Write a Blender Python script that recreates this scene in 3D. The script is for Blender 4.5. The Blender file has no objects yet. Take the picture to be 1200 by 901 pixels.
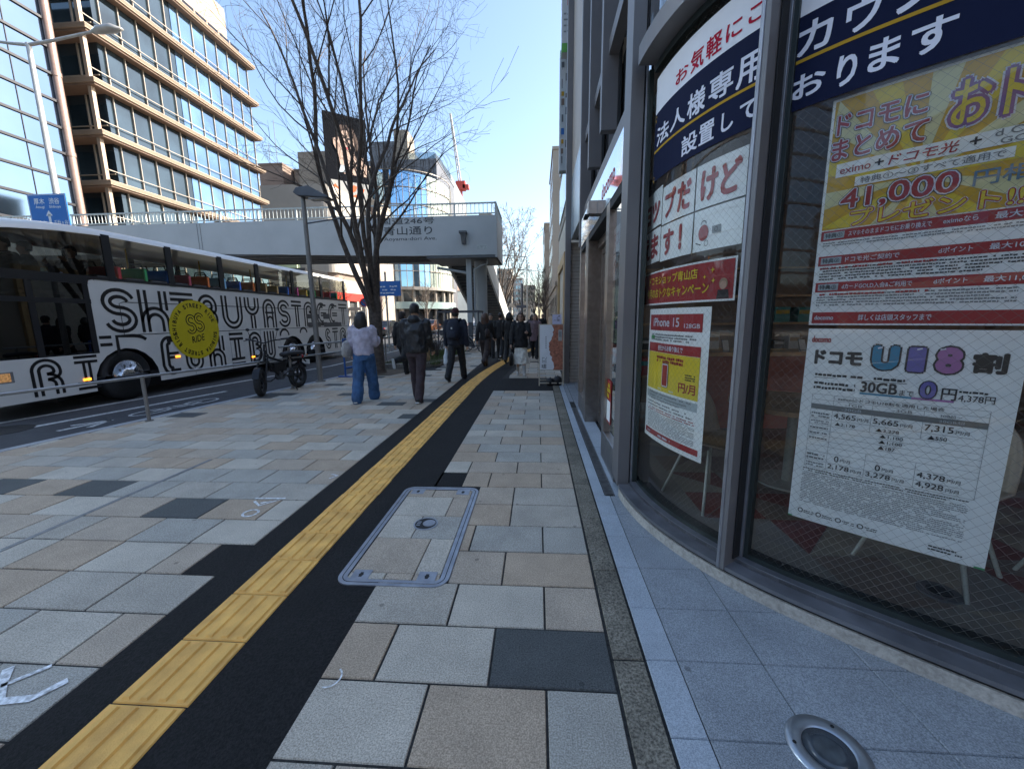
import bpy, bmesh, math, random
from mathutils import Vector, Matrix, noise
random.seed(7)
S = bpy.context.scene
COL = S.collection
rad = math.radians

# ------------------------------------------------------------------ camera
cam_d = bpy.data.cameras.new("camera")
cam = bpy.data.objects.new("camera", cam_d)
COL.objects.link(cam)
RM = ((0.997902121, -0.000352366, 0.06473973),
      (0.063902721, 0.165731213, -0.984098373),
      (-0.010382631, 0.986170898, 0.165406046))
m4 = Matrix(RM).to_4x4()
m4.translation = Vector((0, 0, 1.43))
cam.matrix_world = m4
cam_d.sensor_width = 36.0
cam_d.lens = 36.0 * 462 / 1200
cam_d.clip_start = 0.05
cam_d.clip_end = 3000
S.camera = cam

# ------------------------------------------------------------------ world, sun, exposure
SUN_EL, SUN_DX, SUN_DY = 34.0, 0.955, 0.295       # direction towards the sun: over the buildings on the right, a little ahead
W = bpy.data.worlds.new("World")
S.world = W
W.use_nodes = True
nt = W.node_tree
sky = nt.nodes.new("ShaderNodeTexSky")
sky.sky_type = 'NISHITA'
sky.sun_disc = False
sky.sun_elevation = rad(SUN_EL)
sky.sun_rotation = math.atan2(SUN_DX, SUN_DY)
sky.air_density = 1.1
sky.dust_density = 1.4
sky.ozone_density = 1.2
nt.nodes["Background"].inputs[1].default_value = 0.105
nt.links.new(sky.outputs[0], nt.nodes["Background"].inputs[0])
sun_d = bpy.data.lights.new("sun", 'SUN')
sun_d.energy = 5.0
sun_d.angle = rad(0.53)
sun_d.color = (1.0, 0.92, 0.80)
sun = bpy.data.objects.new("sun", sun_d)
COL.objects.link(sun)
_sd = Vector((SUN_DX * math.cos(rad(SUN_EL)), SUN_DY * math.cos(rad(SUN_EL)), math.sin(rad(SUN_EL))))
sun.rotation_euler = _sd.to_track_quat('Z', 'Y').to_euler()
S.view_settings.view_transform = 'Standard'
S.view_settings.look = 'None'
S.view_settings.gamma = 1.0
S.view_settings.exposure = 1.85
S.view_settings.use_curve_mapping = False
S.render.engine = 'CYCLES'
S.cycles.max_bounces = 8
S.cycles.transparent_max_bounces = 16
S.cycles.caustics_reflective = True
S.cycles.blur_glossy = 0.5
S.cycles.caustics_refractive = False
S.cycles.use_denoising = True

# ------------------------------------------------------------------ materials
MATS = {}

def M(name, col=(0.5, 0.5, 0.5), rough=0.6, metal=0.0, var=0.12, scale=6.0, bump=0.0, bscale=80.0,
      spec=0.5, emit=0.0, coat=0.0, col2=None, detail=4.0):
    if name in MATS:
        return MATS[name]
    m = bpy.data.materials.new(name)
    m.use_nodes = True
    n = m.node_tree
    b = n.nodes["Principled BSDF"]
    b.inputs["Roughness"].default_value = rough
    b.inputs["Metallic"].default_value = metal
    b.inputs["Specular IOR Level"].default_value = spec
    b.inputs["Coat Weight"].default_value = coat
    tc = n.nodes.new("ShaderNodeTexCoord")
    if var > 0 or col2:
        nz = n.nodes.new("ShaderNodeTexNoise")
        nz.inputs["Scale"].default_value = scale
        nz.inputs["Detail"].default_value = detail
        n.links.new(tc.outputs["Object"], nz.inputs["Vector"])
        rp = n.nodes.new("ShaderNodeValToRGB")
        c2 = col2 or tuple(min(1, c * (1 + var)) for c in col)
        c1 = col if col2 else tuple(c * (1 - var) for c in col)
        rp.color_ramp.elements[0].position = 0.33
        rp.color_ramp.elements[1].position = 0.67
        rp.color_ramp.elements[0].color = (*c1, 1)
        rp.color_ramp.elements[1].color = (*c2, 1)
        n.links.new(nz.outputs["Fac"], rp.inputs[0])
        n.links.new(rp.outputs[0], b.inputs["Base Color"])
    else:
        b.inputs["Base Color"].default_value = (*col, 1)
    if bump > 0:
        nb = n.nodes.new("ShaderNodeTexNoise")
        nb.inputs["Scale"].default_value = bscale
        nb.inputs["Detail"].default_value = 3
        n.links.new(tc.outputs["Object"], nb.inputs["Vector"])
        bp = n.nodes.new("ShaderNodeBump")
        bp.inputs["Strength"].default_value = bump
        bp.inputs["Distance"].default_value = 0.01
        n.links.new(nb.outputs["Fac"], bp.inputs["Height"])
        n.links.new(bp.outputs[0], b.inputs["Normal"])
    if emit > 0:
        b.inputs["Emission Color"].default_value = (*col, 1)
        b.inputs["Emission Strength"].default_value = emit
    MATS[name] = m
    return m


def stone(name, c_lo, c_hi, sc=190.0, stain=0.18, rough=0.75, bump=0.25):
    """speckled granite: fine two-tone grains, broad stains, a little bump"""
    if name in MATS:
        return MATS[name]
    m = bpy.data.materials.new(name)
    m.use_nodes = True
    n = m.node_tree
    L = n.links.new
    b = n.nodes["Principled BSDF"]
    b.inputs["Roughness"].default_value = rough
    b.inputs["Specular IOR Level"].default_value = 0.35
    tc = n.nodes.new("ShaderNodeTexCoord")
    nz = n.nodes.new("ShaderNodeTexNoise")
    nz.inputs["Scale"].default_value = sc
    nz.inputs["Detail"].default_value = 3
    nz.inputs["Roughness"].default_value = 0.7
    L(tc.outputs["Object"], nz.inputs["Vector"])
    rp = n.nodes.new("ShaderNodeValToRGB")
    rp.color_ramp.elements[0].position = 0.36
    rp.color_ramp.elements[1].position = 0.64
    rp.color_ramp.elements[0].color = (*c_lo, 1)
    rp.color_ramp.elements[1].color = (*c_hi, 1)
    L(nz.outputs["Fac"], rp.inputs[0])
    st = n.nodes.new("ShaderNodeTexNoise")
    st.inputs["Scale"].default_value = 3.2
    st.inputs["Detail"].default_value = 6
    st.inputs["Roughness"].default_value = 0.65
    L(tc.outputs["Object"], st.inputs["Vector"])
    mr = n.nodes.new("ShaderNodeMapRange")
    mr.inputs[1].default_value = 0.3
    mr.inputs[2].default_value = 0.7
    mr.inputs[3].default_value = 1 - stain
    mr.inputs[4].default_value = 1 + stain * 0.6
    L(st.outputs["Fac"], mr.inputs[0])
    # a few small dark spots of dirt and old gum
    vo = n.nodes.new("ShaderNodeTexVoronoi")
    vo.inputs["Scale"].default_value = 4.3
    L(tc.outputs["Object"], vo.inputs["Vector"])
    sp = n.nodes.new("ShaderNodeMapRange")
    sp.inputs[1].default_value = 0.045
    sp.inputs[2].default_value = 0.065
    sp.inputs[3].default_value = 0.62
    sp.inputs[4].default_value = 1.0
    L(vo.outputs["Distance"], sp.inputs[0])
    mm = n.nodes.new("ShaderNodeMath")
    mm.operation = 'MULTIPLY'
    L(mr.outputs[0], mm.inputs[0])
    L(sp.outputs[0], mm.inputs[1])
    mx = n.nodes.new("ShaderNodeVectorMath")
    mx.operation = 'SCALE'
    L(rp.outputs[0], mx.inputs[0])
    L(mm.outputs[0], mx.inputs["Scale"])
    L(mx.outputs[0], b.inputs["Base Color"])
    bp = n.nodes.new("ShaderNodeBump")
    bp.inputs["Strength"].default_value = bump
    bp.inputs["Distance"].default_value = 0.004
    L(nz.outputs["Fac"], bp.inputs["Height"])
    L(bp.outputs[0], b.inputs["Normal"])
    MATS[name] = m
    return m


def glass(name, tint=(0.85, 0.9, 0.9), refl=1.0, rough=0.0, wire=0.0, dark=0.0, ior=1.5):
    """window pane: see-through sheet with a Fresnel mirror; wire > 0 adds the diagonal safety wire cast in the glass"""
    if name in MATS:
        return MATS[name]
    m = bpy.data.materials.new(name)
    m.use_nodes = True
    n = m.node_tree
    L = n.links.new
    n.nodes.remove(n.nodes["Principled BSDF"])
    out = n.nodes["Material Output"]
    tr = n.nodes.new("ShaderNodeBsdfTransparent")
    tr.inputs[0].default_value = (*tint, 1)
    gl = n.nodes.new("ShaderNodeBsdfGlossy")
    gl.inputs["Roughness"].default_value = rough
    gl.inputs["Color"].default_value = (1, 1, 1, 1)
    fr = n.nodes.new("ShaderNodeFresnel")
    fr.inputs[0].default_value = ior
    mu = n.nodes.new("ShaderNodeMath")
    mu.operation = 'MULTIPLY'
    mu.use_clamp = True
    mu.inputs[1].default_value = refl
    L(fr.outputs[0], mu.inputs[0])
    mx = n.nodes.new("ShaderNodeMixShader")
    L(mu.outputs[0], mx.inputs[0])
    base = tr
    if dark > 0:
        df = n.nodes.new("ShaderNodeBsdfDiffuse")
        df.inputs[0].default_value = (0.03, 0.035, 0.04, 1)
        m2 = n.nodes.new("ShaderNodeMixShader")
        m2.inputs[0].default_value = dark
        L(tr.outputs[0], m2.inputs[1])
        L(df.outputs[0], m2.inputs[2])
        base = m2
    if wire > 0:
        uv = n.nodes.new("ShaderNodeUVMap")
        mp = n.nodes.new("ShaderNodeMapping")
        mp.inputs["Rotation"].default_value = (0, 0, rad(45))
        mp.inputs["Scale"].default_value = (1 / wire, 1 / wire, 1)
        L(uv.outputs[0], mp.inputs[0])
        sx = n.nodes.new("ShaderNodeSeparateXYZ")
        L(mp.outputs[0], sx.inputs[0])
        acc = None
        for k in (0, 1):
            f = n.nodes.new("ShaderNodeMath")
            f.operation = 'FRACT'
            L(sx.outputs[k], f.inputs[0])
            lt = n.nodes.new("ShaderNodeMath")
            lt.operation = 'LESS_THAN'
            lt.inputs[1].default_value = 0.024
            L(f.outputs[0], lt.inputs[0])
            if acc:
                a = n.nodes.new("ShaderNodeMath")
                a.operation = 'MAXIMUM'
                L(acc.outputs[0], a.inputs[0])
                L(lt.outputs[0], a.inputs[1])
                acc = a
            else:
                acc = lt
        wd = n.nodes.new("ShaderNodeBsdfDiffuse")
        wd.inputs[0].default_value = (0.16, 0.16, 0.15, 1)
        m3 = n.nodes.new("ShaderNodeMixShader")
        L(acc.outputs[0], m3.inputs[0])
        L(base.outputs[0], m3.inputs[1])
        L(wd.outputs[0], m3.inputs[2])
        base = m3
    L(base.outputs[0], mx.inputs[1])
    L(gl.outputs[0], mx.inputs[2])
    L(mx.outputs[0], out.inputs[0])
    MATS[name] = m
    return m


# ------------------------------------------------------------------ mesh builder
class MB:
    def __init__(self):
        self.v, self.f, self.mi, self.sm, self.mats, self.uv = [], [], [], [], [], None

    def slot(self, m):
        if m not in self.mats:
            self.mats.append(m)
        return self.mats.index(m)

    def add(self, vs, fs, m, smooth=False):
        o = len(self.v)
        s = self.slot(m)
        self.v.extend([tuple(p) for p in vs])
        for f in fs:
            self.f.append(tuple(i + o for i in f))
            self.mi.append(s)
            self.sm.append(smooth)

    def quad(self, a, b, c, d, m):
        self.add([a, b, c, d], [(0, 1, 2, 3)], m)

    def box(self, x0, x1, y0, y1, z0, z1, m, mtx=None):
        vs = [Vector((x, y, z)) for z in (z0, z1) for y in (y0, y1) for x in (x0, x1)]
        if mtx is not None:
            vs = [mtx @ p for p in vs]
        self.add(vs, [(0, 2, 3, 1), (4, 5, 7, 6), (0, 1, 5, 4), (2, 6, 7, 3), (0, 4, 6, 2), (1, 3, 7, 5)], m)

    def bar(self, p, q, w, h, m, up=(0, 0, 1)):
        """square bar from p to q, w sideways, h along up"""
        p, q, up = Vector(p), Vector(q), Vector(up)
        d = (q - p).normalized()
        s = d.cross(up)
        s = s.normalized() if s.length > 1e-6 else Vector((1, 0, 0))
        u = s.cross(d)
        vs = []
        for e in (p, q):
            for a, b in ((-1, -1), (1, -1), (1, 1), (-1, 1)):
                vs.append(e + s * (a * w / 2) + u * (b * h / 2))
        self.add(vs, [(3, 2, 1, 0), (4, 5, 6, 7), (0, 1, 5, 4), (1, 2, 6, 5), (2, 3, 7, 6), (3, 0, 4, 7)], m)

    def tube(self, pts, rs, m, n=8, caps=True, smooth=True):
        pts = [Vector(p) for p in pts]
        if not hasattr(rs, '__len__'):
            rs = [rs] * len(pts)
        vs, fs = [], []
        ref = None
        for i, p in enumerate(pts):
            d = (pts[min(i + 1, len(pts) - 1)] - pts[max(i - 1, 0)])
            d = d.normalized() if d.length > 1e-9 else Vector((0, 0, 1))
            if ref is None:
                ref = d.orthogonal().normalized()
            a = ref - d * ref.dot(d)
            a = a.normalized() if a.length > 1e-6 else d.orthogonal().normalized()
            ref = a
            b = d.cross(a)
            for k in range(n):
                t = 2 * math.pi * k / n
                vs.append(p + (a * math.cos(t) + b * math.sin(t)) * rs[i])
        for i in range(len(pts) - 1):
            for k in range(n):
                k2 = (k + 1) % n
                fs.append((i * n + k, i * n + k2, (i + 1) * n + k2, (i + 1) * n + k))
        self.add(vs, fs, m, smooth)
        if caps:
            o = len(vs)
            self.add(vs[:n], [tuple(range(n - 1, -1, -1))], m)
            self.add(vs[o - n:], [tuple(range(n))], m)

    def loft(self, rings, m, n=16, mtx=None, smooth=True, caps=True, ax=None):
        """rings of (centre, rx, ry) ellipses in the plane given by ax (two axes), default X/Y"""
        A, B = (Vector((1, 0, 0)), Vector((0, 1, 0))) if ax is None else (Vector(ax[0]), Vector(ax[1]))
        vs, fs = [], []
        for c, rx, ry in rings:
            c = Vector(c)
            for k in range(n):
                t = 2 * math.pi * k / n
                p = c + A * (rx * math.cos(t)) + B * (ry * math.sin(t))
                vs.append(mtx @ p if mtx is not None else p)
        for i in range(len(rings) - 1):
            for k in range(n):
                k2 = (k + 1) % n
                fs.append((i * n + k, i * n + k2, (i + 1) * n + k2, (i + 1) * n + k))
        if caps:
            fs.append(tuple(range(n - 1, -1, -1)))
            o = (len(rings) - 1) * n
            fs.append(tuple(o + k for k in range(n)))
        self.add(vs, fs, m, smooth)

    def ball(self, c, r, m, sc=(1, 1, 1), n=12, mtx=None):
        c = Vector(c)
        rings = []
        for i in range(n // 2 + 1):
            t = -math.pi / 2 + math.pi * i / (n // 2)
            rr = max(math.cos(t), 0.02) * r
            rings.append((c + Vector((0, 0, math.sin(t) * r * sc[2])), rr * sc[0], rr * sc[1]))
        self.loft(rings, m, n, mtx)

    def prism(self, poly, vec, m, smooth=False):
        """closed polygon of 3-D points pushed along vec"""
        n = len(poly)
        a = [Vector(p) for p in poly]
        v = Vector(vec)
        vs = a + [p + v for p in a]
        fs = [tuple(range(n - 1, -1, -1)), tuple(range(n, 2 * n))]
        fs += [(i, (i + 1) % n, n + (i + 1) % n, n + i) for i in range(n)]
        self.add(vs, fs, m, smooth)

    def disc(self, c, r, m, ax=((1, 0, 0), (0, 1, 0)), n=32, r2=None):
        c, A, B = Vector(c), Vector(ax[0]), Vector(ax[1])
        o = [c + A * (r * math.cos(2 * math.pi * k / n)) + B * (r * math.sin(2 * math.pi * k / n)) for k in range(n)]
        if r2 is None:
            self.add(o, [tuple(range(n))], m)
        else:
            i = [c + A * (r2 * math.cos(2 * math.pi * k / n)) + B * (r2 * math.sin(2 * math.pi * k / n)) for k in range(n)]
            self.add(o + i, [(k, (k + 1) % n, n + (k + 1) % n, n + k) for k in range(n)], m)

    def build(self, name, parent=None, bevel=0.0, kind=None, seg=2):
        me = bpy.data.meshes.new(name)
        off = Vector(parent.location) if parent is not None else Vector((0, 0, 0))
        if parent is not None and parent.parent is not None:
            off = off + Vector(parent.parent.location)
        me.from_pydata([tuple(Vector(p) - off) for p in self.v] if off.length > 0 else self.v, [], self.f)
        for m in self.mats:
            me.materials.append(m)
        me.polygons.foreach_set("material_index", self.mi)
        me.polygons.foreach_set("use_smooth", self.sm)
        if self.uv:
            l = me.uv_layers.new(name="UVMap")
            for i, lp in enumerate(me.loops):
                l.data[i].uv = self.uv[lp.vertex_index]
        me.update()
        o = bpy.data.objects.new(name, me)
        COL.objects.link(o)
        if parent is not None:
            o.parent = parent
        if bevel > 0:
            bv = o.modifiers.new("bevel", 'BEVEL')
            bv.width = bevel
            bv.segments = seg
            bv.limit_method = 'ANGLE'
            bv.angle_limit = rad(40)
        if kind:
            o["kind"] = kind
        return o


def thing(name, label, cat, loc=(0, 0, 0), group=None):
    o = bpy.data.objects.new(name, None)
    COL.objects.link(o)
    o.empty_display_size = 0.2
    o.location = loc
    return tag(o, label, cat, group)


def tag(o, label, cat, group=None):
    o["label"] = label
    o["category"] = cat
    if group:
        o["group"] = group
    return o


# ------------------------------------------------------------------ lettering
_TX = {}
_tc = bpy.data.curves.new("lettering", 'FONT')
_to = bpy.data.objects.new("lettering", _tc)
_SC = bpy.data.scenes.new("workbench")             # a scratch scene so that one mesh at a time is evaluated
_SC.collection.objects.link(_to)

def evaluated_mesh(o):
    here = o.name in _SC.collection.objects
    if not here:
        _SC.collection.objects.link(o)
    _SC.view_layers[0].update()
    dg = _SC.view_layers[0].depsgraph
    dg.update()
    me = bpy.data.meshes.new_from_object(o.evaluated_get(dg))
    if not here:
        _SC.collection.objects.unlink(o)
    return me

def tmesh(body, shear=0.0):
    k = (body, shear)
    if k not in _TX:
        _tc.body = body
        _tc.shear = shear
        _tc.resolution_u = 3
        me = evaluated_mesh(_to)
        _TX[k] = ([(v.co.x, v.co.y) for v in me.vertices], [tuple(p.vertices) for p in me.polygons])
        bpy.data.meshes.remove(me)
    return _TX[k]


def text(mb, body, x0, y0, x1, y1, fmap, layers, off=0.002, shear=0.0):
    """lettering fitted to the rectangle x0..x1, y0..y1; layers = [(material, stroke gain)], the last one on top"""
    tv, tf = tmesh(body, shear)
    if not tv:
        return
    ax, bx = min(p[0] for p in tv), max(p[0] for p in tv)
    ay, by = min(p[1] for p in tv), max(p[1] for p in tv)
    g0 = layers[-1][1]
    w_, h_ = (x1 - x0), (y1 - y0)
    u = h_ / max(by - ay, 1e-6)
    if len(body) == 1 and by - ay < 0.4:
        u = w_ / max(bx - ax, 1e-6)
    g0 *= u
    x0, x1, y0, y1 = x0 + g0, x1 - g0, y0 + g0, y1 - g0
    sx, sy = (x1 - x0) / max(bx - ax, 1e-6), (y1 - y0) / max(by - ay, 1e-6)
    for i, (m, bold) in enumerate(layers):
        r = bold * u
        n = 1 if bold <= 0.004 else (4 if bold <= 0.03 else 9)
        for k in range(n):
            t = 2 * math.pi * (k + .5) / n
            dx, dy = (0, 0) if n == 1 else (r * math.cos(t), r * math.sin(t))
            mb.add([fmap(x0 + (p[0] - ax) * sx + dx, y0 + (p[1] - ay) * sy + dy, off + 0.0012 * i + 0.00009 * k) for p in tv], tf, m)


def sheet(mb, x0, y0, x1, y1, fmap, m, off=0.0, n=1):
    for i in range(n):
        a, b = x0 + (x1 - x0) * i / n, x0 + (x1 - x0) * (i + 1) / n
        mb.quad(fmap(a, y0, off), fmap(b, y0, off), fmap(b, y1, off), fmap(a, y1, off), m)


def greek(mb, x0, y0, x1, y1, fmap, m, rows, off=0.002, fill=0.5, seed=1):
    """small print too fine to read: broken rows of tiny strokes"""
    r = random.Random(seed)
    h = (y1 - y0) / rows
    for i in range(rows):
        y = y0 + h * i
        x = x0
        end = x1 - (x1 - x0) * (r.random() * 0.25 if r.random() < 0.3 else 0.02)
        while x < end:
            w = h * r.uniform(0.35, 1.1)
            if r.random() < 0.86:
                t = r.random()
                sheet(mb, x, y + h * 0.15 * t, min(x + w, end), y + h * (0.15 * t + fill), fmap, m, off)
            x += w + h * 0.18


def line(mb, pts, w, fmap, m, off=0.002, closed=False):
    """flat stroke of width w along 2-D points"""
    n = len(pts)
    P = [Vector((p[0], p[1])) for p in pts]
    L_, R_ = [], []
    for i in range(n):
        if closed:
            a, b = P[i - 1], P[(i + 1) % n]
        else:
            a, b = P[max(i - 1, 0)], P[min(i + 1, n - 1)]
        d = b - a
        d = d.normalized() if d.length > 1e-9 else Vector((1, 0))
        q = Vector((-d.y, d.x)) * (w / 2)
        L_.append(P[i] + q)
        R_.append(P[i] - q)
    vs = [fmap(p.x, p.y, off) for p in L_] + [fmap(p.x, p.y, off) for p in R_]
    k = n if closed else n - 1
    mb.add(vs, [(i, (i + 1) % n, n + (i + 1) % n, n + i) for i in range(k)], m)


def arc(cx, cy, r, a0, a1, n=14, ry=None):
    ry = r if ry is None else ry
    return [(cx + r * math.cos(rad(a0 + (a1 - a0) * i / n)), cy + ry * math.sin(rad(a0 + (a1 - a0) * i / n))) for i in range(n + 1)]


def offs(pts, d):
    n = len(pts)
    P = [Vector((p[0], p[1])) for p in pts]
    out = []
    for i in range(n):
        t = P[min(i + 1, n - 1)] - P[max(i - 1, 0)]
        t = t.normalized() if t.length > 1e-9 else Vector((1, 0))
        out.append((P[i].x - t.y * d, P[i].y + t.x * d))
    return out
# ================================================================== setting: ground, road, pavement
ASPH = stone("road asphalt", (0.035, 0.036, 0.04), (0.085, 0.085, 0.09), 120, 0.22, 0.85, 0.5)
NEWASPH = stone("fresh dark asphalt", (0.004, 0.004, 0.004), (0.019, 0.0175, 0.018), 95, 0.25, 0.9, 1.0)
JOINT = stone("joint mortar", (0.018, 0.017, 0.016), (0.05, 0.048, 0.044), 60, 0.2, 0.9, 0.4)
T_GREY = [stone("grey granite paver %s" % n, lo, hi, 170) for n, lo, hi in (
    ("pale", (0.335, 0.292, 0.235), (0.700, 0.618, 0.505)), ("mid", (0.275, 0.240, 0.195), (0.605, 0.535, 0.440)), ("cool", (0.245, 0.225, 0.192), (0.550, 0.508, 0.435)))]
T_TAN = [stone("tan granite paver %s" % n, lo, hi, 170) for n, lo, hi in (
    ("warm", (0.285, 0.215, 0.150), (0.615, 0.475, 0.345)), ("dusty", (0.29, 0.230, 0.170), (0.615, 0.500, 0.385)))]
T_DARK = [stone("dark granite paver", (0.045, 0.048, 0.046), (0.125, 0.128, 0.125), 170)]
CONC = stone("old kerb concrete", (0.085, 0.075, 0.058), (0.31, 0.275, 0.215), 95, 0.45, 0.9, 0.6)
KERB = stone("pale kerb granite", (0.26, 0.26, 0.27), (0.46, 0.46, 0.47), 120, 0.25)
PAINT = M("worn white road paint", (0.42, 0.42, 0.41), 0.7, var=0.35, scale=30, detail=8)
CHALK = M("white chalk spray mark", (0.74, 0.72, 0.69), 0.8, var=0.45, scale=55, detail=8)

def kx(y):
    return -6.92 + 0.182 * y if y < 11 else -4.92

g = MB()
g.quad((-900, -900, -0.17), (900, -900, -0.17), (900, 900, -0.17), (-900, 900, -0.17), ASPH)
g.build("ground", kind="structure")
g = MB()
g.quad((-32, -120, -0.125), (0, -120, -0.125), (0, 400, -0.125), (-32, 400, -0.125), ASPH)
g.build("road", kind="structure")
# pavement body under the stones
g = MB()
ys = [-30, -15, 0, 4, 8, 11, 25, 60, 140]
for a, b in zip(ys[:-1], ys[1:]):
    g.add([(kx(a) + .15, a, -0.006), (8, a, -0.006), (8, b, -0.006), (kx(b) + .15, b, -0.006)], [(0, 1, 2, 3)], JOINT)
g.build("pavement_base", kind="structure")
g = MB()
y = -12.0
while y < 60:
    L_ = 0.6
    a, b = y + .004, y + L_ - .004
    if b < 24:
        g.add([(kx(a), a, -.125), (kx(a) + .15, a, -.125), (kx(b) + .15, b, -.125), (kx(b), b, -.125),
               (kx(a) + .012, a, .0), (kx(a) + .15, a, .002), (kx(b) + .15, b, .002), (kx(b) + .012, b, .0)],
              [(4, 5, 6, 7), (0, 3, 7, 4), (0, 4, 5, 1), (3, 2, 6, 7), (1, 5, 6, 2)], KERB)
    else:
        g.box(kx(a), kx(a) + .15, a, b, -.125, 0.0, KERB)
    y += L_
g.build("road_kerb", kind="structure")

# rows of stones; the row lines follow the photograph (nearer rows are a touch deeper)
rows = [1.03 - 0.305 * k for k in range(20, 0, -1)] + [1.03, 1.33, 1.63, 1.93, 2.24, 2.55, 2.87, 3.19, 3.50, 3.79, 4.08, 4.36, 4.65, 4.93, 5.22,
        5.50, 5.79, 6.08, 6.37, 6.65, 6.93, 7.21, 7.49, 7.76]
while rows[-1] < 40:
    rows.append(rows[-1] + 0.285)
rr = random.Random(11)

def tone(r):
    q = r.random()
    if q < 0.50:
        return r.choice(T_GREY)
    if q < 0.945:
        return r.choice(T_TAN)
    return T_DARK[0]

def stone_tile(mb, x0, x1, y0, y1, m, z=0.0, gap=0.0045):
    if x1 - x0 < 0.03:
        return
    z += rr.uniform(-0.0012, 0.0012)
    a, b, c, d = x0 + gap, x1 - gap, y0 + gap, y1 - gap
    e = 0.003
    vs = [(a, c, z - .006), (b, c, z - .006), (b, d, z - .006), (a, d, z - .006),
          (a + e, c + e, z), (b - e, c + e, z), (b - e, d - e, z), (a + e, d - e, z)]
    mb.add(vs, [(4, 5, 6, 7), (0, 1, 5, 4), (1, 2, 6, 5), (2, 3, 7, 6), (3, 0, 4, 7)], m)

left, right = MB(), MB()
fixed_right = {(1.03, 0): 0}
for i, (y0, y1) in enumerate(zip(rows[:-1], rows[1:])):
    odd = i % 2
    # ---- left field, from the kerb to the asphalt trench
    ym = (y0 + y1) / 2
    edge = -1.835 if not 1.90 < ym < 2.22 else -2.05
    x = edge - (0.225 if odd else 0.45)
    if edge < -2:
        x = edge - 0.225 - 0.225 * (1 - odd)
    right_x = edge
    lim = kx(ym) + 0.152
    while right_x > lim:
        x0_ = max(x, lim)
        if y1 > 2.0 and y1 < 22 and x0_ > -7 or True:
            if not (11.0 < ym < 14.6 and -4.9 < (x0_ + right_x) / 2 < -2.75):
                # the stones against the kerb are cut to its slant
                stone_tile(left, x0_, right_x, y0, y1, tone(rr))
        right_x = x
        x -= 0.4515
    # ---- right field
    if y1 < 7.8 and y0 > -5:
        if ym > 3.48:
            lx = -0.89
        elif ym > 3.19:
            lx = -0.66
        else:
            lx = -0.885
        xs = [lx]
        j = -0.66 if odd else -0.43
        if 3.0 < ym:
            j = -0.66 if not odd else -0.43
        while j < 0.25:
            if j > lx + 0.06:
                xs.append(j)
            j += 0.465
        xs.append(0.312)
        for a, b in zip(xs[:-1], xs[1:]):
            # the service cover takes the place of these stones
            if 1.90 < ym < 3.14 and a < -0.5:
                a = -0.497
                if b < a + .05:
                    continue
            m = tone(rr)
            if m is T_DARK[0]:
                m = T_GREY[2]
            if abs(ym - 1.48) < .1:
                m = (T_TAN[0], T_GREY[0], T_DARK[0], T_DARK[0])[min(xs.index(a) if a in xs else 2, 3)]
            elif abs(ym - 1.18) < .1:
                m = (T_GREY[0], T_TAN[0], T_GREY[2], T_TAN[1])[min(xs.index(a) if a in xs else 2, 3)]
            elif abs(ym - 1.78) < .1:
                m = (T_GREY[1], T_GREY[0], T_TAN[1], T_TAN[1])[min(xs.index(a) if a in xs else 2, 3)]
            stone_tile(right, a, b, y0, y1, m)
    if y0 > 9.3:
        j = -0.9 + (0.2 if odd else 0)
        x = -0.75 + (y0 - 9.3) * 0.09
        while x < 0.6:
            b = min(j + 0.45, 0.62)
            if b > x:
                stone_tile(right, max(x, j), b, y0, y1, tone(rr))
                x = b
            j += 0.45
left.build("pavement_stones", kind="structure")
right.build("pavement_stones_by_shops", kind="structure")

# dark asphalt trench patch that carries the yellow strip
g = MB()
def trench(mb, pts_l, pts_r, z, m):
    for k in range(len(pts_l) - 1):
        a, b = pts_l[k], pts_l[k + 1]
        c, d = pts_r[k + 1], pts_r[k]
        mb.add([(a[0], a[1], z), (d[0], d[1], z), (c[0], c[1], z), (b[0], b[1], z)], [(0, 1, 2, 3)], m)
tl = [(-1.85, -6), (-1.835, 1.93), (-2.05, 1.93), (-2.05, 2.23), (-1.835, 2.24), (-1.83, 7.76), (-1.83, 9.4), (-1.75, 11.2), (-1.5, 13), (-1.2, 15.5), (-1.0, 24)]
tr = [(-0.88, -6), (-0.88, 1.93), (-0.88, 1.931), (-0.88, 2.23), (-0.88, 2.24), (-0.88, 7.76), (-0.86, 9.4), (-0.75, 11.2), (-0.55, 13), (-0.3, 15.5), (-0.1, 24)]
trench(g, tl, tr, -0.0035, NEWASPH)
g.quad((-0.90, 3.19, -0.0035), (-0.655, 3.19, -0.0035), (-0.655, 3.5, -0.0035), (-0.90, 3.5, -0.0035), NEWASPH)
g.quad((-1.2, 1.80, -0.0042), (-0.49, 1.80, -0.0042), (-0.49, 3.2, -0.0042), (-1.2, 3.2, -0.0042), NEWASPH)
g.quad((-0.87, 7.762, -0.0035), (0.42, 7.762, -0.0035), (0.42, 9.38, -0.0035), (-0.86, 9.38, -0.0035), NEWASPH)
g.build("asphalt_path_patch", kind="structure")

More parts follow.
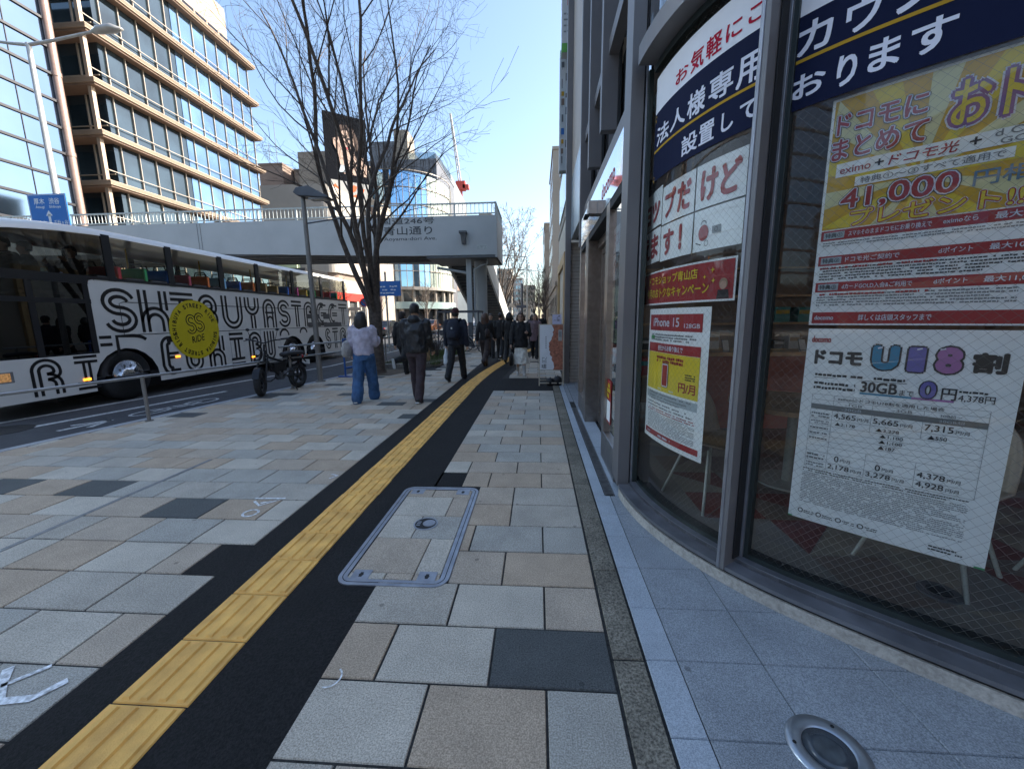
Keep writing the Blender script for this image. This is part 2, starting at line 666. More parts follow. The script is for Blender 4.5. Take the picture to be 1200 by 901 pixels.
# yellow guiding strip: 300 mm blocks, four raised bars each
YEL = M("worn yellow paving rubber", (0.88, 0.46, 0.11), 0.7, var=0.2, scale=7, bump=0.2, bscale=160, detail=8)
g = MB()
def strip_x(y):
    return -1.47 if y < 8 else -1.47 + 0.020 * (y - 8) ** 1.75
y = -4.0 + 0.03
while y < 26:
    y1 = y + 0.303
    xa, xb = strip_x(y), strip_x(y1)
    j = rr.uniform(-0.004, 0.004)
    P = lambda u, v, z: ((xa + (xb - xa) * v) + u + j, y + (y1 - y) * v, z)
    z0 = 0.002 + rr.uniform(0, 0.0008)
    w = 0.153
    vs = [P(-w, .008, -.004), P(w, .008, -.004), P(w, .992, -.004), P(-w, .992, -.004), P(-w + .004, .02, z0), P(w - .004, .02, z0), P(w - .004, .98, z0), P(-w + .004, .98, z0)]
    g.add(vs, [(4, 5, 6, 7), (0, 1, 5, 4), (1, 2, 6, 5), (2, 3, 7, 6), (3, 0, 4, 7)], YEL)
    for c in (-0.1125, -0.0375, 0.0375, 0.1125):
        b0, b1, t0, t1 = 0.017, 0.017, 0.0115, 0.0115
        vs = [P(c - b0, .045, z0), P(c + b0, .045, z0), P(c + b0, .955, z0), P(c - b0, .955, z0),
              P(c - t0, .065, z0 + .008), P(c + t0, .065, z0 + .008), P(c + t0, .935, z0 + .008), P(c - t0, .935, z0 + .008)]
        g.add(vs, [(4, 5, 6, 7), (0, 1, 5, 4), (1, 2, 6, 5), (2, 3, 7, 6), (3, 0, 4, 7)], YEL)
    y = y1
g.build("tactile_path_strip", kind="structure")

# old concrete strip, shop apron
g = MB()
y = -5.0
while y < 8.9:
    L_ = rr.choice((0.42, 0.6, 0.6, 0.3))
    if y + L_ > 7.6 and y < 7.8:
        pass
    stone_tile(g, 0.317, 0.452, y, y + L_, CONC, 0.002, 0.004)
    y += L_
g.build("old_kerb_strip", kind="structure")
AP_L = stone("apron granite border", (0.27, 0.30, 0.335), (0.50, 0.545, 0.59), 210, 0.15, 0.5, 0.1)
AP_D = stone("apron granite field", (0.16, 0.175, 0.19), (0.40, 0.425, 0.45), 210, 0.2, 0.5, 0.1)
g = MB()
yy = [-2.0 + 0.305 * k for k in range(0, 11)]
yy = [-1.88, -1.57, -1.27, -0.96, -0.66, -0.35, -0.05, 0.26, 0.56, 0.87, 1.17, 1.485, 1.79, 2.11, 2.44, 2.75, 3.05]
for y0, y1 in zip(yy[:-1], yy[1:]):
    stone_tile(g, 0.458, 0.588, y0, y1, AP_L, 0.003, 0.0015)
    xs = [0.588, 0.935, 1.36, 1.80, 2.24, 2.68, 3.12]
    for a, b in zip(xs[:-1], xs[1:]):
        stone_tile(g, a, b, y0, y1, AP_D, 0.003, 0.0015)
y = 3.05
while y < 8.6:
    stone_tile(g, 0.458, 0.548, y, y + .61, AP_L, 0.003, 0.0015)
    stone_tile(g, 0.628, 0.80, y, y + .61, AP_L if y < 5.6 else AP_D, 0.003, 0.0015)
    if y > 6.2:
        stone_tile(g, 0.55, 0.626, y, y + .61, AP_D, 0.003, 0.0015)
        stone_tile(g, 0.80, 1.6, y, y + .61, AP_D, 0.003, 0.0015)
    y += .61
g.build("shop_apron_paving", kind="structure")

# road markings
g = MB()
zr = -0.121
fm = lambda x, y, o: (x, y, zr + o)
line(g, [(-8.2, 2.5), (-7.9, 4.2), (-7.0, 8.3)], 0.13, fm, PAINT, 0)
line(g, [(-9.1, 2.5), (-8.6, 5.0), (-7.55, 10.6), (-7.1, 13.0), (-7.1, 40)], 0.13, fm, PAINT, 0)
for k in range(14):
    line(g, [(-14.2, -8 + 7 * k), (-14.2, -4 + 7 * k)], 0.15, fm, PAINT, 0)
line(g, [(-17.6, -30), (-17.6, 120)], 0.2, fm, M("worn yellow road paint", (0.5, 0.33, 0.05), 0.7, var=0.3, scale=20), 0)
line(g, [(-28.5, -30), (-28.5, 120)], 0.15, fm, PAINT, 0)
# bicycle lane mark: arrow feathers and a bicycle
bx, by = -6.72, 6.6
ca, sa = math.cos(rad(10.3)), math.sin(rad(10.3))
bm = lambda x, y, o: (bx + x * ca + y * sa, by - x * sa + y * ca, zr + o)
line(g, arc(0.0, 0.62, 0.17, 0, 360, 18, 0.3), 0.05, bm, PAINT, 0, True)
line(g, arc(0.0, -0.28, 0.17, 0, 360, 18, 0.3), 0.05, bm, PAINT, 0, True)
for q in (((0, .62), (.12, .3), (.0, -.28)), ((.12, .3), (-.1, .1), (0, -.28)), ((-.1, .1), (.0, .62)), ((.12, .3), (.2, .32))):
    line(g, q, 0.05, bm, PAINT, 0)
for q in (((-.2, -1.25), (0, -.85), (.2, -1.25)), ((0, -.85), (0, -1.5))):
    line(g, q, 0.09, bm, PAINT, 0)
g.build("road_markings", kind="structure")

# chalk survey marks on the stones
g = MB()
cm = lambda x, y, o: (x, y, 0.0022 + o)
line(g, [(-2.30, 2.88), (-2.05, 2.89)], 0.022, cm, CHALK)
line(g, [(-2.27, 2.83), (-2.18, 2.76), (-2.08, 2.86), (-2.2, 2.80)], 0.022, cm, CHALK)
line(g, arc(-2.16, 2.64, .052, 0, 360, 14), 0.018, cm, CHALK, closed=True)
line(g, [(-1.93, 3.4), (-1.86, 3.37), (-1.9, 3.3)], 0.02, cm, CHALK)
line(g, [(-2.22, 1.30), (-2.14, 1.22), (-2.06, 1.16), (-1.95, 1.18), (-1.90, 1.26)], 0.035, cm, CHALK)
line(g, [(-2.14, 1.22), (-2.05, 1.32)], 0.022, cm, CHALK)
line(g, arc(-0.84, 1.33, 0.045, -100, 60, 10), 0.007, cm, CHALK)
g.build("chalk_markings", kind="structure")
# far pavement over the road
g = MB()
g.box(-80, -32, -120, 400, -.125, 0.0, stone("far pavement concrete", (0.2, 0.19, 0.18), (0.33, 0.32, 0.30), 40))
g.build("far_pavement", kind="structure")
# ================================================================== the phone shop with its curved glass corner
X0 = .652
SEG = [(1.9 * rad(47.4), 1 / 1.9), (2.2, 1 / 9.0), (5.0, 1 / 3.4)]

def pt(s, d=0.0):
    """point of the facade line s metres round the corner, d metres inwards"""
    x, y, a = X0, 3.1, -math.pi / 2
    if s <= 0:
        return (x + d, y - s)
    for L_, k in SEG:
        l = min(s, L_)
        x += (math.sin(a + k * l) - math.sin(a)) / k
        y += -(math.cos(a + k * l) - math.cos(a)) / k
        a += k * l
        s -= l
        if s <= 0:
            break
    return (x - math.sin(a) * d, y + math.cos(a) * d)

def wall(d):
    """map (s, z, off) to the facade surface lying d inside; off pushes outwards"""
    def f(u, v, o=0.0):
        p = pt(u, d - o)
        return (p[0], p[1], v)
    return f

def sweep(mb, s0, s1, d0, d1, z0, z1, m, step=0.08):
    """a rail of rectangular section following the facade"""
    n = max(1, int(math.ceil((s1 - s0) / step))) if s1 > 0 else 1
    vs, fs = [], []
    for i in range(n + 1):
        s = s0 + (s1 - s0) * i / n
        for d, z in ((d0, z0), (d1, z0), (d1, z1), (d0, z1)):
            p = pt(s, d)
            vs.append((p[0], p[1], z))
    for i in range(n):
        for k in range(4):
            k2 = (k + 1) % 4
            fs.append((i * 4 + k, i * 4 + k2, (i + 1) * 4 + k2, (i + 1) * 4 + k))
    fs += [(3, 2, 1, 0), (n * 4, n * 4 + 1, n * 4 + 2, n * 4 + 3)]
    mb.add(vs, fs, m)

FRAME = M("grey violet painted frame", (0.175, 0.165, 0.165), 0.45, 0.15, var=0.06, scale=3)
FRAME_L = M("worn aluminium edge", (0.30, 0.30, 0.32), 0.35, 0.6, var=0.15, scale=9)
SILL = M("weathered sill metal", (0.18, 0.18, 0.195), 0.42, 0.4, var=0.25, scale=6, detail=8)
RUBBER = M("black gasket", (0.012, 0.012, 0.013), 0.7, var=0)
BASE = stone("stained pale base stone", (0.33, 0.305, 0.275), (0.49, 0.455, 0.41), 45, 0.25, 0.8, 0.3)
GREENF = M("dark green inner frame", (0.035, 0.045, 0.043), 0.4, 0.3, var=0.1)
STEEL = M("brushed brown stainless steel", (0.34, 0.31, 0.285), 0.32, 0.95, var=0.12, scale=14)
MIRROR = M("mirror polished fascia", (0.72, 0.76, 0.80), 0.05, 1.0, var=0.03)
WIREG = glass("wired shop glass", (0.97, 0.985, 0.985), 0.85, 0.0, wire=0.030)
UPG = glass("upper window glass", (0.22, 0.27, 0.29), 2.6, 0.0)
DOORG = glass("tinted door glass", (0.35, 0.33, 0.30), 1.8, 0.0)
TANP = M("tan wall panel", (0.40, 0.335, 0.27), 0.5, var=0.06, scale=2)
PALEP = M("pale blue grey panel", (0.42, 0.50, 0.54), 0.25, 0.2, var=0.05)
TILE = M("beige wall tile", (0.46, 0.42, 0.36), 0.5, var=0.10, scale=12)
HTOP = 10.6
SM = 5.0                                           # how far round the corner the glass runs

shop = thing("shop_building", "dark framed corner shop with curved wired glass front and recessed steel entrance", "shop building", (2.5, 3.0, 0))

b = MB()
sweep(b, 0.05, SM, 0.0, 0.30, 0.0, 0.066, BASE)
b.build("base_stone", shop)
b = MB()
sweep(b, 0.05, SM, 0.012, 0.16, 0.066, 0.084, RUBBER)
sweep(b, 0.05, SM, -0.004, 0.085, 0.084, 0.104, SILL)
sweep(b, 0.05, SM, 0.085, 0.135, 0.084, 0.125, SILL)
sweep(b, 0.05, SM, 0.085, 0.089, 0.104, 0.128, FRAME_L)
b.build("sill", shop)
b = MB()
sweep(b, 0.08, SM, 0.135, 0.175, 0.124, 0.150, GREENF)
sweep(b, 0.08, SM, 0.175, 0.24, 0.06, 0.135, GREENF)
b.build("inner_frame", shop)
b = MB()
sweep(b, 0.08, SM, 0.135, 0.175, 3.05, 3.1, GREENF)
b.build("inner_frame", shop)
# the panes, one to a bay
bays = [(-0.16, 1.150), (1.195, 2.32), (2.365, 3.5), (3.545, 5.0)]
def pane(name, s0, s1, d, z0, z1, m, parent):
    mb = MB()
    n = max(1, int((s1 - s0) / 0.06))
    vs, fs, uv = [], [], []
    for i in range(n + 1):
        s = s0 + (s1 - s0) * i / n
        p = pt(s, d)
        vs += [(p[0], p[1], z0), (p[0], p[1], z1)]
        uv += [(s, z0), (s, z1)]
    for i in range(n):
        fs.append((2 * i, 2 * i + 2, 2 * i + 3, 2 * i + 1))
    mb.add(vs, fs, m, True)
    mb.uv = uv
    return mb.build(name, parent)
for s0, s1 in bays:
    pane("glass_pane", s0, s1, 0.155, 0.14, 3.08, WIREG, shop)
    for z0, z1 in ((3.22, 5.2), (5.32, 8.4), (8.55, 9.6)):
        pane("upper_glass", s0, s1, 0.10, z0, z1, UPG, shop)
# upright fins between the bays
for s in (1.137, 2.32, 3.5, 4.95):
    b = MB()
    sweep(b, s, s + 0.040, -0.012, 0.125, 0.086, HTOP, FRAME, 0.2)
    sweep(b, s - 0.001, s + 0.016, -0.016, -0.011, 0.086, HTOP, FRAME_L, 0.2)
    sweep(b, s + 0.042, s + 0.050, 0.06, 0.125, 0.13, HTOP, RUBBER, 0.2)
    sweep(b, s + 0.038, s + 0.062, 0.118, 0.150, 0.128, HTOP, FRAME_L, 0.2)
    sweep(b, s + 0.060, s + 0.085, 0.135, 0.175, 0.128, 3.08, GREENF, 0.2)
    b.build("mullion", shop, 0.002)
for z in (3.09, 5.20, 8.42):
    b = MB()
    sweep(b, 0.09, SM, 0.02, 0.15, z, z + 0.115, FRAME)
    sweep(b, 0.09, SM, 0.15, 0.24, z - 0.02, z + 0.09, RUBBER)
    b.build("transom", shop)
# corner post where the curve meets the entrance
b = MB()
b.box(.652, .742, 3.10, 3.32, 0.068, HTOP, FRAME)
b.box(.742, .752, 3.115, 3.3, 0.105, HTOP, RUBBER)
b.box(.752, .766, 3.09, 3.3, 0.105, HTOP, FRAME_L)
b.box(.766, .80, 3.075, 3.14, 0.105, 3.1, GREENF)
b.build("corner_post", shop, 0.003)

# ---- entrance side
ent = MB()
ent.box(.662, .70, 3.32, 3.90, 0.004, 0.30, STEEL)
ent.box(.655, .665, 3.32, 3.90, 0.285, 0.30, FRAME_L)
ent.build("kick_plate", shop, 0.003)
ent = MB()
ent.box(.655, .705, 3.86, 4.02, 0.301, 2.47, STEEL)
ent.box(.662, .90, 3.90, 4.03, 0.004, 0.30, STEEL)
ent.box(.705, .90, 3.96, 4.03, 0.301, 2.47, RUBBER)
ent.build("entrance_post", shop, 0.003)
ent = MB()
ent.box(.652, .90, 5.36, 5.62, 0.004, 2.47, STEEL)
ent.build("entrance_post", shop, 0.003)
ent = MB()
ent.box(.662, .70, 5.62, 6.36, 0.004, 0.26, STEEL)
ent.build("kick_plate", shop, 0.003)
ent = MB()
ent.box(.655, .705, 6.26, 6.40, 0.261, 2.47, STEEL)
ent.box(.705, .74, 6.30, 6.40, 0.261, 2.47, FRAME)
ent.build("entrance_post", shop, 0.003)
def flat_pane(name, x, y0, y1, z0, z1, m, parent):
    mb = MB()
    mb.add([(x, y0, z0), (x, y1, z0), (x, y1, z1), (x, y0, z1)], [(0, 1, 2, 3)], m)
    mb.uv = [(-y0, z0), (-y1, z0), (-y1, z1), (-y0, z1)]
    return mb.build(name, parent)
flat_pane("glass_pane", .69, 3.32, 3.86, 0.30, 2.47, WIREG, shop)
flat_pane("glass_pane", .69, 5.62, 6.26, 0.26, 2.47, WIREG, shop)
# two sliding doors in the recess
for k, (ya, yb, xd) in enumerate(((4.03, 4.72, .80), (4.68, 5.36, .825))):
    d = MB()
    d.box(xd, xd + .03, ya, ya + .06, 0.02, 2.30, STEEL)
    d.box(xd, xd + .03, yb - .06, yb, 0.02, 2.30, STEEL)
    d.box(xd, xd + .03, ya + .06, yb - .06, 0.02, 0.16, STEEL)
    d.box(xd, xd + .03, ya + .06, yb - .06, 2.22, 2.30, STEEL)
    do = d.build("sliding_door", shop, 0.002)
    p = MB()
    p.box(xd + .012, xd + .018, ya + .06, yb - .06, 0.16, 2.22, DOORG)
    p.build("door_glass", do)
    if k == 0:
        p = MB()
        p.box(xd + .008, xd + .010, 4.32, 4.46, 0.95, 1.30, M("door notice paper", (0.55, 0.56, 0.55), 0.6, var=0.2, scale=60))
        p.build("notice", do)
hd = MB()
hd.box(.66, .92, 3.34, 6.38, 2.40, 2.475, RUBBER)
hd.box(.78, .86, 4.03, 5.36, 2.30, 2.40, STEEL)
hd.build("door_header", shop)
# mirror fascia over the entrance, with its red shop mark, and the lamp fixed to it
f = MB()
f.box(.655, .70, 3.325, 6.42, 2.476, 2.86, MIRROR)
REDP = M("signal red print", (0.55, 0.02, 0.03), 0.45, var=0.05)
fx = lambda u, v, o=0.0: (.655 - o, 4.9 - u, v)
fo = f.build("fascia", shop)
t = MB()
text(t, "docomo", 0.55, 2.60, 1.25, 2.74, fx, [(REDP, 0.02)], 0.003)
t.build("shop_name", fo)
l = MB()
l.box(.56, .655, 4.66, 4.80, 2.56, 2.70, STEEL)
l.box(.52, .57, 4.64, 4.82, 2.53, 2.555, RUBBER)
l.build("fascia_lamp", shop, 0.004)
# facade above the entrance
for z in (2.95, 3.98, 7.2):
    u = MB()
    u.box(.70, .80, 3.325, 6.4, z, z + .13, FRAME)
    u.build("upper_rail", shop, 0.003)
u = MB()
u.box(.66, .80, 3.325, 6.45, HTOP - .6, HTOP, FRAME)
u.build("parapet", shop, 0.003)
for y in (4.42, 5.42, 6.40):
    u = MB()
    u.box(.64, .80, y, y + 0.10, 3.30 if y < 6 else 2.5, HTOP, FRAME)
    u.box(.80, .83, y - .02, y + .1, 3.30, HTOP, RUBBER)
    u.build("upright_fin", shop, 0.003)
for (ya, yb) in ((3.33, 4.42), (4.52, 5.42), (5.52, 6.40)):
    for z0, z1 in ((2.87, 3.95), (4.12, 7.2), (7.33, 10.4), (10.5, 10.55)):
        w = MB()
        w.box(.84, .86, ya, yb, z0, z1, UPG)
        w.build("upper_glass", shop)
u = MB()
u.box(.70, 1.7, 6.52, 8.66, 4.22, HTOP, TANP)
u.build("tan_wall", shop)
u = MB()
u.box(.69, .80, 6.52, 8.66, 3.02, 4.20, PALEP)
u.build("pale_panel", shop, 0.004)
u = MB()
u.box(.80, 1.7, 6.45, 8.66, 3.02, 4.21, RUBBER)
u.build("recess_soffit", shop)
u = MB()
u.box(.585, .70, 8.68, 8.84, 0, HTOP, FRAME)
u.build("end_post", shop, 0.003)
u = MB()
zz = 0.0
while zz < 3.0:
    y0_ = 8.70
    x = .71 + rr.uniform(0, .01)
    while x < 1.7:
        u.box(x, x + .218, 8.80, 8.84, zz + .003, zz + .072, TILE)
        x += .222
    zz += .075
u.box(.705, 1.7, 8.81, 8.9, 0, 3.0, JOINT)
u.build("tiled_wall", shop)

# ---- inside
FL = [M("brown floor tile", (0.26, 0.20, 0.165), 0.4, var=0.1), M("grey floor tile", (0.30, 0.28, 0.26), 0.4, var=0.1), M("red floor tile", (0.24, 0.07, 0.06), 0.4, var=0.1),
      M("sand floor tile", (0.40, 0.35, 0.28), 0.4, var=0.1)]
i_ = MB()
GRT = M("floor grout", (0.34, 0.31, 0.27), 0.6, var=0)
_cf = [pt(k * 0.1, 0.20) for k in range(0, 50)]
i_.prism([(7.0, 3.1, 0.02)] + [(p[0], p[1], 0.02) for p in _cf] + [(7.0, _cf[-1][1], 0.02)], (0, 0, 0.02), GRT)
i_.box(0.90, 7.0, 3.1, 6.6, 0.02, 0.040, GRT)
fl_o = None
r2 = random.Random(5)
def inside(x, y):
    # keep tiles behind the glass line
    for k in range(60):
        s = k * 0.08
        p = pt(s, 0.30)
        q = pt(s, 1.3)
        if abs((x - p[0]) * (q[1] - p[1]) - (y - p[1]) * (q[0] - p[0])) < 0.06 and (x - p[0]) * (q[0] - p[0]) + (y - p[1]) * (q[1] - p[1]) > -0.02:
            return True
    return x > 0.95 and y > 3.1
c = 0.42
for ix in range(0, 15):
    for iy in range(0, 15):
        x, y = 0.75 + ix * c, -0.3 + iy * c
        tri = [((x, y), (x + c, y), (x + c, y + c)), ((x, y), (x + c, y + c), (x, y + c))]
        if (ix + iy) % 2:
            tri = [((x, y), (x + c, y), (x, y + c)), ((x + c, y), (x + c, y + c), (x, y + c))]
        for T in tri:
            cx_, cy_ = sum(p[0] for p in T) / 3, sum(p[1] for p in T) / 3
            if not all(inside(*p) for p in T):
                continue
            q = [(cx_ + (p[0] - cx_) * .965, cy_ + (p[1] - cy_) * .965, 0.044) for p in T]
            i_.add(q, [(0, 1, 2)], r2.choices(FL, (5, 4, 2, 2))[0])
i_.build("shop_floor", shop)
WALLB = M("dark shop back wall", (0.24, 0.17, 0.125), 0.6, var=0.2, scale=2)
w = MB()
w.box(6.9, 7.0, -2, 9, 0, 3.1, WALLB)
w.box(0.9, 7.0, 6.6, 6.7, 0, 3.1, WALLB)
w.box(0.95, 7.0, 3.3, 6.6, 3.10, 3.2, M("shop ceiling", (0.6, 0.58, 0.55), 0.7, var=0.05))
cv = [pt(k * 0.1, 0.26) for k in range(0, 50)]
w.prism([(7.0, 3.3, 3.10)] + [(0.95, 3.3, 3.10)] + [(p[0], p[1], 3.10) for p in cv] + [(7.0, cv[-1][1], 3.10)], (0, 0, .1), MATS["shop ceiling"])
w.build("back_wall", shop)
# the rest of the building, above the glass
w = MB()
w.box(1.9, 12.0, 3.0, 8.7, 9.4, HTOP, FRAME)
w.box(1.7, 12, 6.7, 8.7, 0, 9.4, WALLB)
w.box(7.05, 12, -2.0, 6.7, 0, HTOP, WALLB)
w.prism([(7.0, 3.3, 5.24)] + [(0.95, 3.3, 5.24)] + [(p[0], p[1], 5.24) for p in cv] + [(7.0, cv[-1][1], 5.24)], (0, 0, .1), WALLB)
for z in (8.46,):
    w.prism([(7.0, 3.3, z)] + [(0.95, 3.3, z)] + [(p[0], p[1], z) for p in cv] + [(7.0, cv[-1][1], z)], (0, 0, .1), WALLB)
cv2 = [pt(k * 0.15, 0.16) for k in range(1, 33)]
w.prism([(7.0, 3.3, 9.6)] + [(p[0], p[1], 9.6) for p in cv2] + [(7.0, cv2[-1][1], 9.6)], (0, 0, HTOP - 9.6), FRAME)
w.build("upper_storeys", shop)

# ---- furniture and goods inside
SHELL = M("beige moulded chair shell", (0.60, 0.50, 0.38), 0.45, var=0.06)
LEGM = M("pale green grey chair leg", (0.44, 0.45, 0.40), 0.4, var=0.05)
def chair(x, y, rz, label, group):
    t = thing("shell_chair", label, "chair", (x, y, 0.044), group)
    c_, s_ = math.cos(rz), math.sin(rz)
    T = lambda px, py, pz: (x + px * c_ - py * s_, y + px * s_ + py * c_, 0.044 + pz)
    for sx, sy in ((1, 1), (-1, 1), (1, -1), (-1, -1)):
        m = MB()
        m.tube([T(sx * .11, sy * .11, .43), T(sx * .23, sy * .22, 0)], [.013, .010], LEGM, 8)
        m.build("leg", t)
    sh = MB()
    n, k = 14, 12
    vs, fs = [], []
    for i in range(n + 1):
        v = i / n
        for j in range(k + 1):
            uu = j / k * 2 - 1
            if v < .5:
                py = .23 - .46 * (v / .5)
                wd = .235 * (1 - .25 * (1 - v / .5) ** 3)
                pz = .44 + .035 * uu * uu + .02 * (1 - v / .5)
                px = uu * wd
            else:
                q = (v - .5) / .5
                py = -.23 - .10 * q + .07 * uu * uu * (1 - q * .4)
                pz = .455 + .40 * q + .035 * uu * uu * (1 - q)
                px = uu * .235 * (1 - .55 * q ** 4)
            vs.append(T(px, py, pz))
    for i in range(n):
        for j in range(k):
            a = i * (k + 1) + j
            fs.append((a, a + 1, a + k + 2, a + k + 1))
    sh.add(vs, fs, SHELL, True)
    so = sh.build("seat_shell", t)
    md = so.modifiers.new("thickness", 'SOLIDIFY')
    md.thickness = 0.014
    return t
chair(1.30, 2.95, rad(200), "beige shell chair behind the post between two glass bays", "shell chairs in the shop")
chair(2.15, 2.15, rad(120), "beige shell chair behind the tariff poster with U18", "shell chairs in the shop")
chair(2.75, 1.85, rad(160), "beige shell chair farther inside right of the tariff poster", "shell chairs in the shop")
WOOD = M("warm wood table top", (0.46, 0.28, 0.14), 0.4, var=0.25, scale=9)
t = thing("counter_table", "round wooden table with one pale leg among the shop chairs", "table", (2.1, 3.3, .044))
m = MB(); m.tube([(2.1, 3.3, .70), (2.1, 3.3, .735)], .48, WOOD, 32); m.build("table_top", t)
m = MB(); m.tube([(2.1, 3.3, .06), (2.1, 3.3, .70)], .035, LEGM, 12); m.tube([(2.1, 3.3, .044), (2.1, 3.3, .06)], .24, LEGM, 20); m.build("leg", t)
REDW = M("dull red counter panel", (0.30, 0.10, 0.07), 0.5, var=0.15)
t = thing("service_counter", "long dark counter with wooden top and red front at the back of the shop", "counter", (3.4, 5.0, .044))
m = MB(); m.box(2.0, 5.6, 4.9, 5.4, .95, 1.0, WOOD); m.build("counter_top", t, .004)
m = MB(); m.box(2.05, 5.55, 4.96, 5.36, .044, .95, REDW); m.build("counter_front", t)
t = thing("display_shelf", "dark shelf unit with pale boards against the shop's back wall", "shelf", (4.0, 6.2, .044))
m = MB(); m.box(1.5, 6.4, 6.50, 6.56, .044, 2.6, WALLB); m.build("back_panel", t)
for z in (.5, .9, 1.3, 1.7, 2.1):
    m = MB(); m.box(1.5, 6.4, 6.18, 6.50, z, z + .03, WOOD); m.build("shelf_board", t)
BOXC = [M("box colour " + n, c_, 0.5, var=0.1) for n, c_ in (("white", (.5, .5, .5)), ("red", (.4, .04, .04)), ("kraft", (.35, .24, .14)), ("teal", (.05, .25, .25)), ("black", (.03, .03, .03)), ("yellow", (.5, .35, .05)))]
names = ["white", "red", "brown", "teal", "black", "yellow"]
k = 0
for z in (.53, .93, 1.33, 1.73):
    x = 1.6
    while x < 6.2:
        wd, ht = r2.uniform(.10, .22), r2.uniform(.12, .28)
        if r2.random() < .55:
            q = r2.randrange(6)
            m = MB()
            m.box(x, x + wd, 6.22, 6.42, z, z + ht, BOXC[q])
            m.box(x + .01, x + wd - .01, 6.217, 6.22, z + ht * .55, z + ht * .8, BOXC[(q + 2) % 6])
            o = m.build("goods_box", None, .003)
            tag(o, "small goods box with a colour band on the shelves at the back of the shop", "box", "goods boxes on the shop shelves")
            k += 1
        x += wd + r2.uniform(.05, .2)
# phones and stands on the counter
for q in range(7):
    x = 2.3 + q * .45
    m = MB()
    mt = Matrix.Translation((x, 5.0, 1.06)) @ Matrix.Rotation(rad(-25), 4, 'X')
    m.box(-.04, .04, -.006, .006, -.055, .09, BOXC[4], mt)
    m.box(-.036, .036, -.0075, -.006, -.05, .085, BOXC[0], mt)
    m.box(-.03, .03, 0, .06, -.064, -.05, BOXC[0], mt)
    o = m.build("display_phone", None, .002)
    tag(o, "small phone on a stand along the dark counter inside the shop", "phone", "display phones on the counter")
# round outlet set in the shop floor
m = MB()
m.tube([(2.02, 1.92, .044), (2.02, 1.92, .054)], .085, SILL, 24)
m.tube([(2.02, 1.92, .054), (2.02, 1.92, .056)], .05, RUBBER, 20)
o = m.build("floor_outlet", None)
tag(o, "round grey socket cover set in the shop floor below the tariff poster", "outlet cover")

# ================================================================== posters on and behind the glass
WHITE = M("white poster paper", (0.86, 0.88, 0.87), 0.5, var=0.03, scale=3)
BANW = M("white banner vinyl", (0.78, 0.77, 0.80), 0.7, var=0.02, spec=0.08)
NAVY = M("navy banner vinyl", (0.010, 0.014, 0.042), 0.7, var=0.05, spec=0.08)
GOLD = M("gold rule print", (0.46, 0.27, 0.03), 0.7, var=0.05, spec=0.08)
CRIM = M("crimson lettering", (0.42, 0.012, 0.04), 0.7, var=0.05, spec=0.08)
LETW = M("white lettering", (0.72, 0.72, 0.80), 0.7, var=0.02, spec=0.08)
YEL2 = M("poster yellow", (0.72, 0.56, 0.03), 0.5, var=0.04)
AMB = M("poster amber ray", (0.60, 0.36, 0.015), 0.5, var=0.04)
CREAM = M("poster cream ray", (0.66, 0.64, 0.36), 0.5, var=0.04)
DRED = M("poster dark red", (0.36, 0.018, 0.022), 0.5, var=0.05)
BLK = M("poster black ink", (0.018, 0.018, 0.02), 0.5, var=0)
GRY = M("poster grey ink", (0.20, 0.21, 0.22), 0.5, var=0)
LGRY = M("poster pale grey", (0.42, 0.47, 0.50), 0.5, var=0.03)
VIO = M("poster violet", (0.24, 0.10, 0.26), 0.5, var=0.03)
OUTER = wall(0.150)
INNER = wall(0.185)

def poster(name, label, cat, fn, group=None):
    m = MB()
    fn(m)
    o = m.build(name, None)
    return tag(o, label, cat, group)

def ban_l(m):
    F = OUTER
    s0, s1 = 0.105, 1.135
    sheet(m, s0, 2.775, s1, 2.995, F, BANW, 0.002, 18)
    sheet(m, s0, 2.345, s1, 2.775, F, NAVY, 0.002, 18)
    sheet(m, s0 + .005, 2.528, s1, 2.542, F, GOLD, 0.004, 18)
    for c_, u0, u1, z0, z1 in (("お", .405, .540, 2.808, 2.885), ("気", .560, .675, 2.795, 2.902), ("軽", .692, .808, 2.794, 2.902), ("に", .832, .932, 2.808, 2.890), ("こ", .965, 1.055, 2.815, 2.888)):
        text(m, c_, u0, z0, u1, z1, F, [(CRIM, .022)], .004)
    for c_, u0, u1, z0, z1 in (("法", .150, .345, 2.556, 2.672), ("人", .362, .535, 2.565, 2.675), ("様", .552, .710, 2.556, 2.688), ("専", .735, .902, 2.562, 2.690), ("用", .918, 1.075, 2.550, 2.690)):
        text(m, c_, u0, z0, u1, z1, F, [(LETW, .026)], .004)
    for c_, u0, u1, z0, z1 in (("設", .512, .665, 2.372, 2.482), ("置", .676, .795, 2.376, 2.484), ("し", .842, .920, 2.382, 2.478), ("て", .955, 1.058, 2.388, 2.476)):
        text(m, c_, u0, z0, u1, z1, F, [(LETW, .024)], .004)
    for cx_, cy_ in ((0.125, 2.745), (0.125, 2.365)):
        line(m, arc(cx_, cy_, .014, 0, 300, 10), .004, F, GOLD, .004)
        line(m, arc(cx_ + .006, cy_ - .016, .009, 40, 330, 8), .003, F, GOLD, .004)
poster("glass_banner", "navy and white banner across the first curved pane, reading from red to white script", "banner", ban_l)

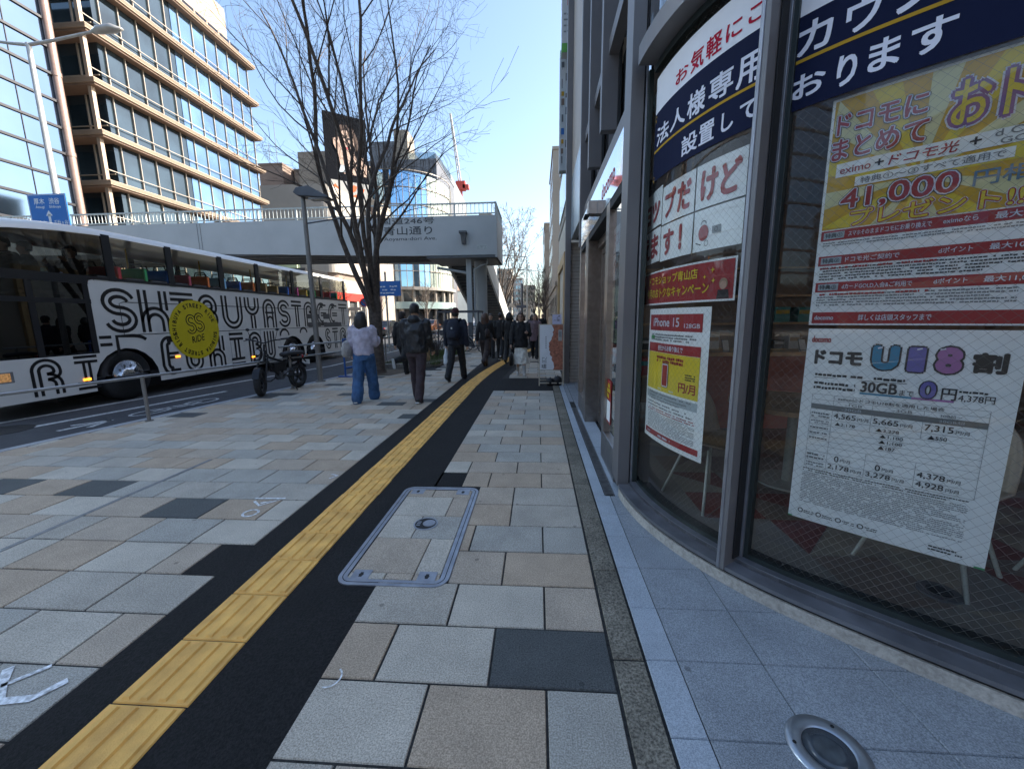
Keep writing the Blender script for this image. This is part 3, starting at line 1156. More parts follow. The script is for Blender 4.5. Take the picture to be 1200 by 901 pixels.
def ban_r(m):
    F = OUTER
    s0, s1 = 1.205, 2.31
    sheet(m, s0, 2.715, s1, 2.995, F, BANW, 0.002, 18)
    sheet(m, s0, 2.338, s1, 2.715, F, NAVY, 0.002, 18)
    sheet(m, s0 + .005, 2.528, s1, 2.542, F, GOLD, 0.004, 18)
    for c_, u0, u1 in (("カ", 1.222, 1.360), ("ウ", 1.405, 1.525), ("ン", 1.57, 1.69), ("タ", 1.74, 1.86), ("ー", 1.90, 2.02)):
        text(m, c_, u0, 2.552 if c_ != "ー" else 2.605, u1, 2.680 if c_ != "ー" else 2.625, F, [(LETW, .028)], .004)
    for c_, u0, u1, z0, z1 in (("お", 1.215, 1.352, 2.380, 2.478), ("り", 1.393, 1.465, 2.366, 2.486), ("ま", 1.500, 1.600, 2.378, 2.492), ("す", 1.625, 1.748, 2.380, 2.496)):
        text(m, c_, u0, z0, u1, z1, F, [(LETW, .028)], .004)
poster("glass_banner", "navy banner with white script over the yellow gift poster", "banner", ban_r)

REDB = M("brick red card lettering", (0.34, 0.03, 0.035), 0.5, var=0.05)
cards = [(-0.225, 0.207, 2.06, 2.31, "ョッ", "white card with two red katakana, top left of the six card block"),
         (0.217, 0.620, 2.045, 2.285, "プだ", "white card with a red P sound and da, top middle of the six card block"),
         (0.632, 1.0, 2.045, 2.285, "けど", "white card lettered kedo in red, top right of the six card block"),
         (-0.225, 0.207, 1.815, 2.045, "えま", "white card with two red kana, bottom left of the six card block"),
         (0.217, 0.620, 1.805, 2.035, "す！", "white card with red kana and exclamation mark, bottom middle of the block"),
         (0.632, 1.0, 1.805, 2.035, "", "white card without lettering, bottom right of the six card block")]
for s0, s1, z0, z1, body, lab in cards:
    def f_(m, s0=s0, s1=s1, z0=z0, z1=z1, body=body):
        sheet(m, s0, z0, s1, z1, INNER, WHITE, 0, 8)
        n = len(body)
        for k, c_ in enumerate(body):
            w_ = (s1 - s0) * .86 / n
            x = s0 + (s1 - s0) * .09 + k * w_
            kk = c_ in "ョッ"
            if c_ == "！":
                text(m, "!", x + w_ * .3, z0 + .04, x + w_ * .5, z1 - .03, INNER, [(REDB, .05)], .003)
            else:
                text(m, c_, x + .01, z0 + .03, x + w_ * .93, z1 - (.08 if kk else .035), INNER, [(REDB, .035)], .003)
        if not body:
            # a small red bag and a grey radio in ink: plain goods, no figure
            vs = arc(s0 + .09, z0 + .10, .042, 0, 360, 18, .045)
            m.add([INNER(p[0], p[1], .003) for p in vs[:-1]], [tuple(range(18))], REDB)
            line(m, arc(s0 + .09, z0 + .145, .022, 10, 170, 8), .005, INNER, BLK, .004)
            sheet(m, s0 + .16, z0 + .085, s0 + .225, z0 + .125, INNER, GRY, .003)
            line(m, arc(s0 + .192, z0 + .105, .012, 0, 360, 10), .003, INNER, BLK, .005)
            line(m, arc(s0 + .12, z0 + .04, .016, 0, 360, 10), .003, INNER, BLK, .004)
            line(m, [(s0 + .03, z0 + .05), (s0 + .075, z0 + .035)], .006, INNER, BLK, .004)
    poster("letter_card", lab, "poster", f_, "white letter cards behind the first curved pane")

YT = M("bright yellow lettering", (0.75, 0.58, 0.02), 0.5, var=0)
SKINP = M("printed skin tone", (0.55, 0.34, 0.24), 0.5, var=0)
def redban(m):
    s0, s1, z0, z1 = -0.185, 0.985, 1.513, 1.748
    sheet(m, s0, z0, s1, z1, INNER, WHITE, 0, 12)
    sheet(m, s0 + .012, z0 + .012, s1 - .012, z1 - .012, INNER, DRED, .002, 12)
    text(m, "ドコモショップ青山店", 0.03, 1.650, 0.70, 1.712, INNER, [(DRED, .05), (YT, .02)], .004)
    text(m, "今月のおトクなキャンペーン", -0.02, 1.558, 0.80, 1.628, INNER, [(DRED, .05), (YT, .02)], .004)
    for cx_, cz_, r_ in ((.82, 1.69, .018), (.76, 1.655, .014), (.83, 1.63, .016)):
        P = [(cx_, cz_ + r_), (cx_ + r_ * .25, cz_ + r_ * .25), (cx_ + r_, cz_), (cx_ + r_ * .25, cz_ - r_ * .25), (cx_, cz_ - r_), (cx_ - r_ * .25, cz_ - r_ * .25), (cx_ - r_, cz_), (cx_ - r_ * .25, cz_ + r_ * .25)]
        m.add([INNER(p[0], p[1], .004) for p in P], [tuple(range(8))], YT)
    for cx_, suit in ((.905, BLK), (-.12, NAVY)):
        P = [(cx_ - .045, 1.527), (cx_ + .045, 1.527), (cx_ + .035, 1.575), (cx_ - .035, 1.575)]
        if cx_ < 0:
            P = [(max(p[0], -.17), p[1]) for p in P]
        m.add([INNER(p[0], p[1], .004) for p in P], [(0, 1, 2, 3)], suit)
        h_ = arc(cx_, 1.608, .030, 0, 360, 16)
        m.add([INNER(max(p[0], -.17), p[1], .0045) for p in h_[:-1]], [tuple(range(16))], BOXC[2])
        h_ = arc(cx_, 1.600, .023, 0, 360, 16)
        m.add([INNER(max(p[0], -.17), p[1], .0055) for p in h_[:-1]], [tuple(range(16))], SKINP)
poster("campaign_banner", "red banner with yellow script under the white letter cards", "banner", redban)

def iph(m):
    s0, s1, z0, z1 = 0.062, 0.832, 0.54, 1.485
    x0_, x1_ = 0.095, 0.80
    sheet(m, s0, z0, s1, z1, INNER, WHITE, 0, 12)
    sheet(m, x0_, 1.335, x1_ - .03, 1.445, INNER, DRED, .002, 8)
    text(m, "iPhone 15", .165, 1.363, .545, 1.422, INNER, [(LETW, .015)], .004)
    text(m, "128GB", .60, 1.358, .75, 1.385, INNER, [(LETW, .01)], .004)
    greek(m, .14, 1.265, .74, 1.318, INNER, GRY, 3, .003, .55, 3)
    sheet(m, .135, 1.275, .20, 1.30, INNER, M("small green flash", (.05, .3, .08), .5, var=0), .004)
    sheet(m, x0_, 1.185, x1_ - .03, 1.248, INNER, DRED, .002, 8)
    text(m, "他社からお乗り換えで", .27, 1.198, .60, 1.236, INNER, [(LETW, .02)], .004)
    sheet(m, x0_, .915, x1_ - .03, 1.183, INNER, YEL2, .002, 8)
    greek(m, .26, 1.115, .62, 1.165, INNER, REDB, 2, .004, .7, 5)
    text(m, "1", .365, .960, .435, 1.105, INNER, [(BLK, .065), (LETW, .045), (DRED, .012)], .004)
    text(m, "円/月", .575, .945, .745, 1.01, INNER, [(DRED, .03)], .004)
    greek(m, .64, 1.03, .74, 1.075, INNER, BLK, 3, .004, .5, 7)
    sheet(m, .30, .925, .52, .938, INNER, CREAM, .004)
    sheet(m, x0_, .845, x1_ - .03, .90, INNER, LGRY, .002, 8)
    greek(m, .15, .84, .74, .905, INNER, GRY, 3, .004, .4, 8)
    greek(m, .13, .79, .74, .835, INNER, GRY, 2, .004, .4, 9)
    greek(m, .13, .755, .77, .785, INNER, REDB, 2, .004, .45, 10)
    greek(m, .135, .625, .77, .752, INNER, GRY, 13, .003, .42, 12)
    sheet(m, x0_, .572, x1_, .612, INNER, DRED, .002, 8)
    text(m, "docomo", .14, .584, .20, .602, INNER, [(LETW, .02)], .004)
    greek(m, .32, .582, .55, .602, INNER, LETW, 1, .004, .7, 14)
poster("price_poster", "white poster with red head and big yellow price field in the first curved pane", "poster", iph)

def yel(m):
    s0, s1, z0, z1 = 1.382, 2.10, 1.385, 2.335
    F = INNER
    sheet(m, s0, z0, s1, z1, F, WHITE, 0, 14)
    a0, a1, c0, c1 = s0 + .012, s1 - .012, 1.802, 2.325
    sheet(m, a0, c0, a1, c1, F, AMB, .0015, 14)
    # rays from the middle
    cx_, cy_ = 1.70, 1.96
    def clip(ang):
        dx, dy = math.cos(ang), math.sin(ang)
        t = 9
        if dx > 1e-6: t = min(t, (a1 - cx_) / dx)
        if dx < -1e-6: t = min(t, (a0 - cx_) / dx)
        if dy > 1e-6: t = min(t, (c1 - cy_) / dy)
        if dy < -1e-6: t = min(t, (c0 - cy_) / dy)
        return (cx_ + dx * t, cy_ + dy * t)
    for k in range(28):
        if k % 2:
            continue
        a, bq = 2 * math.pi * k / 28, 2 * math.pi * (k + 1) / 28
        P = [(cx_, cy_), clip(a), clip(bq)]
        for q in range(1, 9):      # follow the curve of the glass along the ray
            A, B = [(cx_ + (p[0] - cx_) * (q - 1) / 8, cy_ + (p[1] - cy_) * (q - 1) / 8) for p in P[1:]], [(cx_ + (p[0] - cx_) * q / 8, cy_ + (p[1] - cy_) * q / 8) for p in P[1:]]
            m.quad(F(*A[0], .003), F(*B[0], .003), F(*B[1], .003), F(*A[1], .003), CREAM if k % 4 else YEL2)
    R = [(BLK, .085), (LETW, .06), (DRED, .022)]
    text(m, "ドコモに", 1.41, 2.185, 1.70, 2.265, F, R, .005)
    text(m, "まとめて", 1.40, 2.085, 1.71, 2.170, F, R, .005)
    text(m, "おトク", 1.765, 2.11, 2.06, 2.265, F, [(LETW, .10), (VIO, .07), (YEL2, .015)], .005)
    sheet(m, 1.425, 2.015, 2.08, 2.07, F, WHITE, .005, 10)
    text(m, "eximo", 1.44, 2.026, 1.55, 2.054, F, [(REDB, .01)], .007)
    text(m, "+", 1.563, 2.030, 1.592, 2.056, F, [(BLK, .02)], .007)
    text(m, "ドコモ光", 1.605, 2.022, 1.80, 2.062, F, [(DRED, .02)], .007, 0.2)
    text(m, "+", 1.825, 2.032, 1.855, 2.060, F, [(BLK, .02)], .007)
    text(m, "d CARD", 1.885, 2.045, 2.04, 2.068, F, [(GRY, .01)], .007)
    text(m, "GOLD", 1.90, 2.018, 2.02, 2.038, F, [(GRY, .01)], .007)
    sheet(m, 1.50, 1.967, 1.94, 2.003, F, WHITE, .005, 8)
    text(m, "特典①〜③すべて適用で", 1.52, 1.972, 1.92, 1.998, F, [(GRY, .01)], .007)
    text(m, "41,000", 1.455, 1.868, 1.815, 1.958, F, R, .005)
    text(m, "円相当", 1.85, 1.888, 2.06, 1.945, F, [(M("poster steel blue", (.10, .20, .32), .5, var=0), .02)], .006)
    text(m, "プレゼント!!", 1.50, 1.805, 1.98, 1.872, F, [(LETW, .09), (DRED, .06), (YEL2, .015)], .005)
    zz = (1.755, 1.647, 1.532)
    body = (("特典①", "スマホそのままドコモにお乗り換えで", "eximoなら", "最大20,000"), ("特典②", "ドコモ光ご契約で", "dポイント", "最大10,000pt"), ("特典③", "dカードGOLD入会&ご利用で", "dポイント", "最大11,000pt"))
    for k, z in enumerate(zz):
        sheet(m, a0, z, a1, z + .042, F, DRED, .0015, 12)
        sheet(m, 1.405, z + .007, 1.485, z + .035, F, LGRY, .003)
        text(m, body[k][0], 1.412, z + .011, 1.478, z + .032, F, [(BLK, .012)], .005)
        text(m, body[k][1], 1.50, z + .010, (1.76, 1.68, 1.73)[k], z + .032, F, [(LETW, .012)], .005)
        text(m, body[k][2], 1.79, z + .013, 1.88, z + .034, F, [(LETW, .012)], .005)
        text(m, body[k][3], 1.92, z + .008, 2.075, z + .034, F, [(LETW, .015)], .005)
        greek(m, 1.405, z - (.024 if k == 0 else .062), 2.02, z - .004, F, GRY if k != 1 else BLK, 2 if k == 0 else 5, .003, .45, 20 + k)
        if k:
            greek(m, 1.405, z - .016, 1.80, z - .003, F, DRED, 1, .005, .6, 30 + k)
    sheet(m, a0, 1.392, a1, 1.442, F, DRED, .0015, 12)
    text(m, "docomo", 1.405, 1.408, 1.482, 1.428, F, [(LETW, .02)], .005)
    text(m, "詳しくは店頭スタッフまで", 1.575, 1.405, 1.80, 1.431, F, [(LETW, .012)], .005)
poster("gift_poster", "yellow rayed poster with red 41,000 and dark red bars below the navy banner", "poster", yel)

PINK = M("print pink violet", (0.40, 0.16, 0.38), 0.35, var=0)
BLUE = M("print sea blue", (0.03, 0.24, 0.40), 0.35, var=0)
BVIO = M("print blue violet", (0.16, 0.14, 0.42), 0.35, var=0)
def u18(m):
    s0, s1, z0, z1 = 1.386, 2.062, .434, 1.368
    F = INNER
    sheet(m, s0, z0, s1, z1, F, WHITE, 0, 14)
    text(m, "docomo", 1.405, 1.305, 1.485, 1.334, F, [(DRED, .03)], .003)
    text(m, "ドコモ", 1.425, 1.205, 1.61, 1.272, F, [(BLK, .05)], .003)
    text(m, "U", 1.640, 1.197, 1.725, 1.300, F, [(BLK, .105), (BLUE, .06)], .003)
    text(m, "1", 1.752, 1.197, 1.803, 1.297, F, [(BLK, .085), (BVIO, .04)], .003)
    text(m, "8", 1.832, 1.197, 1.905, 1.302, F, [(BLK, .095), (PINK, .05)], .003)
    text(m, "割", 1.93, 1.205, 2.02, 1.285, F, [(BLK, .05)], .003)
    for cx_, cz_ in ((1.665, 1.288), (1.785, 1.288), (1.85, 1.29)):
        line(m, [(cx_ - .01, cz_), (cx_ + .005, cz_ + .005)], .006, F, LETW, .009)
    greek(m, 1.435, 1.150, 1.76, 1.170, F, BLK, 1, .003, .5, 41)
    sheet(m, 1.435, 1.143, 1.76, 1.145, F, BLK, .003)
    greek(m, 1.435, 1.090, 1.60, 1.132, F, BLK, 2, .003, .5, 42)
    sheet(m, 1.615, 1.084, 1.90, 1.092, F, BLUE, .003)
    sheet(m, 1.78, 1.084, 1.90, 1.092, F, PINK, .004)
    text(m, "30GB", 1.615, 1.094, 1.735, 1.142, F, [(BLK, .025)], .005)
    text(m, "まで", 1.742, 1.094, 1.785, 1.118, F, [(BLK, .01)], .005)
    text(m, "0", 1.80, 1.092, 1.848, 1.162, F, [(BLK, .07), (BVIO, .03)], .005)
    text(m, "円", 1.862, 1.092, 1.905, 1.140, F, [(BLK, .02)], .005)
    greek(m, 1.91, 1.125, 2.0, 1.14, F, BLK, 1, .003, .5, 43)
    text(m, "4,378円", 1.91, 1.090, 2.005, 1.120, F, [(BLK, .01)], .003)
    # the table
    tx = (1.435, 1.525, 1.665, 1.825, 2.0)
    tz = (1.065, 1.04, 1.018, .995, .95, .92, .895, .87, .845, .82, .79, .745, .71)
    for z in tz:
        sheet(m, tx[0] if z not in (.895, .87) else tx[0], z - .0006, tx[4], z + .0006, F, GRY, .003, 6)
    for k, x in enumerate(tx):
        if k in (0, 1, 4):
            sheet(m, x - .0006, tz[-1], x + .0006, tz[0], F, GRY, .003)
        else:
            sheet(m, x - .0006, .92, x + .0006, 1.04, F, GRY, .003)
            sheet(m, x - .0006, tz[-1], x + .0006, .82, F, GRY, .003)
    sheet(m, tx[0], .995, tx[4], 1.018, F, M("table head grey", (.16, .17, .17), .5, var=0), .0025, 8)
    text(m, "eximoにドコモU18割を適用した場合", 1.54, 1.045, 1.88, 1.061, F, [(BLK, .01)], .004)
    for x, body in ((1.57, "-1GB"), (1.73, "-3GB"), (1.87, "3GB超〜")):
        text(m, body, x, 1.022, x + .06, 1.035, F, [(GRY, .01)], .004)
    for x, body in ((1.56, "-30GB"), (1.87, "30GB超")):
        text(m, body, x, 1.000, x + .07, 1.013, F, [(LGRY, .01)], .005)
    for z0_, z1_ in ((.955, .985), (.925, .945), (.90, .915), (.875, .89), (.85, .865), (.75, .785), (.715, .74)):
        greek(m, tx[0] + .005, z0_, tx[1] - .008, z1_, F, GRY, 2 if z1_ - z0_ > .018 else 1, .003, .5, int(z0_ * 1000))
    for x, body, z, h_ in ((1.532, "4,565", .957, .028), (1.672, "5,665", .957, .028), (1.832, "7,315", .957, .030), (1.532, "2,178", .716, .026), (1.672, "3,278", .716, .026), (1.832, "4,928", .716, .028), (1.832, "4,378", .756, .028)):
        text(m, body, x, z, x + .082, z + h_, F, [(BLK, .012)], .004)
        text(m, "円/月", x + .088, z + .003, x + .125, z + .018, F, [(BLK, .01)], .004)
    for x, body, z in ((1.555, "0", .756), (1.70, "0", .752)):
        text(m, body, x, z, x + .018, z + .028, F, [(BLK, .012)], .004)
        text(m, "円/月", x + .024, z + .003, x + .06, z + .017, F, [(BLK, .01)], .004)
    for x, body, z in ((1.54, "▲2,178", .926), (1.685, "▲3,278", .926), (1.845, "▲550", .926), (1.70, "▲1,100", .900), (1.70, "▲1,100", .875), (1.70, "▲187", .850)):
        text(m, body, x, z, x + (.075 if len(body) > 5 else .055), z + .017, F, [(BLK, .012)], .004)
    greek(m, 1.43, .685, 2.0, .705, F, BLK, 2, .003, .45, 51)
    greek(m, 1.43, .525, 2.0, .683, F, GRY, 19, .003, .40, 52)
    for k in range(4):
        line(m, arc(1.44 + k * .08, .478, .010, 0, 360, 12), .004, F, BLK, .003, True)
        greek(m, 1.456 + k * .08, .468, 1.50 + k * .08, .486, F, BLK, 2, .003, .45, 60 + k)
    greek(m, 1.90, .46, 2.0, .485, F, BLK, 2, .003, .5, 70)
    GRN = M("green tape", (.05, .30, .12), .5, var=0)
    sheet(m, s0, z0, s0 + .02, z0 + .006, F, GRN, .003)
    sheet(m, s1 - .03, z0, s1, z0 + .008, F, GRN, .003)
poster("tariff_poster", "white tariff poster headed U18 in blue and pink bubble figures", "poster", u18)

# posters beside the entrance
SIDE = lambda u, v, o=0.0: (.700 - o, 3.1 - u, v)
PG = M("pale green poster", (0.50, 0.58, 0.36), 0.5, var=0.04)
def side_cards(m):
    for (u0, u1, z0, z1, body) in ((-.74, -.48, 2.0, 2.22, "ドコ"), (-.47, -.225, 2.0, 2.22, "モシ"), (-.74, -.48, 1.76, 1.985, "グッ"), (-.47, -.225, 1.76, 1.985, "ズ")):
        sheet(m, u0, z0, u1, z1, SIDE, WHITE, 0)
        text(m, body, u0 + .03, z0 + .05, u1 - .02, z1 - .05, SIDE, [(REDB, .035)], .003)
poster("letter_card", "pale cards with red kana on the narrow pane beside the entrance", "poster", side_cards)
def side_green(m):
    sheet(m, -.74, 1.20, -.225, 1.70, SIDE, PG, 0)
    greek(m, -.70, 1.60, -.35, 1.625, SIDE, GRY, 1, .003, .6, 71)
    text(m, "ドコモでんき", -.72, 1.44, -.24, 1.535, SIDE, [(BLK, .02)], .003)
    sheet(m, -.74, 1.33, -.225, 1.40, SIDE, VIO, .002)
    sheet(m, -.74, 1.33, -.55, 1.40, SIDE, M("print leaf green", (.05, .28, .10), .5, var=0), .003)
    text(m, "お得に", -.68, 1.23, -.50, 1.315, SIDE, [(BLK, .03)], .003)
    text(m, "!", -.42, 1.23, -.37, 1.315, SIDE, [(REDB, .03)], .003)
poster("notice_poster", "pale green poster with dark kana and a violet stripe beside the entrance", "poster", side_green)
def side_low(m):
    sheet(m, -.72, 1.08, -.25, 1.19, SIDE, M("print orange red", (.50, .08, .02), .5, var=.03), .002)
    greek(m, -.68, 1.11, -.3, 1.16, SIDE, LETW, 1, .004, .7, 73)
    sheet(m, -.74, .82, -.225, 1.08, SIDE, LGRY, 0)
    greek(m, -.68, .88, -.28, 1.04, SIDE, GRY, 5, .003, .5, 74)
    sheet(m, -.74, .72, -.225, .80, SIDE, M("print warm gold", (.52, .33, .08), .5, var=.03), .002)
    sheet(m, -.74, .60, -.225, .72, SIDE, M("print brown red", (.26, .07, .03), .5, var=.03), .001)
poster("notice_poster", "grey, gold and brown striped poster low on the narrow entrance pane", "poster", side_low)
def side_red(m):
    sheet(m, -.78, .42, -.56, .84, (lambda u, v, o=0.0: (.684 - o, 3.1 - u, v)), DRED, 0)
    q = lambda u, v, o=0.0: (.684 - o, 3.1 - u, v)
    sheet(m, -.755, .44, -.585, .64, q, WHITE, .002)
    greek(m, -.75, .66, -.59, .82, q, YT, 3, .003, .7, 75)
poster("notice_poster", "small red notice with yellow script stuck outside the narrow entrance pane", "poster", side_red)
def side_yel(m):
    sheet(m, -.50, .36, -.25, .82, SIDE, WHITE, 0)
    sheet(m, -.50, .70, -.25, .82, SIDE, AMB, .002)
    greek(m, -.48, .72, -.27, .80, SIDE, BLK, 2, .004, .6, 76)
    greek(m, -.48, .46, -.27, .66, SIDE, GRY, 7, .003, .4, 77)
    sheet(m, -.50, .36, -.25, .44, SIDE, CREAM, .002)
poster("notice_poster", "small white notice with an amber head low in the narrow entrance pane", "poster", side_yel)

# ================================================================== small things set in the pavement by the shop
dr = MB()
y = 3.08
DRM = M("drain channel steel", (0.20, 0.20, 0.20), 0.4, 0.7, var=0.2, scale=20)
dr.box(.552, .558, 3.06, 6.25, -.02, .006, DRM)
dr.box(.618, .624, 3.06, 6.25, -.02, .006, DRM)
while y < 6.24:
    dr.box(.558, .618, y, y + .014, -.006, .005, DRM)
    y += .030
dr.box(.556, .620, 3.06, 6.25, -.03, -.020, RUBBER)
o = dr.build("drain_grate", None)
tag(o, "long narrow steel drain grate in front of the shop entrance", "drain grate")
ul = thing("recessed_uplight", "round steel ringed uplight set into the granite by the glass", "ground light", (.965, 1.155, .004))
m = MB()
m.loft([((.965, 1.155, .002), .122, .122), ((.965, 1.155, .010), .118, .118), ((.965, 1.155, .011), .08, .08), ((.965, 1.155, .006), .074, .074)], M("uplight ring steel", (0.42, 0.45, 0.48), 0.35, 0.8, var=0.1, scale=20), 48, caps=False)
for a in (50, 170, 290):
    m.tube([(.965 + .10 * math.cos(rad(a)), 1.155 + .10 * math.sin(rad(a)), .010), (.965 + .10 * math.cos(rad(a)), 1.155 + .10 * math.sin(rad(a)), .0125)], .006, RUBBER, 8)
m.build("ring", ul)
m = MB()
m.loft([((.965, 1.155, .0065), .074, .074), ((.965, 1.155, .0085), .04, .04), ((.965, 1.155, .009), .002, .002)], M("dark domed lamp glass", (0.05, 0.06, 0.07), 0.08, 0, var=0.3, scale=20, spec=0.9), 40)
m.build("lamp_glass", ul)

mh = thing("service_cover", "rounded steel framed pavement cover filled with granite stones", "manhole cover", (-.80, 2.50, 0))
HOT = M("galvanised frame steel", (0.33, 0.34, 0.37), 0.45, 0.75, var=0.15, scale=12)
def rrect(x0, x1, y0, y1, r, n=6):
    P = []
    for cx_, cy_, a0 in ((x1 - r, y1 - r, 0), (x0 + r, y1 - r, 90), (x0 + r, y0 + r, 180), (x1 - r, y0 + r, 270)):
        P += arc(cx_, cy_, r, a0, a0 + 90, n)
    return P
def ring(mb, P, Q, z, m):
    n = len(P)
    mb.add([(p[0], p[1], z) for p in P] + [(p[0], p[1], z) for p in Q], [(i, (i + 1) % n, n + (i + 1) % n, n + i) for i in range(n)], m)
m = MB()
x0_, x1_, y0_, y1_ = -1.125, -.492, 1.885, 3.155
A_, B_, C_, D_ = [rrect(x0_ + e, x1_ - e, y0_ + e, y1_ - e, max(.085 - e, .02)) for e in (0, .022, .027, .050)]
Z = .0045
ring(m, A_, B_, Z, HOT)
ring(m, B_, C_, Z - .004, RUBBER)
ring(m, C_, D_, Z, HOT)
n_ = len(A_)
m.add([(p[0], p[1], -.004) for p in A_] + [(p[0], p[1], Z) for p in A_], [(i, (i + 1) % n_, n_ + (i + 1) % n_, n_ + i) for i in range(n_)], HOT)
for cx_ in (-1.0, -.62):
    for y_, h_ in ((1.93, .085), (3.02, .085)):
        w_ = .052
        m.box(cx_ - w_, cx_ + w_, y_, y_ + h_, -.003, Z + .0006, HOT)
        m.box(cx_ - .009, cx_ + .009, y_ + .022, y_ + .062, Z + .0006, Z + .0012, RUBBER)
        m.tube([(cx_, y_ + .042, Z + .0007), (cx_, y_ + .042, Z + .0014)], .014, RUBBER, 10)
m.build("frame", mh)
m = MB()
ix0, ix1, iy0, iy1 = x0_ + .052, x1_ - .052, y0_ + .052, y1_ - .052
m.quad((ix0 - .01, iy0 - .01, -.0035), (ix1 + .01, iy0 - .01, -.0035), (ix1 + .01, iy1 + .01, -.0035), (ix0 - .01, iy1 + .01, -.0035), JOINT)
R_ = [(iy0, iy0 + .06, (ix0, -.86, -.70, ix1), (0, 1, 1)), (iy0 + .06, 2.36, (ix0, -.70, ix1), (1, 0)), (2.36, 2.66, (ix0, -.84, ix1), (0, 2)), (2.66, 2.97, (ix0, -.68, ix1), (0, 1)), (2.97, iy1, (ix0, -.86, ix1), (1, 1))]
for a, b_, xs, cs in R_:
    for k in range(len(xs) - 1):
        stone_tile(m, xs[k], xs[k + 1], a, b_, (T_GREY[0], T_TAN[1], T_GREY[2])[cs[k]], .0025, .002)
m.build("stone_infill", mh)
m = MB()
m.tube([(-.79, 2.545, .001), (-.79, 2.545, .0055)], .085, HOT, 32)
m.tube([(-.79, 2.545, .0055), (-.79, 2.545, .0062)], .074, RUBBER, 32)
m.loft([((-.765, 2.55, .0062), .046, .046), ((-.765, 2.55, .009), .042, .042), ((-.765, 2.55, .0075), .034, .034), ((-.765, 2.55, .0075), .002, .002)], HOT, 24)
for k in range(3):
    m.box(-.852, -.825, 2.515 + k * .022, 2.525 + k * .022, .0062, .0075, HOT)
m.build("key_plug", mh)
# ================================================================== the double-deck bus
BW = M("bus white paint", (0.60, 0.59, 0.56), 0.28, 0, var=0.04, scale=2, coat=0.3)
BB = M("bus black lettering film", (0.012, 0.011, 0.012), 0.35, var=0)
BY = M("bus yellow disc film", (0.52, 0.42, 0.012), 0.35, var=0.04)
BGL = glass("bus side glass", (0.84, 0.84, 0.78), 1.0, 0.0)
BDK = M("bus dark trim", (0.015, 0.015, 0.017), 0.35, var=0.1)
TYRE = M("tyre rubber", (0.016, 0.016, 0.017), 0.75, var=0.2, scale=20)
CHRM = M("polished wheel metal", (0.55, 0.55, 0.56), 0.22, 0.95, var=0.1, scale=20)
AMBL = M("amber marker lens", (0.90, 0.26, 0.02), 0.3, var=0, emit=1.2)
SILV = M("headlamp silver", (.4, .4, .4), .25, .6, var=.1)
GREYP = M("bus grey grille", (0.07, 0.07, 0.075), 0.5, var=0.1)
RZ = -.125
BX, BXF = -8.30, -10.78
Y0, Y1 = 5.42, 17.15
bus = thing("double_deck_bus", "white open-view double deck sightseeing bus with black striped lettering and yellow disc", "bus", ((BX + BXF) / 2, (Y0 + Y1) / 2, RZ))
Zs, Zb, Zt, Zr = .155, 2.235, 3.06, 3.225           # skirt, window sill, window top, roof
def roofz(y):
    # the roof rounds down towards the front
    return Zr - 0.26 * max(0, (7.6 - y) / 2.2) ** 2
wheels = (7.46, 12.96, 14.32)
RW = .50
def side_panel(x, xi):
    """lower side skin with wheel arches cut out"""
    m = MB()
    top = Zb
    ys = [6.98, 17.15]
    prof = []
    y = Y0 + .02
    bottom = []
    N = 10
    last = Y0 + .02
    bottom.append((last, Zs))
    for wy in wheels:
        a = .64
        bottom.append((wy - a, Zs))
        for k in range(N + 1):
            t = math.pi - math.pi * k / N
            bottom.append((wy + a * math.cos(t), .26 + (a + .02) * math.sin(t) if 0 < k < N else Zs + .1))
        bottom.append((wy + a, Zs))
    bottom.append((Y1 - .03, Zs))
    return bottom
bt = side_panel(BX, BXF)
def zlow(y):
    for (a, b) in zip(bt[:-1], bt[1:]):
        if a[0] <= y <= b[0] and b[0] > a[0]:
            return a[1] + (b[1] - a[1]) * (y - a[0]) / (b[0] - a[0])
    return Zs
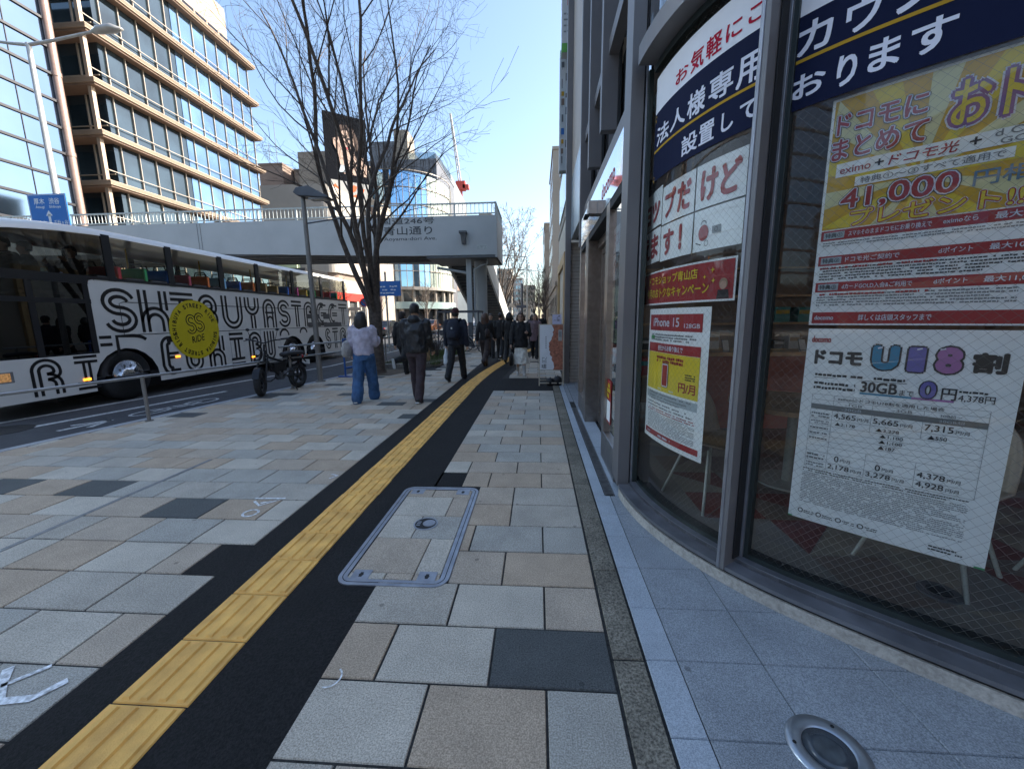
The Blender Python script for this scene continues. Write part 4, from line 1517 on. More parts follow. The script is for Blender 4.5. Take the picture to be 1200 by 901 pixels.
for x, s in ((BX, 1), (BXF, -1)):
    m = MB()
    # white skirt below the front door glass and the white flank behind it
    cuts = sorted(set([p[0] for p in bt] + [6.92, 7.0, 7.1]))
    for a, b in zip(cuts[:-1], cuts[1:]):
        if b - a < 1e-6:
            continue
        def top(y):
            return .86 if y < 6.95 else Zb
        tm = top((a + b) / 2)
        za, zb = zlow(a + 1e-6), zlow(b - 1e-6)
        if zlow((a + b) / 2) > tm:
            continue
        ta = tb = tm
        if abs(a - 6.92) < .2 and tm > 1 and a < 7.1:   # rounded upper front corner of the flank
            ta, tb = (Zb - .16, Zb - .03) if a < 6.99 else (Zb - .03, Zb)
        m.add([(x, a, za), (x, b, zb), (x, b, tb), (x, a, ta)], [(0, 1, 2, 3)], BW, False)
    m.build("side_skin", bus)
    m = MB()
    m.box(x - s * .02 - .012, x - s * .02 + .012, Y0 + .1, 6.96, .86, Zb, glass("bus dark door glass", (0.10, 0.09, 0.08), 1.6))
    m.build("door_glass", bus)
    for ya in (Y0 + .05, 6.05, 6.88):
        m = MB()
        m.box(x - s * .01 - .014, x - s * .01 + .014, ya, ya + .09, .86, Zb, BDK)
        m.build("door_post", bus)
    m = MB()
    m.box(x - .015, x + .015, Y0 + .05, 6.97, 1.78, 1.86, BDK)
    m.box(x - .015, x + .015, Y0 + .05, 6.97, Zb - .10, Zb + .01, BDK)
    m.build("door_rail", bus)
    # upper windows
    posts = [5.62, 7.42, 8.72, 10.18, 11.55, 13.25, 15.05, 16.85]
    for a, b in zip(posts[:-1], posts[1:]):
        zt = min(Zt, roofz(a) - .10)
        m = MB()
        m.add([(x - s * .012, a + .06, Zb + .03), (x - s * .012, b - .06, Zb + .03), (x - s * .012, b - .06, min(Zt, roofz(b) - .09)), (x - s * .012, a + .06, zt)], [(0, 1, 2, 3)], BGL if a > 7 else glass('bus front side glass', (0.34, 0.32, 0.28), 1.2))
        m.build("window", bus)
    for a in posts:
        m = MB()
        m.box(x - s * .012 - .02, x - s * .012 + .022, a - .07, a + .07, Zb - .01, min(Zt + .03, roofz(a) - .06), BDK)
        m.build("window_post", bus)
    m = MB()
    m.box(x - s * .012 - .022, x - s * .012 + .024, Y0 + .12, Y1 - .05, Zb - .005, Zb + .05, BDK)
    m.build("window_rail", bus)
# roof, floor, ends
m = MB()
prof = [(BXF, Zt), (BXF + .03, Zt + .09), (BXF + .18, Zr - .02), (BXF + .5, Zr + .02), ((BX + BXF) / 2, Zr + .04), (BX - .5, Zr + .02), (BX - .18, Zr - .02), (BX - .03, Zt + .09), (BX, Zt)]
ysr = [5.40, 5.6, 6.0, 6.6, 7.2, 7.8, 9, 11, 13, 15, 16.8, 17.1]
vs, fs = [], []
for y in ysr:
    dz = roofz(y) - Zr
    if y > 17:
        dz -= .06
    for px, pz in prof:
        vs.append((px, y, pz + dz))
n_ = len(prof)
for i in range(len(ysr) - 1):
    for k in range(n_ - 1):
        fs.append((i * n_ + k, i * n_ + k + 1, (i + 1) * n_ + k + 1, (i + 1) * n_ + k))
m.add(vs, fs, BW, True)
m.box(BXF + .3, BX - .3, 14.6, 16.2, Zr + .02, Zr + .13, BDK)
m.build("roof", bus)
m = MB()
m.box(BXF + .03, BX - .03, Y0 + .1, Y1 - .05, 1.92, 1.98, GREYP)
m.box(BXF + .03, BX - .03, Y0 + .1, Y1 - .05, .33, .40, BDK)
m.box(BXF + .6, BX - .6, Y0 + 1.2, Y1 - .3, -.02, .33, BDK)
m.build("floors", bus)
m = MB()
m.box(BXF + .02, BX - .02, Y1 - .06, Y1, .25, 1.2, BW)
m.box(BXF + .02, BX - .02, Y1 - .06, Y1, 1.2, Zb + .05, BW)
m.box(BXF + .02, BX - .02, Y1 - .05, Y1 - .03, Zb + .05, Zt + .02, BGL)
m.build("rear_wall", bus)
m = MB()
m.box(BXF + .05, BX - .05, Y0, Y0 + .06, .2, .95, BW)
m.box(BXF + .05, BX - .05, Y0 - .03, Y0 + .0, .14, .36, BDK)
m.build("front_wall", bus, .01)
m = MB()
m.quad((BXF + .06, Y0 + .02, .95), (BX - .06, Y0 + .02, .95), (BX - .06, Y0 + .06, 1.95), (BXF + .06, Y0 + .06, 1.95), BGL)
m.quad((BXF + .06, Y0 + .06, 2.0), (BX - .06, Y0 + .06, 2.0), (BX - .1, Y0 + .2, 2.92), (BXF + .1, Y0 + .2, 2.92), BGL)
m.build("windscreen", bus)
m = MB()
m.box(BX - .35, BX + .006, Y0 - .012, Y0 + .22, .52, .66, M("headlamp amber glass", (.50, .26, .10), .2, var=.6, scale=30, emit=.12))
m.box(BX - .36, BX + .003, Y0 - .009, Y0 + .26, .50, .68, SILV)
m.build("headlight", bus, .01)
for y, z in ((5.62, 2.96),):
    m = MB(); m.ball((BX - .12, y, z + .06), .05, AMBL, (.7, 1.6, .6)); m.build("marker_lamp", bus)
for y, z in ((6.68, .40), (8.58, .64), (11.0, .40)):
    m = MB(); m.box(BX - .01, BX + .014, y - .06, y + .06, z - .022, z + .022, AMBL); m.build("marker_lamp", bus)
# wheels
for wy in wheels:
    for x, s in ((BX - .03, 1), (BXF + .03, -1)):
        m = MB()
        c = (x - s * .16, wy, .375)
        pr = [(-.16, .30), (-.16, RW - .05), (-.12, RW), (.12, RW), (.16, RW - .05), (.16, .30)]
        m.tube([(c[0] + s * o, c[1], c[2]) for o, r in pr], [r for o, r in pr], TYRE, 28)
        w = m.build("wheel", bus)
        m = MB()
        pr = [(.155, .31), (.165, .29), (.145, .26), (.135, .16), (.17, .13), (.185, .10), (.185, .001)]
        m.tube([(c[0] + s * o, c[1], c[2]) for o, r in pr], [r for o, r in pr], CHRM, 28)
        for k in range(10):
            a = 2 * math.pi * k / 10
            p = (c[0] + s * .14, c[1] + .205 * math.cos(a), c[2] + .205 * math.sin(a))
            m.tube([p, (p[0] + s * .028, p[1], p[2])], .022, CHRM, 6)
            p = (c[0] + s * .141, c[1] + .24 * math.cos(a + .3), c[2] + .24 * math.sin(a + .3))
            m.tube([p, (p[0] + s * .003, p[1], p[2])], .020, BDK, 8)
        r_ = m.build("rim", w)
    for x, s in ((BX, 1), (BXF, -1)):
        m = MB()
        P = arc(wy, .26, .66, 0, 180, 14)
        m.add([(x - s * .004, p[0], p[1]) for p in P] + [(x - s * .42, p[0], p[1]) for p in P], [(i, i + 1, 15 + i + 1, 15 + i) for i in range(14)], BDK)
        m.build("wheel_arch", bus)
# upper deck seats
seatc = {"red": (0.48, 0.05, 0.05), "orange": (0.80, 0.21, 0.05), "green": (0.05, 0.35, 0.11), "blue": (0.06, 0.19, 0.67), "pale blue": (0.29, 0.58, 0.80), "maroon": (0.45, 0.08, 0.11), "yellow": (0.80, 0.58, 0.08), "pink": (0.80, 0.11, 0.35), "tan": (0.67, 0.45, 0.19)}
SM_ = {k: M("seat cover " + k, v, .6, var=.1) for k, v in seatc.items()}
order = ["red", "green", "blue", "maroon", "orange", "pale blue", "blue", "orange", "tan", "tan", "blue", "pink", "yellow", "green", "red", "maroon", "green", "pale blue", "red"]
for k in range(17):
    y = 7.55 + k * .54
    for side, xs in ((0, (-8.95, -8.52)), (1, (-10.5, -10.07))):
        col = SM_[order[(k + side * 5) % len(order)]]
        m = MB()
        m.box(xs[0] - .21, xs[1] + .21, y, y + .10, 2.05, 2.53 + .02 * (k % 3), col)
        m.box(xs[0] - .21, xs[1] + .21, y - .40, y, 2.25, 2.33, GREYP)
        sb = m.build("seat", bus, .03)
        m = MB()
        for xx in xs:
            m.tube([(xx - .16, y + .05, 2.51), (xx - .12, y + .05, 2.62 + .02 * (k % 3)), (xx + .12, y + .05, 2.62 + .02 * (k % 3)), (xx + .16, y + .05, 2.51)], .014, BDK, 6)
        m.build("grab_handle", sb)
for y in (8.9, 10.9, 12.9, 14.8):
    m = MB(); m.tube([(-9.5, y, 1.98), (-9.5, y, 3.1)], .018, M("yellow pole paint", (.6, .38, .03), .4, var=0), 6); m.build("hand_pole", bus)

# ---- graphics: every letter is two parallel black strokes
SD = lambda u, v, o=0.0: (BX + o, u, v)
def L2(m, pts, w, d, single=False):
    for q in ((-d, d) if not single else (0,)):
        line(m, offs(pts, q), w, SD, BB, .004)
def letter(m, ch, u0, u1, z0, z1):
    W_, H_ = u1 - u0, z1 - z0
    w = .085 * min(1.0, H_ / 1.0) * .92
    d = .075 * min(1.0, H_ / 1.0)
    e = d + w / 2
    l, r, b, t = u0 + e, u1 - e, z0 + e, z1 - e
    cx_, hw = (u0 + u1) / 2, (u1 - u0) / 2 - e
    mid = (z0 + z1) / 2
    if ch == "S":
        ry = (t - mid) / 2
        P = arc(cx_, mid + ry, hw, 15, 270, 16, ry) + arc(cx_, mid - ry, hw, 90, -165, 16, ry)[1:]
        L2(m, P, w, d)
    elif ch in "U":
        L2(m, [(l, z1), (l, b + hw)] + arc(cx_, b + hw, hw, 180, 360, 14)[1:-1] + [(r, b + hw), (r, z1)], w, d)
    elif ch == "H":
        L2(m, [(l, z0), (l, z1)], w, d)
        L2(m, [(r, mid + .02), (r, z1)], w, d)
        L2(m, arc(cx_, mid - hw, hw, 180, 0, 14) + [(r, z0)], w, d)
    elif ch == "I":
        for z in (t, b):
            L2(m, [(u0, z), (u1, z)], w, d)
        L2(m, [(cx_, b + e), (cx_, t - e)], w, d)
    elif ch == "T":
        L2(m, [(u0, t), (u1, t)], w, d)
        L2(m, [(cx_, z0), (cx_, t - e)], w, d)
    elif ch == "Y":
        L2(m, [(l, z1), (l, mid + hw + e * .3)] + arc(cx_, mid + hw + e * .3, hw, 180, 360, 14)[1:-1] + [(r, mid + hw + e * .3), (r, z1)], w, d)
        L2(m, [(cx_, z0), (cx_, mid - e * .7)], w, d)
    elif ch == "A":
        L2(m, [(l, z0), (l, t - hw)] + arc(cx_, t - hw, hw, 180, 0, 14)[1:-1] + [(r, t - hw), (r, z0)], w, d)
        line(m, arc(cx_, mid - hw * 1.15, hw * .62, 180, 0, 12), w * .9, SD, BB, .005)
        line(m, [(l, mid + .02), (r, mid + .02)], w * .8, SD, BB, .005)
    elif ch in "BR":
        ry = (t - mid) / 2
        L2(m, [(l, z0), (l, t - hw * .8)] + arc(cx_, t - hw * .9, hw, 180, 0, 12, hw * .9)[1:] + [(r, mid + ry * .6)] + arc(cx_, mid + ry * .6, hw, 0, -90, 6, ry * .55)[1:], w, d)
        if ch == "B":
            L2(m, arc(cx_, mid - ry, hw, 80, -90, 12, ry) + [(l, b)], w, d)
        else:
            L2(m, arc(cx_, mid - hw * .9, hw, 90, 0, 8, hw * .9) + [(r, z0)], w, d)
    elif ch == "E":
        L2(m, arc(cx_ + hw * .1, t - hw, hw, 60, 180, 10)[0:] + [(l, b + hw)] + arc(cx_ + hw * .1, b + hw, hw, 180, 300, 10)[1:], w, d)
        line(m, [(cx_ - hw * .3, t), (u1, t)], w, SD, BB, .005)
        line(m, [(cx_ - hw * .3, b), (u1, b)], w, SD, BB, .005)
        L2(m, [(cx_ - hw * .2, mid), (u1, mid)], w * .85, d * .7)
    elif ch == "D":
        L2(m, [(l, z0), (l, t - hw)] + arc(cx_, t - hw, hw, 180, 0, 12)[1:] + [(r, b + hw)] + arc(cx_, b + hw, hw, 0, -90, 6)[1:] + [(l, b)], w, d)
m = MB()
tz0, tz1 = 1.22, 2.10
for ch, a, b in (("S", 7.14, 7.80), ("H", 7.86, 8.52), ("I", 8.60, 9.20), ("B", 9.32, 9.90), ("U", 10.05, 10.78), ("Y", 10.88, 11.48), ("A", 11.62, 12.22),
                 ("S", 12.32, 12.95), ("T", 13.05, 13.62), ("R", 13.75, 14.38), ("E", 14.55, 15.25), ("E", 15.4, 16.1), ("T", 16.25, 16.95)):
    letter(m, ch, a, b, tz0, tz1)
for ch, a, b, z0, z1 in (("R", 5.88, 6.32, .22, .84), ("I", 6.52, 6.90, .22, .84), ("E", 8.18, 8.62, .24, 1.12), ("U", 8.78, 9.28, .24, 1.0), ("H", 9.45, 9.98, .24, 1.06),
                         ("I", 10.18, 10.68, .24, 1.12), ("B", 10.88, 11.42, .24, 1.12), ("U", 11.55, 12.02, .24, 1.12), ("Y", 12.12, 12.5, .95, 1.14), ("S", 15.05, 15.45, .3, 1.12), ("T", 15.6, 16.05, .3, 1.12), ("R", 16.2, 16.75, .3, 1.12)):
    if z1 - z0 < .4:
        continue
    letter(m, ch, a, b, z0, z1)
# strokes that run over the front arch
for q in (-.07, .07):
    line(m, offs([(7.0, 1.08), (7.22, 1.08)], q), .06, SD, BB, .004)
line(m, [(7.32, .80), (7.32, 1.16)] + arc(7.62, 1.02, .30, 90, 20, 8, .14), .07, SD, BB, .004)
line(m, arc(12.55, .95, .22, 0, 180, 10, .2), .07, SD, BB, .004)
line(m, arc(13.62, 1.0, .2, 180, 0, 10, .17), .07, SD, BB, .004)
m.build("side_lettering", bus)
# seams, flap, dark vents
m = MB()
line(m, [(7.55, 1.83), (17.0, 1.83)], .014, SD, BDK, .0085)
line(m, [(7.55, 1.18), (17.0, 1.18)], .014, SD, BDK, .0085)
line(m, [(7.55, 1.83), (7.47, 1.80), (7.47, 1.18)], .014, SD, BDK, .0085)
for y in (9.0, 10.2, 11.4, 12.3):
    line(m, [(y, .17), (y, 1.18)], .008, SD, GREYP, .0085)
for a, b, z0, z1 in ((13.95, 14.75, 1.50, 1.66), (15.0, 15.5, 1.48, 1.68), (13.95, 14.8, 1.20, 1.36), (15.0, 16.4, 1.17, 1.34)):
    sheet(m, a, z0, b, z1, SD, GREYP, .009)
m.build("panel_seams", bus)
# the yellow disc
m = MB()
dy, dz, dr_ = 9.16, 1.24, .70
m.add([SD(dy + dr_ * math.cos(2 * math.pi * k / 48), dz + dr_ * math.sin(2 * math.pi * k / 48), .011) for k in range(48)], [tuple(range(48))], BY)
def ring_text(body, a0, a1, r, h, flip=False):
    n = len(body)
    for k, ch in enumerate(body):
        if ch == " ":
            continue
        a = rad(a0 + (a1 - a0) * k / (n - 1))
        ca, sa = math.cos(a), math.sin(a)
        if not flip:
            f = lambda x, y, o=0.0: SD(dy + ca * (r + y) + sa * x, dz + sa * (r + y) - ca * x, o)
        else:
            f = lambda x, y, o=0.0: SD(dy + ca * (r - y) - sa * x, dz + sa * (r - y) + ca * x, o)
        w_ = .022 if ch in "I" else .07
        text(m, ch, -w_ / 2, -h / 2, w_ / 2, h / 2, f, [(BB, .03)], .013)
ring_text("SHIBUYA STREET RIDE", 188, 22, .575, .105)
ring_text("SHIBUYA STREET RIDE", -10, -172, .575, .105)
def ss(cx_, cz_, s):
    P = arc(cx_, cz_ + s * .5, s * .5, 20, 270, 14) + arc(cx_, cz_ - s * .5, s * .5, 90, -160, 14)[1:]
    for q in (-s * .17, s * .17):
        line(m, offs(P, q), s * .13, SD, BB, .013)
ss(dy - .11, dz + .13, .19)
ss(dy + .13, dz + .17, .19)
text(m, "RIDE", dy - .14, dz - .30, dy + .22, dz - .14, lambda u, v, o=0.0: SD(u, v + (u - dy) * .18, o), [(BB, .01)], .013)
m.build("yellow_disc", bus)
# ================================================================== street furniture on our side
PIPE = M("guard pipe steel", (0.36, 0.36, 0.36), 0.35, 0.8, var=0.15, scale=10)
POLEM = M("grey brown lamp post paint", (0.20, 0.185, 0.17), 0.45, 0.3, var=0.12, scale=5)
DKM = M("dark lamp head metal", (0.10, 0.105, 0.115), 0.45, 0.4, var=0.1)
rail = thing("guard_rail", "grey steel pipe guard rail along the kerb between pavement and bus", "guard rail", (-5.5, 7.0, 0))
posts_y = (2.2, 5.27, 7.95, 10.10)
def rl(y, dx=.27):
    return kx(y) + dx
for y in posts_y:
    m = MB()
    m.tube([(rl(y), y, 0), (rl(y), y, .655 if y < 6 else .91)], .024, POLEM, 10)
    m.tube([(rl(y), y, 0), (rl(y), y, .012)], .05, POLEM, 12)
    m.build("post", rail)
m = MB(); m.tube([(rl(y), y, .655) for y in (-4, 1, 5.27, 7.95, 10.1, 10.6)], .021, PIPE, 10); m.build("lower_pipe", rail)
m = MB(); m.tube([(rl(y), y, .90) for y in (7.7, 7.95, 10.1, 10.6)], .021, PIPE, 10); m.build("upper_pipe", rail)
# lamp post by the kerb
lp = thing("street_lamp", "slim grey street lamp with flat slanted head beside the parked bike", "street lamp", (-5.14, 8.93, 0))
m = MB(); m.tube([(-5.14, 8.93, 0), (-5.14, 8.93, 1.2), (-5.16, 8.93, 4.10)], [.060, .058, .045], POLEM, 14); m.tube([(-5.14, 8.93, 0), (-5.14, 8.93, .03)], .11, POLEM, 14); m.build("pole", lp)
m = MB()
P = [(-5.30, 4.17), (-5.22, 4.27), (-4.95, 4.30), (-4.52, 4.07), (-4.55, 4.04), (-5.2, 4.10)]
m.prism([(p[0], 8.78, p[1]) for p in P], (0, .30, 0), DKM)
m.build("lamp_head", lp, .015)
m = MB(); m.box(-4.98, -4.60, 8.82, 9.04, 4.035, 4.06, M("lamp diffuser", (.30, .31, .32), .3, var=0)); m.build("diffuser", lp)
m = MB(); m.tube([(-5.15, 8.93, 3.55), (-4.24, 8.93, 3.66)], .016, DKM, 8); m.build("banner_arm", lp)

# fat-tyred electric bike
BK = M("matt black bike frame", (0.016, 0.016, 0.018), 0.42, 0.3, var=0.1)
LEA = M("black seat leather", (0.02, 0.02, 0.022), 0.5, var=0.2, scale=30)
ax, ay, bx_, by_ = -5.30, 7.13, -5.17, 8.12
bike = thing("electric_bike", "black fat tyred electric bike parked on the pavement by the kerb", "bike", ((ax + bx_) / 2, (ay + by_) / 2, 0))
R0 = .265
fdir = Vector((-.05, -1, 0)).normalized()
turn = Matrix.Rotation(rad(24), 3, 'Z')
def wheel(cx_, cy_, d, r, w, name):
    d = Vector(d).normalized()
    a = d.cross(Vector((0, 0, 1)))
    c = Vector((cx_, cy_, r))
    m = MB()
    # torus tyre
    n, k = 28, 10
    vs, fs = [], []
    for i in range(n):
        t = 2 * math.pi * i / n
        q = d * math.cos(t) + Vector((0, 0, 1)) * math.sin(t)
        for j in range(k):
            u = 2 * math.pi * j / k
            kn = 1.0 + (.03 if (i % 2 and abs(math.cos(u)) > .3 and math.cos(u) > 0) else 0)
            vs.append(c + q * (r - w / 2 + w / 2 * math.cos(u) * kn) + a * (w * .55 * math.sin(u)))
    for i in range(n):
        for j in range(k):
            fs.append((i * k + j, ((i + 1) % n) * k + j, ((i + 1) % n) * k + (j + 1) % k, i * k + (j + 1) % k))
    m.add(vs, fs, TYRE, True)
    wo = m.build(name, bike)
    m = MB()
    m.tube([c - a * .05, c + a * .05], .04, BK, 12)
    for i in range(5):
        t = 2 * math.pi * i / 5 + .3
        q = d * math.cos(t) + Vector((0, 0, 1)) * math.sin(t)
        m.bar(c + q * .03, c + q * (r - w + .01), .035, .03, BK, a)
    pts = [c + (d * math.cos(2 * math.pi * i / 24) + Vector((0, 0, 1)) * math.sin(2 * math.pi * i / 24)) * (r - w + .005) for i in range(25)]
    m.tube(pts, .022, GREYP, 6, False)
    m.build("rim", wo)
    return c
fd = turn @ fdir
fc = wheel(ax, ay, fd, R0, .105, "front_wheel")
rc = wheel(bx_, by_, fdir, R0, .105, "rear_wheel")
U = Vector((0, 0, 1))
fwd = (fc - rc).normalized()
sd = fwd.cross(U).normalized()
fs_ = fd.cross(U).normalized()
head = fc - fwd * .17 + U * .50
m = MB()
for s in (-1, 1):
    m.tube([fc + fs_ * (.085 * s), fc + fs_ * (.085 * s) - fwd * .06 + U * .24, head + fs_ * (.06 * s) + U * .02], [.016, .020, .018], BK, 8)
m.box(-.08, .08, -.03, .03, -.02, .02, BK, Matrix.Translation(head - U * .12 + fwd * .05) @ fs_.to_track_quat('X', 'Z').to_matrix().to_4x4())
m.tube([head - U * .14 + fwd * .04, head + U * .10 - fwd * .03], .024, BK, 10)
m.build("fork", bike)
m = MB()
m.tube([head + U * .08, head + U * .22 - fwd * .02], .018, BK, 8)
hb = head + U * .24 - fwd * .02
m.tube([hb + fs_ * .36 - fwd * .10 + U * .08, hb + fs_ * .16 + U * .05, hb, hb - fs_ * .16 + U * .05, hb - fs_ * .36 - fwd * .10 + U * .08], .013, BK, 8)
for s in (-1, 1):
    m.tube([hb + fs_ * (.37 * s) - fwd * .105 + U * .08, hb + fs_ * (.26 * s) - fwd * .06 + U * .07], .019, LEA, 8)
    m.tube([hb + fs_ * (.24 * s) + U * .07, hb + fs_ * (.30 * s) + fwd * .05 + U * .05], .007, BK, 6)
    m.tube([hb + fs_ * (.20 * s) + U * .06, hb + fs_ * (.25 * s) + U * .24], .005, BK, 6)
    m.ball(hb + fs_ * (.25 * s) + U * .26, .04, BK, (1, .3, .7))
m.build("handlebar", bike)
m = MB()
hl = head + fwd * .09 + U * .08
m.tube([hl, hl + fwd * .06], [.05, .062], BK, 14)
m.tube([hl + fwd * .06, hl + fwd * .066], .052, M("headlamp glass", (.35, .37, .40), .1, var=0), 14)
m.build("headlight", bike)
m = MB()
bb = (fc + rc) / 2 + U * .06 - fwd * .02
st = rc + fwd * .22 + U * .38
m.tube([head - U * .06, bb + fwd * .05 + U * .02], .028, BK, 10)
m.tube([head - U * .0, st + fwd * .12 - U * .06], .024, BK, 10)
m.tube([bb, st + U * .02], .022, BK, 8)
for s in (-1, 1):
    m.tube([rc + sd * (.085 * s), bb + sd * (.05 * s) - fwd * .05], .014, BK, 8)
    m.tube([rc + sd * (.085 * s), rc + sd * (.085 * s) + U * .30 + fwd * .04, st + sd * (.05 * s) + U * .02], .014, BK, 8)
    m.tube([bb + sd * .06 * s, bb + sd * (.15 * s) + (fwd * .10 - U * .10) * s], .012, BK, 8)
    m.box(-.045, .045, -.03, .03, -.012, .012, BK, Matrix.Translation(bb + sd * (.19 * s) + (fwd * .10 - U * .10) * s))
m.tube([bb - sd * .05, bb + sd * .05], .07, GREYP, 14)
m.tube([bb + sd * .055 - U * 0, bb + sd * .06], .085, BK, 16)
m.box(-.06, .06, -.17, .13, -.09, .09, BK, Matrix.Translation(bb + fwd * .02 + U * .19) @ fwd.to_track_quat('-Y', 'Z').to_matrix().to_4x4())
m.build("frame", bike)
m = MB()
rings = []
for i in range(9):
    t = i / 8
    rings.append((st + fwd * (.16 - .52 * t) + U * (.10 + .02 * math.sin(t * 3)), .07 + .045 * math.sin(min(1, t * 1.3) * math.pi * .6), .045))
m.loft(rings, LEA, 12, ax=(sd, U))
m.build("seat", bike)
m = MB()
tl_ = rc - fwd * .20 + U * .40
m.tube([tl_ + fwd * .05, tl_], .035, M("red tail lens", (.45, .02, .03), .25, var=0), 10)
m.tube([rc - fwd * .12 + U * .43, rc - fwd * .30 + U * .26], .014, BK, 6)
m.box(-.09, .09, -.005, .005, -.05, .05, BW, Matrix.Translation(rc - fwd * .29 + U * .27) @ fwd.to_track_quat('-Y', 'Z').to_matrix().to_4x4())
for s in (-1, 1):
    m.tube([tl_ + U * .02, tl_ + sd * .09 * s + U * .03], .006, BK, 6)
    m.ball(tl_ + sd * .11 * s + U * .03, .018, M('amber reflector', (.45, .14, .02), .25, var=0))
m.build("tail_light", bike)
m = MB()
fp = []
for i in range(9):
    t = rad(20 + 110 * i / 8)
    fp.append(fc + (fd * math.cos(t) + U * math.sin(t)) * (R0 + .03))
m.add([p + fs_ * .055 for p in fp] + [p - fs_ * .055 for p in fp], [(i, i + 1, 9 + i + 1, 9 + i) for i in range(8)], BK, True)
fp = []
for i in range(9):
    t = rad(60 + 90 * i / 8)
    fp.append(rc + (fdir * math.cos(t) + U * math.sin(t)) * (R0 + .035))
m.add([p + sd * .055 for p in fp] + [p - sd * .055 for p in fp], [(i, i + 1, 9 + i + 1, 9 + i) for i in range(8)], BK, True)
m.build("mudguard", bike)
m = MB(); m.tube([bb - fwd * .12 - sd * .05, Vector((bb.x, bb.y, 0)) - fwd * .20 - sd * .20], .011, BK, 6); m.build("kickstand", bike)

# blue barrier stand beside the woman
BLU = M("blue barrier paint", (0.015, 0.085, 0.30), 0.4, var=0.12, scale=9)
bs = thing("blue_barrier", "blue tubular barrier frame standing at the kerb behind the woman in jeans", "barrier", (-4.75, 9.95, 0))
m = MB()
for y, x in ((9.65, -4.88), (10.45, -4.72)):
    m.tube([(x, y, 0), (x, y, .95)], .024, BLU, 8)
m.tube([(-4.88, 9.65, .95), (-4.72, 10.45, .95)], .024, BLU, 8)
m.tube([(-4.88, 9.65, .22), (-4.72, 10.45, .22)], .03, BLU, 8)
m.tube([(-4.88, 9.65, .6), (-4.72, 10.45, .6)], .018, BLU, 8)
m.build("frame", bs)
for x0_, y0_ in ((-5.05, 9.60), (-4.9, 10.40)):
    m = MB(); m.box(x0_, x0_ + .5, y0_, y0_ + .1, 0, .03, BLU); m.build("foot", bs)

# high street lamp over the road with the blue direction sign
HX, HY = -18.0, 14.64
GALV = M("galvanised lamp post", (0.42, 0.40, 0.37), 0.4, 0.6, var=0.1, scale=4)
hl_ = thing("road_lamp", "tall galvanised road lamp with two arms rising behind the bus", "street lamp", (HX, HY, RZ))
m = MB(); m.tube([(HX, HY, RZ), (HX, HY, 5), (HX, HY, 11.2)], [.13, .11, .075], GALV, 12); m.build("pole", hl_)
for s in (1, -1):
    m = MB()
    ex = HX + 2.35 * s
    m.tube([(HX, HY, 11.15), (HX + .8 * s, HY + .1, 11.30), (ex, HY + .25, 11.62)], [.06, .05, .04], GALV, 10); m.build("arm", hl_)
    m = MB()
    m.loft([((ex - .1 * s, HY + .25, 11.60), .06, .08), ((ex + .15 * s, HY + .27, 11.66), .12, .16), ((ex + .6 * s, HY + .3, 11.70), .13, .18), ((ex + .95 * s, HY + .32, 11.68), .03, .06)], GALV, 12, ax=((0, 0, 1), (0, 1, 0)))
    m.build("lamp_head", hl_)
SBLUE = M("road sign blue", (0.012, 0.13, 0.42), 0.4, var=0.03)
SWHT = M("road sign white", (0.62, 0.66, 0.70), 0.4, var=0)
sg = thing("direction_sign", "blue road direction sign with white arrow and place names above the bus roof", "road sign", (-17.8, 14.4, 5.2))
SX0, SX1, SZ0, SZ1, SY = -18.85, -17.32, 4.35, 6.12, 14.35
m = MB(); m.box(SX0, SX1, SY, SY + .03, SZ0, SZ1, SBLUE); m.build("panel", sg)
m = MB()
q = lambda u, v, o=0.0: (u, SY - o, v)
line(m, [(SX0 + .03, SZ0 + .03), (SX1 - .03, SZ0 + .03), (SX1 - .03, SZ1 - .03), (SX0 + .03, SZ1 - .03)], .025, q, SWHT, .003, True)
text(m, "厚木", SX0 + .24, 5.76, SX0 + .66, 5.98, q, [(SWHT, .015)], .003)
text(m, "渋谷", SX0 + .84, 5.76, SX0 + 1.26, 5.98, q, [(SWHT, .015)], .003)
text(m, "Atsugi", SX0 + .27, 5.60, SX0 + .63, 5.72, q, [(SWHT, .015)], .003)
text(m, "Shibuya", SX0 + .82, 5.60, SX0 + 1.28, 5.72, q, [(SWHT, .015)], .003)
line(m, [(-18.09, 4.95), (-18.09, 5.40)], .10, q, SWHT, .003)
m.add([q(-18.22, 5.36, .003), q(-17.96, 5.36, .003), q(-18.09, 5.55, .003)], [(0, 1, 2)], SWHT)
text(m, "西麻布", SX0 + .10, 5.02, SX0 + .60, 5.20, q, [(SWHT, .01)], .003)
text(m, "千駄ヶ谷", SX0 + .90, 5.02, SX0 + 1.46, 5.20, q, [(SWHT, .01)], .003)
line(m, arc(-18.09, 4.86, .1, 0, 360, 6), .02, q, SWHT, .003, True)
text(m, "246", -18.15, 4.82, -18.03, 4.90, q, [(SWHT, .01)], .003)
line(m, [(SX0 + .1, 4.72), (SX1 - .1, 4.72)], .07, q, SWHT, .003)
m.build("sign_lettering", sg)
for z in (5.9, 4.7):
    m = MB(); m.bar((HX, HY - .05, z), (HX - .5, HY - .22, z), .06, .06, GALV); m.build("bracket", sg)

